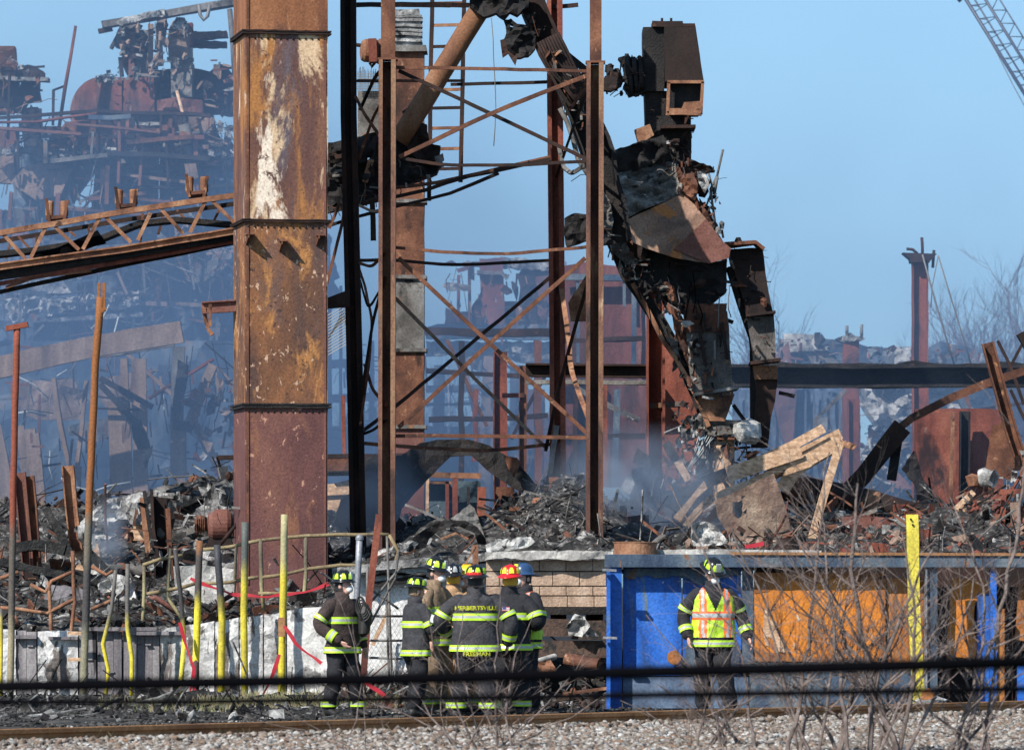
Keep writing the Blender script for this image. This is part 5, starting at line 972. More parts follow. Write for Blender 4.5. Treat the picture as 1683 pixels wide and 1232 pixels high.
# junk on wall top near helmets
plate('bent_hoop_sheet', 'black bent hoop-shaped sheet on the wall above the helmets', 'sheet', [(660, 905), (672, 888), (700, 868), (730, 854), (765, 855), (785, 866), (798, 885), (800, 895), (785, 893), (780, 876), (755, 864), (725, 868), (705, 885), (700, 900)], 73.5, 'char', 7, .12, 3, .12, .6)
plate('crumpled_foil', 'grey crumpled mesh sheet standing up behind the bent hoop', 'sheet', [(740, 852), (772, 828), (780, 835), (800, 890), (790, 885), (775, 862)], 73.9, 'greymetal', 6, .08, 4, .02, .6)
plate('grey_lump', 'rounded grey lump at the left end of the bent hoop', 'scrap', [(655, 905), (660, 893), (675, 887), (688, 892), (680, 903), (668, 908)], 73.2, 'ash', 5, .1, 4, .2, .5)
for i, (p, m_) in enumerate((([(665, 828), (700, 842), (740, 862), (790, 880)], 'greymetal'), ([(785, 832), (815, 842), (840, 855), (862, 872)], 'rust_dk'), ([(785, 833), (805, 850), (830, 870)], 'rust'), ([(735, 862), (760, 880), (790, 868)], 'char'), ([(725, 886), (750, 875), (770, 885)], 'rust_lite'))):
    member('bent_bar', ['long pale bent bar sloping right above the helmets', 'thin dark arched bar right of the crumpled mesh', 'rusty bar below the thin arched bar', 'black bar lying inside the bent hoop', 'reddish bar at the foot of the bent hoop'][i], 'bar', p, 74.5, 4, m_, 'bar', .04, wp=.02)
member('bent_bar', 'pale bar sticking out of the black heap between right tower legs', 'bar', [(860, 807), (890, 814), (960, 828)], 77.5, 3, 'greymetal', 'bar', .03)
member('bent_bar', 'dark bent cable lying over the black heap', 'bar', [(880, 850), (905, 828), (925, 815), (950, 812)], 78, 5, 'char', 'tube', wp=.02)
# ================================================================ LEFT BACKGROUND: collapsed process building (about 110 m away)
DB = 112.0
pb = T('process_building', 'collapsed burnt process building with a curved rusty hood fading in smoke at the left', 'building', P(200, 900, DB)); pb.location.z = 1
def bp(nm, poly, mt, D=DB, res=12, amp=.12, nsc=1.2, th=.4, jag=.8, par=pb, **k):
    mb = MB(); sheet(mb, poly, D, res, amp, nsc, th, jag, **k); return mb.build(nm, M[mt] if isinstance(mt, str) else mt, par)
def bb(nm, pts_, wpx, mt, D=DB, th=.2, prof='bar', par=pb, wp=.03):
    mb = MB(); q = resample(px2(pts_, D), .6); W = wpx * PX(D)
    if prof == 'tube': mb.tube(q, W / 2, 10)
    elif prof == 'chan': mb.chan(q, W, th, W * .15)
    else: mb.bar(q, W, th)
    if wp: mb.warp(wp, 1.5, seed=wpx)
    return mb.build(nm, M[mt], par)
# curved hood: half barrel
mb = MB(); n = 16
def hood(mb, x0, x1, yb, cxp, ry, D, dep):
    pts_ = []
    for i in range(n + 1):
        a = math.pi - (math.pi / 2) * i / n; pts_.append((cxp + (cxp - x0) * math.cos(a), yb - ry * math.sin(a)))
    pts_ += [(x1, yb - ry), (x1, yb)]
    prism(mb, pts_, D, dep)
hood(mb, 115, 200, 187, 165, 60, DB, 2.2); mb.build('curved_hood', M['hoodrust'], pb)
mb = MB(); qbox(mb, 203, 254, 183, 203, 253, 128, DB - .2, 2, 6, .02); mb.build('hood_box', M['hoodrust'], pb)
bp('torn_rim', [(155, 132), (165, 125), (178, 120), (182, 130), (200, 127), (255, 126), (255, 131), (160, 134)], 'ash', amp=.2, res=6)
bp('upper_frame', [(193, 50), (203, 38), (228, 40), (232, 60), (230, 125), (212, 126), (202, 110), (200, 80), (190, 78)], 'greymetal', amp=.35, res=7, jag=1.5, ridge=2)
bp('upper_frame', [(226, 50), (248, 52), (248, 110), (258, 125), (226, 126)], 'ash', DB + .4, res=8, amp=.3, jag=1.5)
for p, w_, m_ in (([(248, 125), (247, 40)], 8, 'woodgrey'), ([(264, 108), (260, 40)], 9, 'woodgrey'), ([(216, 125), (218, 52)], 9, 'maroon'), ([(183, 80), (196, 55)], 5, 'greymetal'), ([(198, 95), (200, 126)], 7, 'char')): bb('post', p, w_, m_)
bp('duct_head', [(276, 60), (284, 36), (296, 28), (308, 40), (312, 55), (312, 98), (276, 98)], 'woodgrey', amp=.15, th=1.2)
bp('crown_scrap', [(255, 50), (262, 20), (272, 18), (276, 40), (270, 60)], 'greymetal', amp=.3, res=6, jag=1.5)
bp('lattice_cap', [(284, 40), (290, 29), (303, 29), (310, 45), (300, 60), (286, 55)], 'ash', DB - .3, res=5, amp=.3, jag=1)
bb('flange', [(274, 98), (318, 99)], 5, 'greymetal'); bp('duct_lower', [(280, 100), (315, 100), (316, 160), (282, 162)], 'greymetal', th=1)
bp('dark_bay', [(250, 115), (285, 112), (285, 175), (258, 176)], 'char', DB + .6); bp('dark_bay', [(316, 112), (345, 118), (360, 105), (372, 108), (388, 128), (388, 190), (318, 185)], 'char', DB + .8, jag=2)
bp('side_box', [(258, 165), (290, 160), (333, 165), (333, 185), (258, 182)], 'maroon', DB - .3); bp('side_arm', [(314, 52), (372, 50), (374, 60), (314, 66)], 'rust', res=6, jag=1); bp('side_arm', [(314, 66), (372, 68), (372, 77), (316, 77)], 'rust_dk', res=6, jag=.8)
bp('side_post', [(308, 38), (316, 37), (317, 75), (309, 75)], 'rust_red', res=6)
bb('crossbeam', [(168, 42), (250, 28), (395, 2)], 11, 'greymetal', DB - .5, .35); bb('crossbeam', [(162, 52), (185, 47)], 7, 'rust_dk', DB - .5)
bp('crossbeam_scrap', [(190, 38), (205, 28), (240, 22), (270, 15), (272, 28), (230, 36), (200, 44)], 'ash', DB - .7, res=6, amp=.3, jag=2)
bb('pipe_post', [(378, 15), (386, 125)], 9, 'greymetal', DB - .6, prof='tube')
mb = MB(); mb.tube(px2([(327, 8), (329, 25), (335, 33), (341, 27), (345, 8)], DB - .8), .04, 6); mb.build('chain', M['wire'], pb)
# deck and rails
bb('deck_edge', [(-20, 195), (110, 186), (160, 183), (320, 187), (345, 190)], 5, 'rust_dk', DB - 1); bb('handrail', [(-20, 201), (60, 200), (160, 186)], 3, 'rust_red', DB - 1.1)
for p in ([(160, 183), (160, 250)], [(265, 185), (265, 255)], [(15, 120), (15, 230)], [(87, 148), (87, 205)], [(66, 178), (66, 240)], [(30, 210), (30, 280)]): bb('rail_post', p, 3.5, 'rust_dk', DB - 1)
bb('leaning_pole', [(98, 210), (107, 145), (124, 42)], 4, 'rust_red', DB - .8); bb('leaning_pole', [(87, 150), (107, 142)], 1.5, 'rust_dk', DB - .8); bb('deck_edge', [(20, 212), (100, 210)], 6, 'rust_dk', DB - .5)
bp('left_head', [(-20, 75), (24, 76), (26, 125), (-20, 125)], 'rust', jag=.5); bp('left_head_scrap', [(26, 112), (45, 106), (62, 112), (72, 118), (72, 128), (26, 128)], 'rust_dk', res=6, jag=1.5)
bb('left_deck', [(-20, 128), (80, 132)], 6, 'ash', DB, .5, wp=.06)
bp('left_bay', [(-20, 130), (64, 132), (66, 165), (45, 168), (35, 185), (-20, 188)], 'char', DB + .3, jag=2, holes=[[(50, 135), (56, 137), (53, 145)], [(28, 135), (36, 138), (30, 142)]])
bp('left_bay', [(35, 180), (62, 176), (64, 240), (40, 240), (36, 220)], 'char', DB + .4, jag=1.5); bp('left_bay', [(-20, 210), (25, 212), (22, 245), (-20, 245)], 'maroon', DB + .3)
bp('sloped_panel', [(68, 242), (110, 200), (160, 198), (158, 245)], 'rust', DB - .3, amp=.1); bp('mid_wall', [(112, 190), (255, 188), (258, 245), (158, 245), (140, 240)], 'maroon', DB + .1, res=14, amp=.15)
bp('mid_wall', [(255, 186), (350, 188), (356, 215), (372, 245), (375, 260), (255, 250)], 'greymetal', DB + .2, res=12, amp=.25, jag=1)
for (x0, x1, y0, y1, m_) in ((190, 205, 192, 235, 'char'), (212, 220, 192, 225, 'char'), (163, 185, 200, 210, 'char'), (222, 262, 200, 206, 'ash'), (165, 222, 222, 228, 'rust_dk'), (300, 345, 215, 220, 'greymetal'), (262, 300, 205, 215, 'rust'), (310, 352, 192, 215, 'woodgrey'), (225, 262, 210, 240, 'rust'), (285, 300, 188, 205, 'rust_dk')):
    bp('wall_detail', [(x0, y0), (x1, y0 + U(-1, 1)), (x1 + U(-2, 2), y1), (x0, y1)], m_, DB - .4, res=8, amp=.05, th=.15)
bp('soot_ledge', [(-20, 245), (60, 242), (160, 246), (300, 244), (370, 250), (372, 256), (160, 254), (-20, 252)], 'ash', DB - .5, res=7, amp=.25, jag=2)
bp('lower_wall', [(-20, 252), (22, 252), (24, 300), (-20, 300)], 'woodgrey', DB + .2); bp('lower_wall', [(25, 252), (155, 252), (160, 275), (110, 345), (20, 345)], 'bluedk', DB + .3, res=16, amp=.2)
bp('lower_wall', [(160, 250), (260, 252), (258, 345), (150, 345)], 'greymetal', DB + .2, res=16, amp=.2); bp('lower_wall', [(262, 250), (385, 255), (388, 345), (262, 345)], 'bluedk', DB + .4, res=14, amp=.3, jag=1)
bp('bright_panel', [(40, 275), (90, 262), (118, 280), (100, 320), (60, 330), (16, 300)], 'woodgrey', DB - .3, amp=.08); bp('bright_panel', [(20, 342), (62, 340), (64, 375), (25, 378)], 'greymetal', DB - .4)
for p, w_, m_ in (([(302, 205), (322, 310)], 20, 'greymetal'), ([(290, 150), (308, 215), (318, 250)], 5, 'woodlt')): bb('diagonal_pipe', p, w_, m_, DB - .9, prof='tube')
bp('pipe_collar', [(294, 215), (312, 218), (314, 235), (298, 238)], 'rust_lite', DB - 1.2, res=6); bp('pipe_sleeve', [(303, 270), (322, 268), (326, 292), (306, 296)], 'woodgrey', DB - 1.2, res=6, amp=.08)
for i in range(46):
    x = U(20, 380); y = U(255, 470); a = U(-1, 1) * (1.3 if i % 2 else .3); L_ = U(25, 90)
    bb('fallen_brace', [(x, y), (x + L_ * math.sin(a), y + L_ * math.cos(a))], U(2, 5), random.choice(['greymetal', 'rust_dk', 'bluedk', 'char', 'woodgrey', 'rust']), DB + U(-1.2, .1), .08)
for i in range(26):
    x = U(10, 370); y = U(330, 540); s = U(10, 32)
    bp('fallen_sheet', [(x, y), (x + s * U(.6, 1.4), y + U(-8, 8)), (x + s * U(.5, 1.3), y + s * U(.5, 1)), (x - s * U(0, .4), y + s * U(.4, 1))], random.choice(['greymetal', 'woodgrey', 'maroon', 'ash', 'bluedk', 'char', 'bluedk']), DB + U(-1.3, 0), res=7, amp=.15, th=.05)
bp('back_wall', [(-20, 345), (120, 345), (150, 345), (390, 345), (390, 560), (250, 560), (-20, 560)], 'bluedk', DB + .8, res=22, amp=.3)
bp('bright_sheet', [(12, 470), (130, 440), (135, 445), (133, 480), (15, 485)], 'ashlite', DB - .9, res=9, amp=.1); bp('bright_sheet', [(280, 410), (340, 395), (388, 415), (345, 470), (300, 460)], 'greymetal', DB - .8, amp=.2)
bp('insulation_fringe', [(8, 492), (60, 488), (140, 484), (228, 476), (230, 500), (200, 508), (170, 505), (140, 512), (110, 508), (80, 520), (50, 512), (30, 535), (15, 520)], 'ashlite', DB - 1.3, res=6, amp=.3, nsc=3, jag=2.5, ridge=1.5)
bp('sill', [(60, 523), (170, 517), (235, 513), (235, 520), (60, 530)], 'ash', DB - 1.3, res=6, jag=1)
bp('void_shade_sheet', [(55, 530), (240, 520), (245, 560), (55, 580)], 'char', DB - .3)  # near-black sheet standing in for the shade inside the opening
CB = ['greymetal', 'rust_dk', 'char', 'woodgrey', 'rust', 'maroon', 'ash']
clutter(pb, [(195, 45), (245, 35), (312, 30), (316, 120), (250, 128), (205, 126)], DB - .7, 120, 4, 16, ['greymetal', 'ash', 'char', 'woodgrey', 'rust_dk'], .3, 61)
clutter(pb, [(60, 190), (350, 185), (375, 250), (60, 250)], DB - .8, 150, 5, 30, CB + ['char', 'char'], .3, 62, shards=False)
clutter(pb, [(-10, 250), (388, 250), (388, 345), (-10, 345)], DB - .6, 220, 6, 40, CB + ['char', 'bluedk', 'char'], .5, 63, rods=.3, shards=False)
clutter(pb, [(-10, 345), (388, 345), (388, 540), (-10, 560)], DB - 1.2, 520, 6, 40, CB + ['char', 'bluedk', 'char'], .5, 64, rods=.3, shards=False)
clutter(pb, [(-10, 80), (70, 110), (70, 240), (-10, 240)], DB - .2, 90, 4, 18, CB, .3, 65); clutter(pb, [(320, 95), (388, 105), (388, 250), (350, 250)], DB - .2, 90, 4, 20, CB, .4, 66)
clutter(pb, [(155, 118), (260, 118), (260, 132), (155, 134)], DB - .3, 60, 3, 8, ['ash', 'greymetal'], .4, 67); clutter(pb, [(-10, 238), (388, 240), (388, 258), (-10, 256)], DB - .7, 160, 3, 14, ['ash', 'greymetal', 'char', 'ashlite'], .4, 68)
for i in range(40):   # layered girders, ledges and frames of the collapsed floors
    y = 192 + i * 9 + U(-4, 4); x = U(-20, 250); L_ = U(60, 190); sg = U(-.12, .12)
    if y > 345 and random.random() < .35: continue
    bb('floor_girder', [(x, y), (x + L_ / 2, y + sg * L_ / 2 + U(-2, 2)), (min(388, x + L_), y + sg * L_)], U(3, 9), random.choice(['rust_dk', 'char', 'greymetal', 'maroon', 'rust', 'bluedk', 'woodgrey']), DB - U(.6, 1.3), .25)
for i in range(26):
    x = U(0, 385); y = U(190, 440); bb('floor_post', [(x, y), (x + U(-4, 4), y + U(35, 110))], U(3, 8), random.choice(['rust_dk', 'char', 'greymetal', 'maroon', 'rust']), DB - U(.5, 1.2), .2)
# big timbers in the lower left, about 100 m away
DT = 98.0; gt = 'charred timbers standing in the smoke at the left'
def timber(label, pts_, wpx, mt='woodgrey', D=DT, th=.25): return member('timber', label, 'timber', pts_, D, wpx, mt, 'bar', th, group=gt, wp=.02)
timber('huge pale timber sloping up right behind the two tall pipes', [(-20, 608), (140, 572), (300, 545)], 36, 'woodgrey', 96)
timber('second darker timber continuing right of the huge sloping one', [(150, 575), (285, 555)], 30, 'greymetal', 96.6)
for lab, p, w_, m_ in (('wide double timber upright left of centre in the smoke', [(200, 815), (196, 660)], 36, 'woodgrey'), ('narrow upright timber rising above the wide double one', [(208, 760), (204, 590)], 12, 'woodgrey'),
    ('upright timber with a dark cut right of the narrow one', [(232, 810), (228, 590)], 24, 'woodgrey'), ('pale upright timber half way to the big duct', [(293, 800), (293, 700)], 25, 'woodgrey'), ('upper part of upright timber with a dark bent plate', [(290, 705), (294, 570)], 20, 'greymetal'),
    ('timber leaning right nearest the big duct', [(310, 700), (350, 600)], 16, 'woodgrey'), ('slanting timber at the lower right of the smoky bay', [(370, 790), (318, 690)], 14, 'woodgrey'), ('reddish slanting strip beside the lower right timber', [(362, 785), (312, 680)], 6, 'rust_red'),
    ('thin leaning pole right of the far left pipe', [(122, 800), (100, 700), (88, 622)], 7, 'woodgrey'), ('thin pole leaning right before the dark bay', [(125, 790), (142, 625)], 6, 'woodgrey'), ('short thin upright stick by the thin poles', [(130, 840), (131, 765)], 5, 'woodgrey'),
    ('leaning board at the far left edge, lower one', [(10, 838), (-12, 735)], 18, 'woodgrey'), ('leaning board at the far left edge, upper one', [(22, 830), (-5, 700)], 14, 'woodgrey'), ('board leaning beside the far left pipe', [(45, 800), (33, 700)], 13, 'woodgrey'), ('wide board leaning right of the far left pipe', [(66, 822), (48, 705)], 20, 'woodgrey'), ('short board at the right of the leaning set', [(72, 822), (60, 712)], 8, 'woodgrey'),
    ('dark diagonal beam crossing the smoky uprights', [(165, 632), (230, 700)], 9, 'char'), ('second dark diagonal beam crossing the smoky uprights', [(165, 622), (250, 668)], 9, 'char'), ('long thin diagonal strut below the sloping timber', [(205, 578), (285, 650)], 6, 'woodgrey'), ('thin diagonal strut up to the duct', [(245, 655), (350, 590)], 4, 'rust_red')):
    timber(lab, p, w_, m_, DT + (0 if 'dark diag' not in lab else -.6))
plate('folded_plate', 'dark bent plate folded round an upright timber in the smoke', 'plate', [(293, 590), (310, 600), (306, 640), (292, 690), (312, 692), (316, 712), (285, 705), (282, 680)], 97.5, 'char', 8, .1, 2, .08, .6)
plate('hanging_plate', 'dark ragged plate hanging between two smoky uprights', 'plate', [(215, 688), (232, 690), (240, 715), (250, 740), (240, 770), (228, 745), (218, 720)], 97.3, 'char', 7, .1, 2, .08, 1)
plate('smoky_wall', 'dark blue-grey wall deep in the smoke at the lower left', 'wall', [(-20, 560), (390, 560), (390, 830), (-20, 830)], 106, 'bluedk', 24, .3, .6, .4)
plate('board_fence', 'pale board panel lit in the smoke behind the leaning poles', 'panel', [(15, 628), (120, 622), (130, 640), (140, 640), (135, 690), (60, 690), (20, 670)], 101, 'woodgrey', 10, .12, 1.5, .1, 1)
plate('board_fence', 'pale slatted panel behind the dark diagonal beams', 'panel', [(162, 620), (215, 615), (240, 625), (240, 680), (200, 690), (165, 660)], 101, 'woodgrey', 10, .12, 1.5, .1, 1)
plate('board_fence', 'low smoky panel behind the wide double timber', 'panel', [(110, 700), (180, 685), (180, 715), (112, 715)], 101, 'greymetal', 10, .12, 1.5, .1, 1)
for i, p in enumerate(([(25, 680), (48, 675), (75, 682)], [(88, 640), (95, 618), (110, 608)], [(15, 612), (55, 630), (80, 655)], [(100, 785), (125, 800), (150, 805), (185, 826)], [(150, 808), (180, 798), (215, 792)], [(268, 640), (270, 680), (276, 712)], [(82, 740), (80, 765), (90, 800)], [(180, 600), (185, 560), (195, 520)], [(150, 540), (170, 520), (180, 500)])):
    member('bent_cable', ['pink hose hooped right of the far left pipe', 'pale hooked cable atop the thin leaning pole', 'pale cable sagging below the sloping timber', 'white cable drooping behind the tall forked pipe', 'white cable rising right of the tall forked pipe', 'pale thin cable beside the upright timber', 'thin curled cable below the leaning poles', 'pale strap hanging above the sloping timber', 'pale strap end by the insulation fringe'][i], 'cable', p, 95 if i in (3, 4) else 99, 2.6 if i != 0 else 4, 'wirelt', 'tube', wp=.02, smin=.3)
lw = T('smoky_wreckage', 'tangle of burnt laths and sheets between the smoky timbers at the left', 'wreckage', P(190, 830, 99))
clutter(lw, [(-10, 560), (388, 560), (388, 800), (-10, 820)], 98.6, 300, 8, 42, ['woodgrey', 'greymetal', 'char', 'rust_dk', 'maroon', 'bluedk', 'char'], 1.2, 71, rods=.3, name='scraps', shards=False); clutter(lw, [(300, 640), (388, 620), (388, 790), (320, 760)], 97.5, 130, 5, 22, ['woodgrey', 'rust', 'char', 'ash', 'rust_red'], .8, 72, rods=.2, name='scraps')
# ---- left rubble near things (behind the white wall)
ln = 78.0
member('steel_post', 'two-tone rusty channel standing in the left rubble', 'post', [(126, 905), (118, 840), (112, 765)], ln, 20, 'rust_lite', 'chan', .15)
member('steel_post', 'wide rusty channel leaning by the far left pipe', 'post', [(48, 960), (40, 860), (32, 776)], ln, 20, 'maroon', 'chan', .15); member('steel_post', 'rusty channel leaning right of the wide one', 'post', [(62, 970), (55, 870), (47, 782)], ln, 18, 'rust', 'chan', .15)
member('steel_post', 'dark square column with rust foot before the ash mound', 'post', [(266, 950), (262, 815)], ln, 24, 'rust_dk', 'chan', .2); member('steel_post', 'rusty foot strip of the dark square column', 'post', [(290, 1000), (280, 920), (276, 835)], ln - .1, 8, 'rust', 'bar', .1)
member('steel_post', 'thin black bar leaning left of the dark square column', 'post', [(258, 925), (246, 870), (237, 806)], ln - .2, 6, 'char', 'bar', .05); member('steel_post', 'thin black bar touching the dark square column', 'post', [(262, 930), (252, 870), (249, 803)], ln - .3, 5, 'rust_dk', 'bar', .05)
member('steel_post', 'pale-stained strip beside the cream plate', 'post', [(244, 915), (238, 860), (234, 818)], ln - .1, 9, 'rust_lite', 'bar', .05)
plate('cream_plate', 'cream coloured sharp plate standing in the left rubble', 'plate', [(204, 884), (218, 868), (232, 838), (237, 860), (240, 886), (222, 888)], ln, 'woodlt', 7, .05, 2, .03, .3)
plate('cream_plate', 'small cream plate behind the tall forked pipe', 'plate', [(150, 905), (160, 892), (166, 915), (158, 920)], ln, 'woodlt', 7, .03, 2, .03, .3)
plate('cream_plate', 'cream plate crossed by burnt beams in the left rubble', 'plate', [(112, 895), (126, 885), (138, 905), (140, 945), (130, 950), (116, 925)], ln + .1, 'woodlt', 7, .05, 2, .03, .3)
member('charred_beam', 'charred timber slanting down right at the left rubble top', 'beam', [(76, 832), (95, 870), (118, 912)], ln - .4, 13, 'woodchar', 'bar', .2, wp=.05, smin=.12); member('charred_beam', 'ribbed black beam lying level in the left rubble', 'beam', [(26, 896), (60, 893), (108, 903)], ln - .4, 17, 'woodchar', 'bar', .25, wp=.06, smin=.12)
member('charred_beam', 'long black burnt beam sloping down right across the left rubble', 'beam', [(-10, 924), (60, 935), (140, 955), (200, 965), (300, 990)], ln - .8, 13, 'woodchar', 'bar', .2, wp=.05, smin=.12); member('charred_beam', 'black burnt wedge above the tall forked pipe foot', 'beam', [(138, 903), (160, 922), (182, 945)], ln - 1, 14, 'woodchar', 'bar', .2, wp=.05, smin=.1)
member('charred_beam', 'black beam running down right to the wall top', 'beam', [(182, 945), (210, 985), (250, 1030)], ln - 1, 12, 'woodchar', 'bar', .2, wp=.05, smin=.12)
member('diagonal_pipe', 'brown pipe leaning in the rubble behind the yellow poles', 'pipe', [(240, 985), (255, 982), (300, 1012)], 74.5, 9, 'maroon', 'tube'); member('diagonal_pipe', 'dark pipe leaning up right behind the blackened yellow pole', 'pipe', [(332, 1018), (360, 990), (385, 975)], 74.5, 8, 'rust_dk', 'tube')
member('diagonal_pipe', 'thin dark pipe leaning onto the big duct', 'pipe', [(362, 895), (390, 860)], 77, 6, 'rust_dk', 'tube')
plate('ash_slab', 'big white ash-covered slab across the left rubble', 'slab', [(95, 900), (112, 870), (120, 868), (150, 840), (185, 825), (200, 835), (210, 860), (190, 880), (150, 905), (140, 980), (100, 985), (92, 940)], 80, 'ashlite', 7, .35, 1.6, .3, 1.5, ridge=1.2)
plate('ash_slab', 'small white ash slab beside the tall forked pipe foot', 'slab', [(160, 960), (185, 940), (215, 950), (225, 985), (195, 1000), (165, 985)], 76.5, 'ashlite', 6, .25, 2, .2, 1.5, ridge=1.2)
plate('ash_slab', 'grey white ash slab behind the charred yellow poles', 'slab', [(300, 900), (345, 905), (388, 900), (388, 935), (330, 930), (290, 925)], 77, 'ash', 6, .25, 2, .2, 1.5, ridge=1.2)
plate('ash_slab', 'pale ash sheet draped at the mound top beside the big duct', 'slab', [(175, 822), (230, 808), (300, 812), (330, 820), (280, 845), (240, 850), (200, 846)], 81, 'ash', 7, .35, 1.6, .3, 1.5, ridge=1.2)
plate('ash_slab', 'black and white burnt sheets sliding left of the electric motor', 'slab', [(285, 880), (310, 850), (345, 815), (388, 785), (390, 830), (360, 850), (330, 880), (300, 905)], 80.5, 'ash', 6, .4, 1.8, .3, 1.8, ridge=1.8)
plate('bark_panel', 'striped grey panel low in the left rubble', 'panel', [(75, 960), (130, 965), (150, 975), (140, 1010), (90, 1010), (72, 995)], 76, 'greyboard', 8, .1, 2, .1, .8); plate('bark_panel', 'pale panel behind the pipe railing posts', 'panel', [(285, 930), (330, 928), (385, 935), (385, 985), (340, 1000), (290, 985)], 76, 'concrete', 9, .1, 1.5, .1, .8)
em = T('gear_motor', 'rusty gear motor half buried beside the big duct', 'motor', P(365, 905, 77.5))
mb = MB(); mb.rev(P(340, 862, 77.5), [(.06, 0), (.2, .03), (.24, .08), (.24, .3), (.2, .36), (.1, .4)], 24, Vector((1, .1, 0))); mb.build('motor_body', M['maroon'], em)
mb = MB(); qbox(mb, 338, 384, 900, 350, 374, 870, 77.4, .3, 4, .01); mb.build('motor_foot', M['rust_dk'], em)
mb = MB()
for k in range(5): mb.rev(P(322 + k * 3, 862, 77.5), [(.1, 0), (.15, .005), (.15, .015), (.1, .02)], 20, Vector((1, .1, 0)))
mb.rev(P(320, 862, 77.5), [(.09, 0), (.09, .22)], 14, Vector((1, .1, 0))); mb.build('pulley', M['rust'], em)
# ================================================================ FAR MIDDLE (seen through the tower) and RIGHT BACKGROUND
fm = T('burnt_frame_building', 'hazy burnt building frame seen through the tower with a red stub column', 'building', P(800, 900, 118)); fm.location.z = 1
def fp(nm, poly, mt, D=118, **k):
    k.setdefault('res', 10); return bp(nm, poly, mt, D, par=fm, **k)
fp('stub_column', [(788, 425), (826, 424), (830, 535), (792, 535)], 'rust_red', amp=.05); fp('column_flange', [(784, 444), (828, 446), (828, 452), (784, 451)], 'greymetal', 117.8, res=6)
for p, w_ in (([(753, 530), (753, 452)], 5), ([(772, 530), (771, 438)], 5), ([(752, 445), (772, 438)], 6)): bb('post', p, w_, 'rust_red', 118, par=fm)
for p in ([(735, 500), (750, 440)], [(757, 450), (768, 512)]): bb('wire', p, 1.2, 'wire', 118, .03, par=fm)
fp('parapet', [(733, 505), (745, 512), (772, 512), (790, 480), (792, 470), (800, 535), (730, 535)], 'rust_dk', jag=1.5); fp('upper_scrap', [(752, 436), (768, 428), (790, 430), (826, 422), (905, 430), (905, 445), (826, 440), (790, 438)], 'ash', 118.2, res=6, jag=2)
fp('dark_wall', [(828, 495), (852, 495), (855, 470), (850, 452), (860, 440), (905, 440), (960, 445), (960, 535), (830, 535)], 'rust_dk', 118.3, jag=2)
fp('dark_wall', [(880, 455), (925, 450), (925, 535), (880, 535)], 'maroon', 118.0)
fp('lintel', [(697, 538), (720, 532), (925, 534), (930, 558), (700, 556)], 'bluedk', 117.5, res=8)
fp('soot_band', [(700, 560), (925, 562), (925, 595), (880, 600), (840, 590), (790, 610), (740, 580), (700, 585)], 'ash', 117.8, jag=2.5, amp=.3)
for p, w_, m_ in (([(720, 760), (722, 600)], 18, 'bluedk'), ([(792, 860), (806, 585)], 22, 'woodgrey'), ([(785, 700), (760, 580), (745, 590)], 8, 'woodgrey'), ([(738, 710), (737, 598)], 2, 'wirelt'), ([(880, 740), (880, 640)], 30, 'maroon'), ([(700, 640), (800, 638)], 12, 'bluedk'), ([(700, 665), (790, 663)], 4, 'rust_dk'), ([(760, 720), (800, 660)], 10, 'bluedk'), ([(846, 780), (846, 600)], 16, 'bluedk'), ([(905, 900), (900, 680)], 14, 'maroon'), ([(770, 800), (765, 700)], 12, 'bluedk'), ([(560, 760), (560, 470)], 5, 'woodgrey'), ([(540, 600), (580, 595)], 14, 'bluedk'), ([(536, 655), (640, 650)], 14, 'bluedk'), ([(610, 720), (612, 560)], 8, 'bluedk')): bb('frame_member', p, w_, m_, 118 + U(-.5, .5), par=fm)
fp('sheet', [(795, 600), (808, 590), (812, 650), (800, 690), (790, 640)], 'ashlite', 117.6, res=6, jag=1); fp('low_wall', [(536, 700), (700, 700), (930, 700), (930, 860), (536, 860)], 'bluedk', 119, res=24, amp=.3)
fp('scrap', [(536, 440), (550, 430), (558, 455), (548, 460), (560, 480), (556, 500), (540, 510), (534, 500)], 'bluedk', 117, res=6, jag=1.5); fp('scrap', [(536, 380), (545, 390), (540, 410), (534, 412)], 'bluedk', 117, res=6, jag=1)
clutter(fm, [(730, 425), (930, 425), (930, 540), (730, 540)], 117.6, 150, 4, 20, CB, .4, 73, name='scraps'); clutter(fm, [(536, 560), (930, 560), (930, 760), (536, 760)], 117, 380, 6, 34, CB + ['bluedk', 'rust_dk', 'char'], .6, 74, name='scraps', shards=False)
bb('frame_member', [(542, 760), (541, 500), (539, 385)], 7, 'bluedk', 117.3, par=fm)
# right side hazy shed
rb = T('corrugated_shed', 'hazy bluish corrugated shed wall behind the wood planks', 'shed', P(1300, 850, 120)); rb.location.z = 1
def rp(nm, poly, mt, D=120, **k): k.setdefault('res', 14); return bp(nm, poly, mt, D, par=rb, **k)
rp('wall', [(1205, 640), (1385, 638), (1385, 860), (1205, 860)], 'bluegrey', amp=.1); rp('wall', [(1262, 600), (1296, 560), (1310, 640), (1300, 770), (1280, 700)], 'maroon', 119.6, amp=.08)
for x in range(1212, 1384, 14): bb('rib', [(x, 855), (x, 642)], 3.5, 'bluedk', 119.8, .08, par=rb, wp=.01)
rp('roof_edge', [(1270, 565), (1300, 558), (1320, 548), (1350, 556), (1385, 560), (1470, 575), (1470, 600), (1275, 600)], 'bluedk', 121, jag=2); rp('roof_sheet', [(1315, 570), (1335, 556), (1385, 600), (1340, 600)], 'greymetal', 120.5); rp('roof_sheet', [(1288, 548), (1345, 550), (1345, 574), (1288, 580)], 'concrete', 120.4, amp=.1)
rp('knob', [(1340, 546), (1349, 546), (1350, 566), (1339, 566)], 'char', 120.2, res=5)
rp('roof_edge', [(1528, 570), (1545, 560), (1565, 566), (1620, 575), (1640, 600), (1530, 600)], 'bluedk', 121, jag=2)
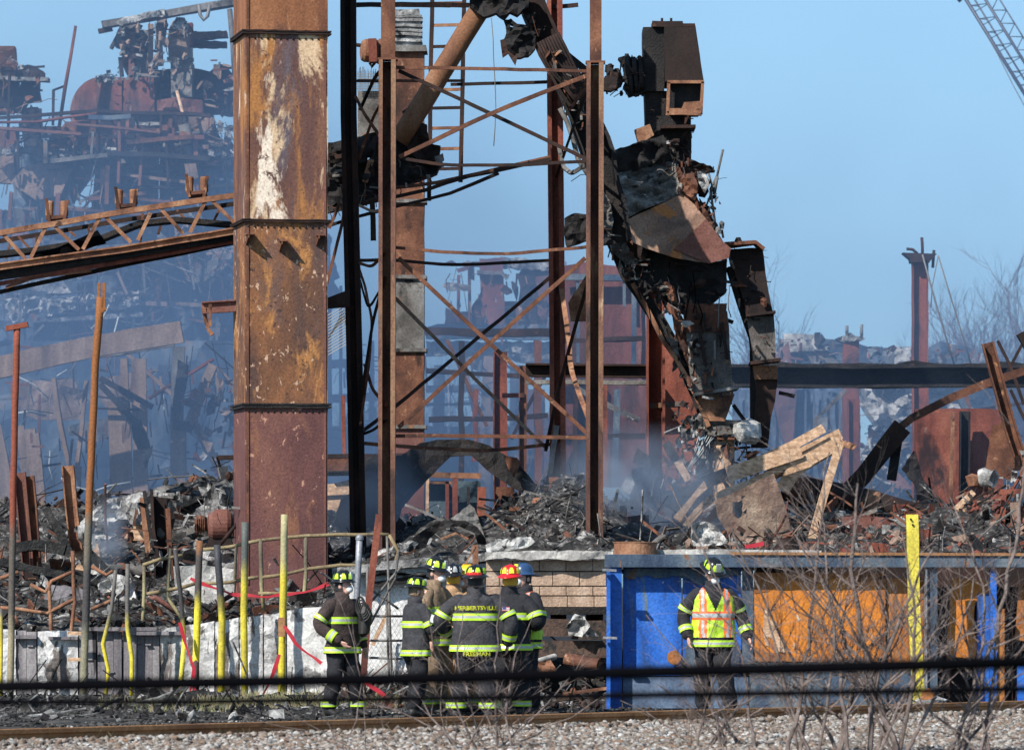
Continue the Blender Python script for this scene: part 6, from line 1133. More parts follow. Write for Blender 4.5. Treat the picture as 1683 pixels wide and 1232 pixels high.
plate('ash_mound', 'tall pale grey ash mound behind the long dark beam', 'mound', [(1410, 578), (1450, 580), (1470, 572), (1500, 568), (1560, 580), (1610, 590), (1640, 640), (1600, 760), (1500, 880), (1400, 880), (1412, 760), (1440, 700), (1410, 640)], 124, 'ashlite', 9, .9, .8, 1.5, 2.5, ridge=2)
plate('ash_ridge', 'tan crumbly ridge line against the sky right of the hazy column', 'mound', [(1412, 572), (1425, 573), (1440, 580), (1455, 578), (1463, 576), (1472, 568), (1480, 574), (1498, 574), (1498, 600), (1412, 600)], 123, 'concrete', 6, .3, 1.5, .6, 1.5)
plate('smoky_wall', 'dark hazy wall low behind the wood planks and big pipe', 'wall', [(1120, 750), (1290, 750), (1500, 760), (1700, 720), (1700, 900), (1120, 900)], 128, 'bluedk', 24, .3, .6, .3)
for i, (p, w_, m_) in enumerate((([(1600, 700), (1570, 640)], 10, 'bluedk'), ([(1590, 680), (1582, 640)], 14, 'rust'), ([(1640, 680), (1645, 600)], 10, 'maroon'), ([(1560, 680), (1700, 660)], 5, 'rust_dk'), ([(1390, 640), (1340, 690), (1350, 760)], 6, 'greymetal'))):
    member('far_member', ['far slanting beam behind the rusty bin top', 'far rusty stub above the rusty bin', 'far maroon post by the leaning beam', 'far low rail behind the leaning beam', 'curved pipe on the hazy shed wall'][i], 'beam', p, 108, w_, m_, 'bar', .2)
clutter(rb, [(1270, 555), (1500, 570), (1640, 575), (1640, 610), (1270, 610)], 120, 200, 4, 18, CB + ['bluedk'], .6, 75, name='scraps'); clutter(rb, [(1385, 640), (1500, 640), (1500, 800), (1290, 800)], 119, 180, 5, 26, CB + ['ashlite', 'bluedk'], .8, 76, name='scraps')
for i, (p, w_, m_) in enumerate((([(700, 545), (925, 548)], 13, 'rust_dk'), ([(760, 860), (758, 560)], 9, 'rust_dk'), ([(700, 610), (860, 618)], 7, 'rust_dk'), ([(885, 860), (884, 560)], 12, 'maroon'), ([(705, 690), (900, 684)], 8, 'rust_dk'), ([(735, 560), (800, 700)], 6, 'rust'), ([(905, 600), (840, 720)], 6, 'rust_dk'), ([(780, 760), (782, 640)], 8, 'rust_red'), ([(930, 560), (1060, 556)], 7, 'rust_dk'), ([(950, 640), (1050, 690)], 9, 'greymetal'), ([(945, 860), (946, 640)], 8, 'rust_dk'), ([(1010, 800), (1014, 640)], 10, 'bluedk'), ([(935, 720), (1060, 716)], 10, 'rust_dk'))):
    member('collapsed_girder', ['long rusty girder high behind the lattice tower', 'dark post behind the tower left of its centre', 'thin dark girder below the long rusty one', 'maroon post behind the rear right tower leg', 'dark girder low behind the lattice tower', 'slanting rusty strut behind the left tower bay', 'slanting dark strut behind the right tower bay', 'short red post low behind the tower centre', 'dark cross girder on the maroon tank wall', 'grey strut slanting over the maroon tank wall', 'dark post at the left of the maroon tank wall', 'blue-grey post low at the right of the maroon tank wall', 'dark girder low on the maroon tank wall'][i], 'girder', p, 94 if i > 7 else 96, w_, m_, 'bar', .2, wp=.04)
hw = T('right_wreckage', 'tangle of rusty laths and torn strips in the heap at the right edge', 'wreckage', P(1600, 880, 81))
clutter(hw, [(1590, 790), (1650, 770), (1700, 720), (1700, 890), (1540, 890), (1560, 850)], 81, 300, 4, 22, ['rust', 'rust_dk', 'maroon', 'greymetal', 'char', 'ash', 'rust_red', 'woodgrey'], 1.2, 77, name='scraps')
hv_ = T('centre_wreckage', 'tangle of burnt laths round the base of the red column', 'wreckage', P(1090, 860, 81)); clutter(hv_, [(1010, 800), (1060, 760), (1150, 760), (1250, 740), (1290, 800), (1180, 850), (1010, 880)], 82.3, 300, 4, 24, ['rust_dk', 'char', 'greymetal', 'ash', 'rust', 'woodgrey', 'ashlite'], .9, 78, name='scraps')
lr_ = T('left_wreckage', 'tangle of burnt laths lying on the ash mound left of the big duct', 'wreckage', P(230, 950, 78)); clutter(lr_, [(60, 900), (200, 820), (388, 790), (388, 930), (300, 1000), (60, 1020)], 78, 420, 5, 32, ['rust_dk', 'char', 'greymetal', 'ash', 'rust', 'ashlite', 'char', 'ash'], 1.5, 79, name='scraps')
# near scrap, right edge
nr = 80.0
plate('rust_sheet', 'crumpled rust-red sheets lying low at the right edge', 'sheet', [(1560, 870), (1600, 830), (1640, 845), (1683, 830), (1700, 890), (1560, 895)], nr, 'rust_red', 7, .35, 2, .2, 2, ridge=1.5)
plate('rust_sheet', 'crumpled dark red sheet in front of the big pipe', 'sheet', [(1385, 848), (1420, 845), (1470, 855), (1500, 870), (1500, 896), (1380, 896)], nr, 'maroon', 8, .15, 2, .1, 1.5)
for i, (p, w_, m_, pr) in enumerate((([(1598, 890), (1602, 820)], 7, 'rust_red', 'bar'), ([(1646, 880), (1650, 805)], 8, 'rust_red', 'bar'), ([(1640, 808), (1700, 806)], 8, 'rust_red', 'bar'), ([(1525, 866), (1545, 855), (1585, 838)], 6, 'woodlt', 'bar'), ([(1570, 838), (1600, 808)], 10, 'woodlt', 'bar'), ([(1670, 870), (1668, 825)], 16, 'woodgrey', 'bar'))):
    member('scrap_bar', ['rusty upright strip low at the right', 'rusty frame post at the right edge', 'rusty frame top bar at the right edge', 'thin pale stick pointing at the yellow post', 'cream stained stick above the thin pale one', 'smoky grey board in the right edge frame'][i], 'bar', p, nr, w_, m_, pr, .08)
mb = MB(); mb.rev(P(1612, 785, nr), [(.13, 0), (.15, .06), (.12, .2), (.14, .24), (.1, .24), (.1, .02)], 18, Vector((1, -.6, -.1))); mb.warp(.04, 6); tag(mb.build('pipe_stub', M['ashlite']), 'white ash-covered pipe mouth in the right scrap heap', 'pipe')
mb = MB(); mb.rev(P(1600, 800, nr), [(0, 0), (.1, .02), (.12, .15), (0, .2)], 12); mb.warp(.05, 6); tag(mb.build('scrap_lump', M['rust_lite']), 'small orange rusted lump below the white pipe mouth', 'scrap')
# ================================================================ CRANE
crn = T('crane_boom', 'blue-grey lattice crane boom crossing the top right corner', 'crane', P(1700, 200, 170))
def cbm(nm, a, b, wq, D=170):
    mb = MB(); mb.tube(px2([a, b], D), wq * PX(D) / 2, 8); return mb.build(nm, M['craneblue'], crn)
A0, A1 = (1560, -45), (1790, 325)
def off(t, o, dz=0): x = A0[0] + (A1[0] - A0[0]) * t; y = A0[1] + (A1[1] - A0[1]) * t; return (x + o * .85, y - o * .53)
cbm('chord', off(0, 0), off(1, 0), 6); cbm('chord', off(0, 12), off(1, 12), 3, 171.5); cbm('chord', off(0, 27), off(1, 27), 5); cbm('chord', off(0, 47), off(1, 47), 2.5, 171.5)
for i in range(34):
    t = i / 34; s = (i % 2); cbm('lacing', off(t, 0), off(t + 1 / 34, 27) if s else off(t + .002, 27), 1.5); cbm('lacing', off(t, 27 if s else 47), off(t + 1 / 34, 47 if s else 27), 1.6, 170.8)
    if i % 2: cbm('lacing', off(t, 0), off(t + .02, 12), 1.4)
mb = MB(); mb.tube(px2([(1608, 35), (1640, 90), (1665, 140), (1720, 240)], 170), .014, 4); mb.build('hoist_line', M['wire'], crn)
mb = MB(); mb.rev(P(1577, 0, 170), [(0, -.1), (.1, 0), (.05, .1)], 8); mb.build('boom_fitting', M['craneblue'], crn)
# ================================================================ PEOPLE
def cloth(nm, c, sc=7, dirt=(.02, .018, .016)): return surf(nm, [tuple(v * .7 for v in c), c, tuple(v * 1.35 for v in c)], sc, 1, rough=.85, bump=.5, bscale=40, patches=[(dirt, .62, .72, 5, 1)])
M['ck_black'] = cloth('ck_black', (.022, .022, .026)); M['ck_brown'] = cloth('ck_brown', (.05, .035, .032)); M['ck_grey'] = cloth('ck_grey', (.04, .04, .045)); M['ck_tan'] = cloth('ck_tan', (.36, .22, .12), dirt=(.1, .07, .05)); M['ck_khaki'] = cloth('ck_khaki', (.2, .14, .09), dirt=(.05, .04, .03))
M['lime'] = flat('lime', (.48, .74, .035), .55); M['silver'] = flat('silver', (.42, .44, .43), .35); M['vestorange'] = flat('vestorange', (.95, .17, .04), .5)
M['skin'] = flat('skin', (.6, .34, .26), .5); M['hblack'] = flat('hblack', (.012, .012, .014), .22); M['hred'] = flat('hred', (.6, .015, .02), .3); M['hblue'] = flat('hblue', (.03, .07, .16), .3); M['hyellow'] = flat('hyellow', (.8, .48, .02), .35)
M['mask'] = flat('maskm', (.75, .76, .76), .6); M['hood'] = flat('hoodm', (.75, .4, .04), .8); M['txt'] = flat('txtm', (.78, .8, .04), .6); M['txtw'] = flat('txtw', (.7, .7, .68), .5); M['boot'] = flat('bootm', (.015, .014, .014), .6); M['flagb'] = flat('flagb', (.05, .06, .2), .7); M['flagr'] = flat('flagr', (.5, .1, .12), .7); M['eye'] = flat('eyem', (.02, .015, .012), .2)
def cap_tube(mb, pts_, rad, n=12, sub_=4):
    """smooth tapering limb: catmull-rom through joints"""
    P_ = [Vector(p) for p in pts_]; q = []; rr = []
    for i in range(len(P_) - 1):
        p0 = P_[max(i - 1, 0)]; p1 = P_[i]; p2 = P_[i + 1]; p3 = P_[min(i + 2, len(P_) - 1)]
        for k in range(sub_):
            t = k / sub_; q.append(.5 * (2 * p1 + (p2 - p0) * t + (2 * p0 - 5 * p1 + 4 * p2 - p3) * t * t + (3 * p1 - 3 * p2 + p3 - p0) * t ** 3)); rr.append(rad[i] + (rad[i + 1] - rad[i]) * t)
    q.append(P_[-1]); rr.append(rad[-1])
    # parallel transport frame
    rings_ = []; t0 = (q[1] - q[0]).normalized(); u = t0.orthogonal().normalized()
    for i, p in enumerate(q):
        t = (q[min(i + 1, len(q) - 1)] - q[max(i - 1, 0)]).normalized(); u = (u - t * u.dot(t)).normalized(); v = t.cross(u)
        rings_.append((p, t, u, v, rr[i]))
    out = []
    def ring_(p, u, v, r): return [p + (u * math.cos(2 * math.pi * j / n) + v * math.sin(2 * math.pi * j / n)) * r for j in range(n)]
    p, t, u, v, r = rings_[0]; out += [ring_(p - t * r * .8, u, v, r * .45), ring_(p - t * r * .45, u, v, r * .85)]
    for p, t, u, v, r in rings_: out.append(ring_(p, u, v, r))
    p, t, u, v, r = rings_[-1]; out += [ring_(p + t * r * .45, u, v, r * .85), ring_(p + t * r * .8, u, v, r * .45)]
    mb.rings(out)
    return rings_
def ell(mb, c, r, n=16, m=10, rot=None):
    rg_ = []
    for i in range(1, m):
        a = math.pi * i / m; rg_.append([Vector((r[0] * math.sin(a) * math.cos(2 * math.pi * j / n), r[1] * math.sin(a) * math.sin(2 * math.pi * j / n), r[2] * math.cos(a))) for j in range(n)])
    if rot is not None: rg_ = [[rot @ v for v in q] for q in rg_]
    mb.rings([[v + Vector(c) for v in q] for q in rg_])
TORSO = [(1.49, .075, .08, 0), (1.465, .12, .095, 0), (1.44, .18, .11, 0), (1.40, .225, .125, 0), (1.33, .245, .14, 0), (1.2, .24, .15, 0), (1.05, .235, .152, 0), (.93, .245, .16, 0), (.84, .258, .172, 0), (.78, .265, .18, 0)]
def tor(z, k=1.0, o=0.0):
    for a, b in zip(TORSO[:-1], TORSO[1:]):
        if a[0] >= z >= b[0]:
            t = (a[0] - z) / (a[0] - b[0]); return ((a[1] + (b[1] - a[1]) * t) * k + o, (a[2] + (b[2] - a[2]) * t) * k + o)
    return (TORSO[-1][1] * k + o, TORSO[-1][2] * k + o) if z < 1 else (TORSO[0][1] * k + o, TORSO[0][2] * k + o)
def fold(th, z, sd): return .016 * noise.noise(Vector((math.cos(th) * 2.2 + sd, math.sin(th) * 2.2, z * 7))) + .011 * noise.noise(Vector((math.cos(th) * 5, math.sin(th) * 5 + sd, z * 16)))
def text_mesh(s_, size, mat, par, place, name='lettering', ext=.002):
    cu = bpy.data.curves.new('txt', 'FONT'); cu.body = s_; cu.size = size; cu.align_x = 'CENTER'; cu.extrude = ext; cu.offset = size * .035; cu.resolution_u = 2
    ob = bpy.data.objects.new('txt', cu); COL.objects.link(ob); bpy.context.view_layer.update()
    me = bpy.data.meshes.new_from_object(ob.evaluated_get(bpy.context.evaluated_depsgraph_get())); bpy.data.objects.remove(ob)
    me.name = name; me.materials.clear(); me.materials.append(mat)
    for v in me.vertices: v.co = place(v.co.x, v.co.y, v.co.z)
    o = bpy.data.objects.new(name, me); COL.objects.link(o); o.parent = par; return o
def person(label, px, D, yaw, top, coat='ck_black', pants='ck_black', helmet='hblack', larm=None, rarm=None, headyaw=0, nod=0, mask_=False, hoodc=None, vest=False, back=None, hem=None, band=None, front=None, legs=(.13, .13), group='firefighters in turnout gear', stripes=True, step=0.0, wide=1.0, patch=None, hems=True, flag=None, tail_=None, seed=0):
    """px: photo column of the body; top: photo row of the helmet top (sets the height). yaw 0 faces the camera, 90 faces right"""
    base = P(px, 960, D); base.z = 0; H = P(px, top, D).z; S = H / 1.845
    root = T('person', label, 'person', base, group); root.rotation_euler = (0, 0, R(yaw)); root.scale = (S * wide, S * wide, S)
    Z0 = Vector((0, 0, 0))
    def B(mb, nm, mats, clean=True):
        o = mb.build(nm, mats, None, org=Z0, clean=clean); o.parent = root; o.location = Z0; return o
    larm = larm or ((.27, .0, 1.12), (.27, -.06, .86)); rarm = rarm or ((-.27, .0, 1.12), (-.27, -.06, .86))
    sh = {1: Vector((.2, 0, 1.395)), -1: Vector((-.2, 0, 1.395))}; arms = {1: [Vector(q) for q in larm], -1: [Vector(q) for q in rarm]}
    feet = {1: Vector((legs[0], -step, .06)), -1: Vector((-legs[1], step, .06))}
    HR = Matrix.Rotation(R(headyaw), 3, 'Z') @ Matrix.Rotation(R(nod), 3, 'X'); hc = Vector((0, -.015, 1.63))
    # body, one continuous skin
    mb = MB(); ell(mb, hc + Vector((0, 0, .01)), (.077, .096, .118), rot=HR); ell(mb, hc + HR @ Vector((0, -.045, -.06)), (.055, .055, .058), rot=HR)
    ell(mb, hc + HR @ Vector((0, -.1, -.015)), (.016, .022, .03), 10, 8, HR)
    for s in (1, -1): ell(mb, hc + HR @ Vector((s * .08, .01, -.01)), (.012, .022, .034), 8, 6, HR); ell(mb, hc + HR @ Vector((s * .032, -.086, .018)), (.022, .012, .012), 8, 6, HR)
    ell(mb, hc + HR @ Vector((0, -.092, -.066)), (.026, .012, .011), 8, 6, HR)
    cap_tube(mb, [(0, .01, 1.42), (0, 0, 1.56)], [.06, .056])
    mb.rings([[Vector((math.cos(2 * math.pi * j / 20) * rx * .85, math.sin(2 * math.pi * j / 20) * ry * .8, z)) for j in range(20)] for z, rx, ry, _ in TORSO])
    for s in (1, -1):
        cap_tube(mb, [sh[s], arms[s][0], arms[s][1]], [.06, .045, .03])
        wv = (arms[s][1] - arms[s][0]).normalized(); w0 = arms[s][1]; side = Vector((0, -1, 0)) - wv * wv.dot(Vector((0, -1, 0))); side.normalize(); nrm = wv.cross(side) * s
        # palm: flattened towards nrm, then fingers
        pm = w0 + wv * .055; st = len(mb.v); cap_tube(mb, [w0, pm, w0 + wv * .085], [.027, .037, .034], 12, 3)
        for i in range(st, len(mb.v)):
            d = mb.v[i] - w0; mb.v[i] = mb.v[i] - nrm * d.dot(nrm) * .5
        for k, (fl_, fr_) in enumerate(((.072, .0095), (.08, .0098), (.074, .0094), (.058, .0085))):
            b0 = w0 + wv * .082 + side * (.027 - k * .018); c = .35 + .06 * k
            b1 = b0 + (wv + nrm * .15 * c) * fl_ * .45; b2 = b1 + (wv * .8 + nrm * 1.0 * c).normalized() * fl_ * .33; b3 = b2 + (wv * .4 + nrm * 1.5 * c).normalized() * fl_ * .25
            cap_tube(mb, [b0, b1, b2, b3], [fr_, fr_ * .95, fr_ * .88, fr_ * .78], 8, 2)
        t0 = w0 + wv * .03 + side * .024; cap_tube(mb, [t0, t0 + (wv + side * .9).normalized() * .032, t0 + (wv + side * .9).normalized() * .03 + (wv + nrm * .3).normalized() * .035], [.014, .011, .009], 8, 2)
        cap_tube(mb, [(s * .1, 0, .9), (s * .11, -.02 + feet[s].y * .5, .48), (feet[s].x, feet[s].y + .02, .09)], [.09, .058, .042])
        cap_tube(mb, [feet[s] + Vector((0, .04, 0)), feet[s] + Vector((0, -.1, -.025))], [.04, .022])
    o = mb.build('body', M['skin'], None, org=Z0); md = o.modifiers.new('r', 'REMESH'); md.mode = 'VOXEL'; md.voxel_size = .0085; md.use_smooth_shade = True
    bpy.context.view_layer.update(); me = bpy.data.meshes.new_from_object(o.evaluated_get(bpy.context.evaluated_depsgraph_get())); bpy.data.objects.remove(o)
    me.name = 'body'; o = bpy.data.objects.new('body', me); COL.objects.link(o); o.parent = root
    mb = MB()
    for s in (1, -1): ell(mb, hc + HR @ Vector((s * .032, -.094, .014)), (.011, .005, .007), 8, 6, HR)
    B(mb, 'eyes', M['eye'])
    # coat
    n = 44; mb = MB(); rg_ = []; NR = 34
    for i in range(NR + 1):
        z = 1.49 - (1.49 - .78) * i / NR; rx, ry = tor(z)
        rg_.append([Vector((math.cos(2 * math.pi * j / n) * (rx + fold(2 * math.pi * j / n, z, seed)), math.sin(2 * math.pi * j / n) * (ry + fold(2 * math.pi * j / n, z, seed)), z)) for j in range(n)])
    rg_.append([Vector((v.x * .92, v.y * .92, .79)) for v in rg_[-1]]); mb.rings(rg_)
    coll = [[Vector((math.cos(2 * math.pi * j / 24) * r, math.sin(2 * math.pi * j / 24) * r * 1.05 + .01, z)) for j in range(24)] for r, z in ((.1, 1.44), (.092, 1.5), (.086, 1.555), (.078, 1.55), (.075, 1.5))]
    mb.rings(coll, caps=False)
    arm_r = {}
    for s in (1, -1):
        st = len(mb.v); arm_r[s] = cap_tube(mb, [sh[s] + Vector((-.03 * s, 0, .0)), sh[s].lerp(arms[s][0], .45) + Vector((.012 * s, 0, 0)), arms[s][0], arms[s][0].lerp(arms[s][1], .88)], [.085, .086, .078, .062], 16, 7)
        for i in range(st, len(mb.v)): mb.v[i] = mb.v[i] + noise.noise_vector(mb.v[i] * 9 + Vector((seed, 0, 0))) * .012
    B(mb, 'coat', M[coat])
    def band_(z, h, z2=None, arc=None):
        mb = MB(); zz = [z - h / 2, z - h * .17, z + h * .17, z + h / 2]
        for q in range(3):
            mb.m = 1 if q == 1 else 0; r_ = []
            for zc in (zz[q], zz[q + 1]):
                rx, ry = tor(zc); r_.append([Vector((math.cos(2 * math.pi * j / n) * (rx + fold(2 * math.pi * j / n, zc, seed) + .008), math.sin(2 * math.pi * j / n) * (ry + fold(2 * math.pi * j / n, zc, seed) + .008), zc)) for j in range(n)])
            mb.rings(r_, caps=False)
        B(mb, 'reflective_stripe', [M['lime'], M['silver']])
    def sband(s, i0, i1):
        mb = MB(); rr = arm_r[s]; N_ = 16; ks = [i0, i0 + (i1 - i0) * .35, i0 + (i1 - i0) * .65, i1]
        for q in range(3):
            mb.m = 1 if q == 1 else 0; r_ = []
            for kk in (ks[q], ks[q + 1]):
                a = rr[int(kk)]; b = rr[min(int(kk) + 1, len(rr) - 1)]; t = kk - int(kk); p = a[0].lerp(b[0], t); r = a[4] + (b[4] - a[4]) * t + .013
                r_.append([p + (a[2] * math.cos(2 * math.pi * j / N_) + a[3] * math.sin(2 * math.pi * j / N_)) * r for j in range(N_)])
            mb.rings(r_, caps=False)
        B(mb, 'sleeve_stripe', [M['lime'], M['silver']])
    if stripes:
        if not vest: band_(1.2, .085)
        band_(.83, .075)
        for s in (1, -1): sband(s, 9.2, 11.2); sband(s, 17.6, 19.6)
    # trousers and boots
    mb = MB(); mb.rings([[Vector((math.cos(2 * math.pi * j / 24) * rx, math.sin(2 * math.pi * j / 24) * ry, z)) for j in range(24)] for z, rx, ry in ((1.0, .19, .13), (.9, .205, .145), (.8, .21, .15), (.74, .19, .14))])
    lr = {}
    for s in (1, -1):
        st = len(mb.v); lr[s] = cap_tube(mb, [(s * .1, 0, .84), (s * .115, -.03 + feet[s].y * .5, .47), (feet[s].x, feet[s].y + .02, .14)], [.118, .098, .09], 16, 9)
        for i in range(st, len(mb.v)): mb.v[i] = mb.v[i] + noise.noise_vector(mb.v[i] * 8 + Vector((seed, 3, 0))) * .028 + noise.noise_vector(mb.v[i] * 20 + Vector((seed, 3, 0))) * .01
    B(mb, 'trousers', M[pants])
    for s in (1, -1):
        if hems:
            mb = MB(); rr = lr[s]
            for q in range(3):
                mb.m = 1 if q == 1 else 0; mb.rings([[Vector((feet[s].x + math.cos(2 * math.pi * j / 16) * .106, feet[s].y + .02 + math.sin(2 * math.pi * j / 16) * .106, zc)) for j in range(16)] for zc in (.12 + q * .022, .142 + q * .022)], caps=False)
            B(mb, 'cuff_stripe', [M['lime'], M['silver']])
        mb = MB(); f_0 = feet[s]; rg_ = []
        for (y, hw, hh) in ((.1, .03, .06), (.09, .045, .1), (.04, .055, .13), (-.03, .052, .11), (-.1, .054, .07), (-.17, .05, .055), (-.2, .03, .04)):
            rg_.append([Vector((f_0.x + math.cos(a) * hw, f_0.y + y, .005 + hh / 2 + math.sin(a) * hh / 2 * (1.0))) for a in [2 * math.pi * j / 12 for j in range(12)]])
        mb.rings(rg_); mb.rev((f_0.x, f_0.y + .03, .06), [(.055, 0), (.06, .1), (.065, .16)], 14); B(mb, 'boot', M['boot'])
    # helmet
    hm_c = hc + Vector((0, 0, .055)); 
    if helmet:
        mb = MB(); n2 = 36; rg_ = []
        def hv(a, r, z, tail=0.0):
            rid = 1 + .03 * max(0, math.cos(8 * a)) ** 3 if z > .012 else 1
            x = math.cos(a) * r * .9 * rid; y = math.sin(a) * r * 1.08 * rid + tail * max(0, math.sin(a)) ** 1.5
            return hm_c + HR @ Vector((x, y, z - (.022 * max(0, math.sin(a)) ** 2 if tail else 0)))
        for (r, z, tl) in ((.118, -.005, 0), (.152, -.012, .07), (.158, -.006, .075), (.13, .008, .02), (.117, .018, 0), (.116, .045, 0), (.106, .08, 0), (.086, .108, 0), (.055, .127, 0), (.02, .134, 0)):
            rg_.append([hv(2 * math.pi * j / n2, r, z, tl) for j in range(n2)])
        mb.rings(rg_); mb.bar([hm_c + HR @ Vector((0, .1, .09)), hm_c + HR @ Vector((0, .04, .135)), hm_c + HR @ Vector((0, -.05, .135)), hm_c + HR @ Vector((0, -.11, .08))], .016, .016)
        hel = B(mb, 'helmet', M[helmet])
        mb = MB(); mb.hexa([hm_c + HR @ Vector(v) for v in ((-.035, -.132, .03), (.035, -.132, .03), (.028, -.118, .12), (-.028, -.118, .12))], [hm_c + HR @ Vector(v) for v in ((-.035, -.12, .03), (.035, -.12, .03), (.028, -.1, .12), (-.028, -.1, .12))]); o = mb.build('front_shield', M['hblack' if helmet != 'hblack' else 'silver'] if front is None else M[front], None, org=Z0); o.parent = hel
        if patch:
            mb = MB()
            for k in range(8):
                a = 2 * math.pi * (k + .5) / 8
                def pt(da, r, z): 
                    aa = a + da; return hm_c + HR @ Vector((math.cos(aa) * r * .9, math.sin(aa) * r * 1.08, z))
                mb.add([pt(-.27, .1245, .03), pt(0, .1245, .03), pt(.27, .1245, .03), pt(-.24, .12, .068), pt(0, .12, .068), pt(.24, .12, .068), pt(-.14, .104, .1), pt(0, .104, .1), pt(.14, .104, .1)], [(0, 1, 4, 3), (1, 2, 5, 4), (3, 4, 7, 6), (4, 5, 8, 7)])
            o = mb.build('reflective_patch', M[patch], None, org=Z0); o.parent = hel
        if band:
            bandtxt, bm_ = band
            mb = MB()
            for q in range(10):
                a0 = math.pi * .5 - .8 + q * .16; a1 = a0 + .16
                mb.add([hm_c + HR @ Vector((math.cos(a) * .124 * .9, math.sin(a) * .124 * 1.08, z)) for a, z in ((a0, .012), (a1, .012), (a1, .045), (a0, .045))], [(0, 1, 2, 3)])
            if bm_: o = mb.build('helmet_band', M[bm_], None, org=Z0); o.parent = hel
            if bandtxt:
                ca_ = R(tail_ if tail_ is not None else 90)
                text_mesh(bandtxt, .044, M['txtw'], hel, lambda x, y, z: hm_c + HR @ Vector((math.cos(ca_ - x / .128 * 1.0) * .126 * .9 if False else math.cos(ca_ + x / .128) * .127 * .9, math.sin(ca_ + x / .128) * .127 * 1.08, .012 + y)))
    # flap or hood below the helmet
    mb = MB()
    k_ = 24; r_ = []
    for (r, z) in ((.096, .0), (.09, -.05), (.088, -.1)): r_.append([hc + Vector((0, 0, .04)) + HR @ Vector((math.cos(a) * r * .9, math.sin(a) * r * 1.05 + .01, z)) for a in [math.pi * (-.12 + 1.24 * j / k_) for j in range(k_ + 1)]])
    vs = [v for q in r_ for v in q]; m_ = k_ + 1
    mb.add(vs, [(i * m_ + j, i * m_ + j + 1, (i + 1) * m_ + j + 1, (i + 1) * m_ + j) for i in range(2) for j in range(k_)]); B(mb, 'neck_flap', M[hoodc or 'boot'])
    if mask_:
        mb = MB(); ell(mb, hc + HR @ Vector((0, -.088, -.042)), (.052, .046, .046), 14, 10, HR); B(mb, 'dust_mask', M['mask'])
    if vest:
        mb = MB(); nn = 128; nz_ = 96; zt, zb = 1.475, .9; vs = []; fs = []; ms = []
        for i in range(nz_ + 1):
            z = zt + (zb - zt) * i / nz_; rx, ry = tor(z, 1, .016)
            for j in range(nn): a = 2 * math.pi * j / nn; vs.append(Vector((math.cos(a) * (rx + fold(a, z, seed)), math.sin(a) * (ry + fold(a, z, seed)), z)))
        o0 = len(mb.v); mb.v += vs
        for i in range(nz_):
            z = zt + (zb - zt) * (i + .5) / nz_
            for j in range(nn):
                a = 2 * math.pi * (j + .5) / nn; x = math.cos(a) * tor(z)[0]; y = math.sin(a)
                if y < 0 and z > 1.2 and abs(x) < (z - 1.2) * .42: continue        # open neck
                if abs(math.cos(a)) > .93 and 1.22 < z < 1.43: continue              # arm holes
                m_ = 0; ax = abs(x)
                if .095 < ax < .175: m_ = 2 if .12 < ax < .15 else 1
                if 1.1 < z < 1.2: m_ = 1 if (z < 1.126 or z > 1.174) else 2
                mb.f.append([o0 + i * nn + j, o0 + i * nn + (j + 1) % nn, o0 + (i + 1) * nn + (j + 1) % nn, o0 + (i + 1) * nn + j]); mb.mi.append(m_); mb.sm.append(True)
        B(mb, 'safety_vest', [M['lime'], M['vestorange'], M['silver']])
    coat_o = [c for c in root.children if c.name.startswith('coat')][0]
    def onback(z0, sgn=1, off=.012):
        def f(x, y, z):
            zz = z0 + y; rx, ry = tor(zz); xx = max(-.98, min(.98, x / rx)); a = math.asin(xx); rr = fold(math.pi / 2 - a, zz, seed)
            return Vector((-x * sgn * 1.0, (math.cos(a) * (ry + max(rr, -.01)) + off) * sgn, zz))
        return f
    if back: text_mesh(back, .064, M['txt'], coat_o, onback(1.285))
    if hem: text_mesh(hem, .066, M['txt'], coat_o, onback(.786 - .045, off=.02))
    if flag is not None:
        s = flag; rr = arm_r[s][6]; p = rr[0] + Vector((s * .02, .02, .0)); mb = MB(); ax = Vector((0, 1, 0)); c = rr[0] + Vector((.0, .09, 0)) if True else p
        for k in range(5): mb.m = k % 2; mb.box(c + Vector((s * .035, .0, (k - 2) * .0095)), (.075, .02, .0095))
        mb.m = 2; mb.box(c + Vector((s * .035 + .018, .003, .009)), (.034, .022, .029)); o = mb.build('flag_patch', [M['flagr'], M['txtw'], M['flagb']], None, org=Z0); o.parent = coat_o
    return root
person('firefighter at far left in brown-black coat and white mask, arm lowered, hose pack on shoulder', 563, 60.2, 42, 934, coat='ck_brown', patch='lime', mask_=True, rarm=((-.35, .03, 1.13), (-.2, -.2, .93)), larm=((.3, .08, 1.12), (.33, -.02, .86)), legs=(.2, .13), step=.09, seed=1, headyaw=24)
hp = MB()
for k in range(4):
    c = P(593 + k * 2, 995 + k * 4, 60.0); hp.tube([c + Vector((math.cos(a) * .07, 0, math.sin(a) * .11)) for a in [2 * math.pi * j / 16 for j in range(17)]], .012, 6)
hp.rev(P(600, 1020, 60.2), [(.03, -.2), (.07, -.16), (.085, .1), (.03, .22)], 14); hp.warp(.03, 5)
tag(hp.build('hose_pack', M['boot']), 'black coiled hose and pack on the arm of the leftmost firefighter', 'hose')
person('short firefighter in wide-brimmed black helmet facing right, radio in hand, seen from behind', 683, 60.0, 118, 944, coat='ck_grey', patch='lime', hems=False, rarm=((-.3, -.1, 1.13), (-.2, -.34, 1.14)), larm=((.27, -.05, 1.12), (.2, -.3, 1.1)), hoodc='ck_khaki', seed=2, nod=8, step=.06, band=('MUN.', None), tail_=28, legs=(.12, .12))
rd = MB(); rd.box(P(711, 1016, 59.7), (.05, .05, .09), Matrix.Rotation(.3, 3, 'Y')); tag(rd.build('radio', M['mask']), 'small white radio held by the short firefighter', 'radio')
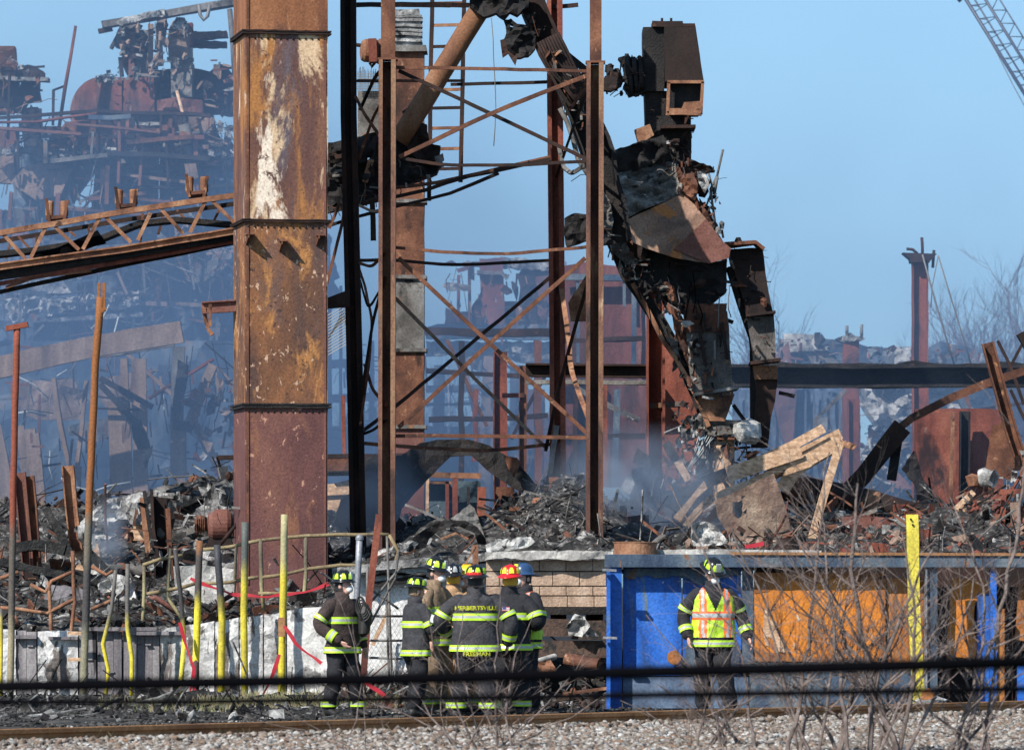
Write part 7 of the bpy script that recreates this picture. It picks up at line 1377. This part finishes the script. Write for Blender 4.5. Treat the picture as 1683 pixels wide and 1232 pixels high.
person('tall firefighter in khaki coat and white mask looking down behind the short one', 715, 61.2, 62, 911, coat='ck_khaki', pants='ck_khaki', patch='lime', mask_=True, nod=14, seed=3, larm=((.28, -.08, 1.14), (.12, -.3, 1.08)), stripes=True)
person('firefighter in tan coat with orange hood half hidden in the middle of the group', 745, 61.8, 170, 922, coat='ck_tan', pants='ck_tan', patch='silver', hoodc='hood', seed=4)
person('firefighter in yellow helmet and mask, mostly hidden behind the lettered coat', 770, 62.0, -60, 924, coat='ck_tan', pants='ck_tan', helmet='hyellow', mask_=True, seed=5)
person('broad firefighter seen from behind, yellow lettering across his dark coat', 782, 59.4, 183, 924, coat='ck_grey', patch='lime', back='HERBERTSVILLE', hem='FREEMAN', band=('', 'hred'), seed=6, wide=1.16, larm=((.36, -.04, 1.14), (.26, -.22, .98)), rarm=((-.36, .04, 1.13), (-.33, -.06, .87)), legs=(.2, .13), step=.07, headyaw=-12, flag=-1)
person('firefighter in red helmet with orange hood facing away to the right', 838, 60.3, 152, 924, helmet='hred', patch='txt', hoodc='hood', seed=7, rarm=((-.33, -.02, 1.13), (-.16, -.26, 1.08)), wide=1.1, front='hblack', legs=(.17, .12), step=-.08, headyaw=14)
person('firefighter in blue helmet and lime vest facing left behind the red helmet', 862, 61.2, -50, 921, helmet='hblue', mask_=True, vest=True, hems=False, seed=8, front='txt', larm=((.32, -.05, 1.1), (.2, -.25, 1.02)))
person('firefighter in lime and orange vest standing alone, looking down before the container', 1172, 60.6, 8, 912, patch='lime', mask_=True, nod=28, headyaw=14, vest=True, hems=False, seed=9, hoodc='boot', rarm=((-.34, .03, 1.14), (-.31, -.08, .9)), larm=((.33, .02, 1.14), (.4, -.1, .89)), legs=(.19, .1), step=.1, flag=None)
# ================================================================ SHRUBS AND TREES
def branch(mb, p, d, L_, r, lvl, grav=0.0, kids=3, spread=.6, seg=4, nside=5):
    pts_ = [p]; dd = d.normalized()
    for i in range(seg):
        dd = (dd + Vector((U(-1, 1), U(-1, 1), U(-1, 1))) * .16 + Vector((0, 0, grav))).normalized(); pts_.append(pts_[-1] + dd * L_ / seg)
    sc = [1 - .6 * i / seg for i in range(seg + 1)]
    mb.tube(pts_, r, nside if r > .006 else 3, sc, smooth=False)
    if lvl <= 0: return
    for k in range(kids):
        t = U(.3, .98); i = min(seg - 1, int(t * seg)); q = pts_[i].lerp(pts_[i + 1], t * seg - i)
        nd = (dd + Vector((U(-1, 1), U(-.7, .7), U(-.5, 1))) * spread * 1.4).normalized()
        branch(mb, q, nd, L_ * U(.45, .72), r * U(.4, .6), lvl - 1, grav, kids, spread, seg, nside)
def shrub(label, px, py, D, stems, seed, group='bare shrubs before the rail'):
    st = random.getstate(); random.seed(seed); o = P(px, py, D); o.z = max(-.05, min(o.z, 0)); t = T('bare_shrub', label, 'shrub', o, group)
    for (tx, ty, r, lvl, kids) in stems:
        mb = MB(); e = P(tx, ty, D + U(-.4, .4)); b = o + Vector((U(-.3, .3), U(-.2, .2), 0)); v = e - b; L_ = v.length; pts_ = [b]; nseg = max(5, int(L_ / .18))
        bend = Vector((U(-1, 1), 0, U(-.3, .5))) * L_ * .14
        for i in range(1, nseg + 1):
            f = i / nseg; pts_.append(b + v * f + bend * math.sin(f * math.pi) + Vector((U(-1, 1), U(-1, 1), U(-1, 1))) * .022)
        mb.tube(pts_, r * 1.25, 6, [1 - .7 * i / nseg for i in range(nseg + 1)], smooth=False)
        for k in range(int(kids * 1.1)):
            f = U(.2, .97); i = min(nseg - 1, int(f * nseg)); q = pts_[i]; dd = v.normalized(); s = 1 if U(0, 1) < .5 else -1
            nd = (dd * .7 + Vector((s * U(.4, 1.1), U(-.6, .6), U(-.2, .6)))).normalized(); branch(mb, q, nd, L_ * U(.18, .36) * (1.2 - f * .5), r * (1 - .7 * f) * .7, lvl, .02, 3, .6)
        mb.build('stem', M['twig'], t, clean=False)
    random.setstate(st); return t
shrub('bare twiggy shrub in front of the group of firefighters', 795, 1250, 47.5, [(820, 960, .011, 2, 9), (700, 985, .01, 2, 8), (880, 1010, .009, 2, 8), (640, 1060, .009, 2, 8), (960, 1075, .009, 2, 8), (760, 1000, .009, 2, 8), (560, 1130, .008, 2, 7), (840, 1100, .008, 2, 8), (1000, 1140, .008, 1, 7), (730, 1120, .008, 2, 8)], 21)
shrub('thin dry weed stems before the first firefighter', 600, 1250, 47, [(540, 960, .005, 0, 3), (575, 1010, .004, 0, 3), (640, 1120, .004, 1, 4), (500, 1120, .004, 1, 4), (350, 1170, .004, 0, 4), (375, 1130, .004, 0, 3)], 22)
shrub('dense low shrub before the legs of the firefighter in the vest', 1190, 1255, 48, [(1140, 1080, .012, 2, 10), (1210, 1060, .011, 2, 10), (1250, 1080, .01, 2, 9), (1080, 1120, .01, 2, 9), (1060, 1010, .01, 2, 8), (1170, 1110, .01, 2, 10), (1290, 1110, .009, 2, 9), (1020, 1150, .008, 2, 7), (1100, 800, .012, 1, 7), (1180, 1000, .009, 2, 8)], 23)
shrub('forked bare shrub rising before the orange panel', 1335, 1250, 46, [(1310, 880, .022, 2, 14), (1200, 870, .015, 2, 12), (1360, 740, .017, 2, 12), (1260, 960, .014, 2, 12), (1400, 960, .013, 2, 11), (1170, 1000, .011, 2, 9), (1340, 1000, .012, 2, 12)], 24)
shrub('thickest bare shrub with twin trunks left of the yellow post', 1435, 1262, 45.5, [(1410, 790, .026, 2, 15), (1530, 900, .022, 2, 14), (1350, 830, .016, 2, 12), (1480, 870, .018, 2, 12), (1600, 950, .016, 2, 12), (1300, 980, .013, 2, 11), (1440, 960, .014, 2, 12), (1560, 1010, .012, 2, 11)], 25)
shrub('bare shrub with long arching branches at the right edge', 1600, 1268, 46, [(1700, 650, .02, 1, 9), (1560, 820, .014, 2, 10), (1660, 880, .013, 2, 10), (1490, 1000, .012, 2, 10), (1720, 960, .013, 2, 10), (1380, 1090, .01, 2, 9), (1630, 1010, .011, 2, 11), (1690, 1060, .01, 2, 9)], 26)
def tree(label, px, D, top, spreadpx, seed):
    st = random.getstate(); random.seed(seed); o = P(px, 960, D); o.z = 0; t = T('bare_tree', label, 'tree', o, 'bare trees on the horizon'); H = P(px, top, D).z
    mb = MB(); mb.tube([o, o + Vector((.1, 0, H * .2)), o + Vector((-.1, 0, H * .45))], .22, 8, [1, .8, .6]); mb.build('trunk', M['twigfar'], t)
    mb = MB(); W = spreadpx * PX(D)
    for k in range(26):
        a = U(-1, 1); b = o + Vector((0, 0, H * U(.15, .45))); d = Vector((a * W * .75, U(-1, 1) * W * .4, H * U(.25, .5))); branch(mb, b, d, d.length * U(.7, 1.05), .09, 4, .03, 4, .55, 4, 3)
    mb.build('crown', M['twigfar'], t, clean=False); random.setstate(st)
tree('bare tree crown rising right of the wreck above the shed', 1310, 210, 540, 62, 31)
tree('bare tree crown between the tall column and the right edge', 1590, 215, 570, 50, 32)
tree('tallest bare tree crown at the right edge of the photo', 1678, 205, 525, 62, 33)
tree('bare tree seen low through the lattice tower', 745, 215, 660, 50, 34)
tree('bare tree seen low between big duct and tower leg', 600, 215, 670, 45, 35)
# ================================================================ SMOKE
def smoke(name, label, c0, c1, dens, fn=None, col=(.24, .38, .6), an=.1):
    mb = MB(); mb.box((Vector(c0) + Vector(c1)) / 2, Vector(c1) - Vector(c0))
    m = bpy.data.materials.new(name); m.use_nodes = True; N = m.node_tree.nodes; L = m.node_tree.links; N.remove(N['Principled BSDF'])
    v = N.new('ShaderNodeVolumePrincipled'); v.inputs['Color'].default_value = (*col, 1); v.inputs['Density'].default_value = dens; v.inputs['Anisotropy'].default_value = an
    L.new(v.outputs[0], N['Material Output'].inputs['Volume'])
    if fn: fn(N, L, v, dens)
    o = mb.build(name, m); tag(o, label, 'smoke', kind='stuff'); return o
def grad(zs, soft, sc, thr, xg=None, ell=None):
    def f(N, L, v, dens):
        tc = N.new('ShaderNodeNewGeometry'); sp = N.new('ShaderNodeSeparateXYZ'); L.new(tc.outputs['Position'], sp.inputs[0])
        mr = N.new('ShaderNodeMapRange'); mr.inputs[1].default_value = zs; mr.inputs[2].default_value = zs + soft; mr.inputs[3].default_value = 1; mr.inputs[4].default_value = 0; L.new(sp.outputs[2], mr.inputs[0])
        n = N.new('ShaderNodeTexNoise'); n.inputs['Scale'].default_value = sc; n.inputs['Detail'].default_value = 3; L.new(tc.outputs['Position'], n.inputs['Vector'])
        m2 = N.new('ShaderNodeMapRange'); m2.inputs[1].default_value = thr; m2.inputs[2].default_value = thr + .3; L.new(n.outputs['Fac'], m2.inputs[0])
        a = N.new('ShaderNodeMath'); a.operation = 'MULTIPLY'; L.new(mr.outputs[0], a.inputs[0]); L.new(m2.outputs[0], a.inputs[1]); cur = a.outputs[0]
        if ell:
            (c, rr) = ell
            q = N.new('ShaderNodeVectorMath'); q.operation = 'SUBTRACT'; q.inputs[1].default_value = c; L.new(tc.outputs['Position'], q.inputs[0])
            q2 = N.new('ShaderNodeVectorMath'); q2.operation = 'DIVIDE'; q2.inputs[1].default_value = rr; L.new(q.outputs[0], q2.inputs[0])
            q3 = N.new('ShaderNodeVectorMath'); q3.operation = 'LENGTH'; L.new(q2.outputs[0], q3.inputs[0])
            m3 = N.new('ShaderNodeMapRange'); m3.inputs[1].default_value = .25; m3.inputs[2].default_value = 1; m3.inputs[3].default_value = 1; m3.inputs[4].default_value = 0; L.new(q3.outputs['Value'], m3.inputs[0])
            b = N.new('ShaderNodeMath'); b.operation = 'MULTIPLY'; L.new(cur, b.inputs[0]); L.new(m3.outputs[0], b.inputs[1]); cur = b.outputs[0]
        if xg:
            m4 = N.new('ShaderNodeMapRange'); m4.inputs[1].default_value = xg[0]; m4.inputs[2].default_value = xg[1]; m4.inputs[3].default_value = xg[2]; m4.inputs[4].default_value = xg[3]; L.new(sp.outputs[0], m4.inputs[0])
            b = N.new('ShaderNodeMath'); b.operation = 'MULTIPLY'; L.new(cur, b.inputs[0]); L.new(m4.outputs[0], b.inputs[1]); cur = b.outputs[0]
        d = N.new('ShaderNodeMath'); d.operation = 'MULTIPLY'; d.inputs[1].default_value = dens; L.new(cur, d.inputs[0]); L.new(d.outputs[0], v.inputs['Density'])
    return f
smoke('smoke', 'blue smoke haze hanging behind the tower over the burnt buildings', (-16, 86.5, .2), (18, 135, 13.5), .062, grad(6.0, 8.5, .3, .27, xg=(-4, 3, 1.0, .42)))
def puff(lab, x, y, D, rx, rz, dens, sc=1.2): 
    c = P(x, y, D); smoke('smoke', lab, c - Vector((rx, rx, rz)), c + Vector((rx, rx, rz)), dens, grad(99, 1, sc, .32, ell=(c, (rx, rx, rz))), col=(.5, .6, .75))
puff('pale smoke drifting right of the front right tower leg', 1050, 825, 79.2, 1.9, 1.3, 1.0, 1.8); puff('small wisp of smoke rising in the left rubble', 178, 885, 77, .35, .75, 2.2, 3); puff('thin smoke round the feet of the left tower legs', 640, 850, 79, 1.5, 1.4, .5)
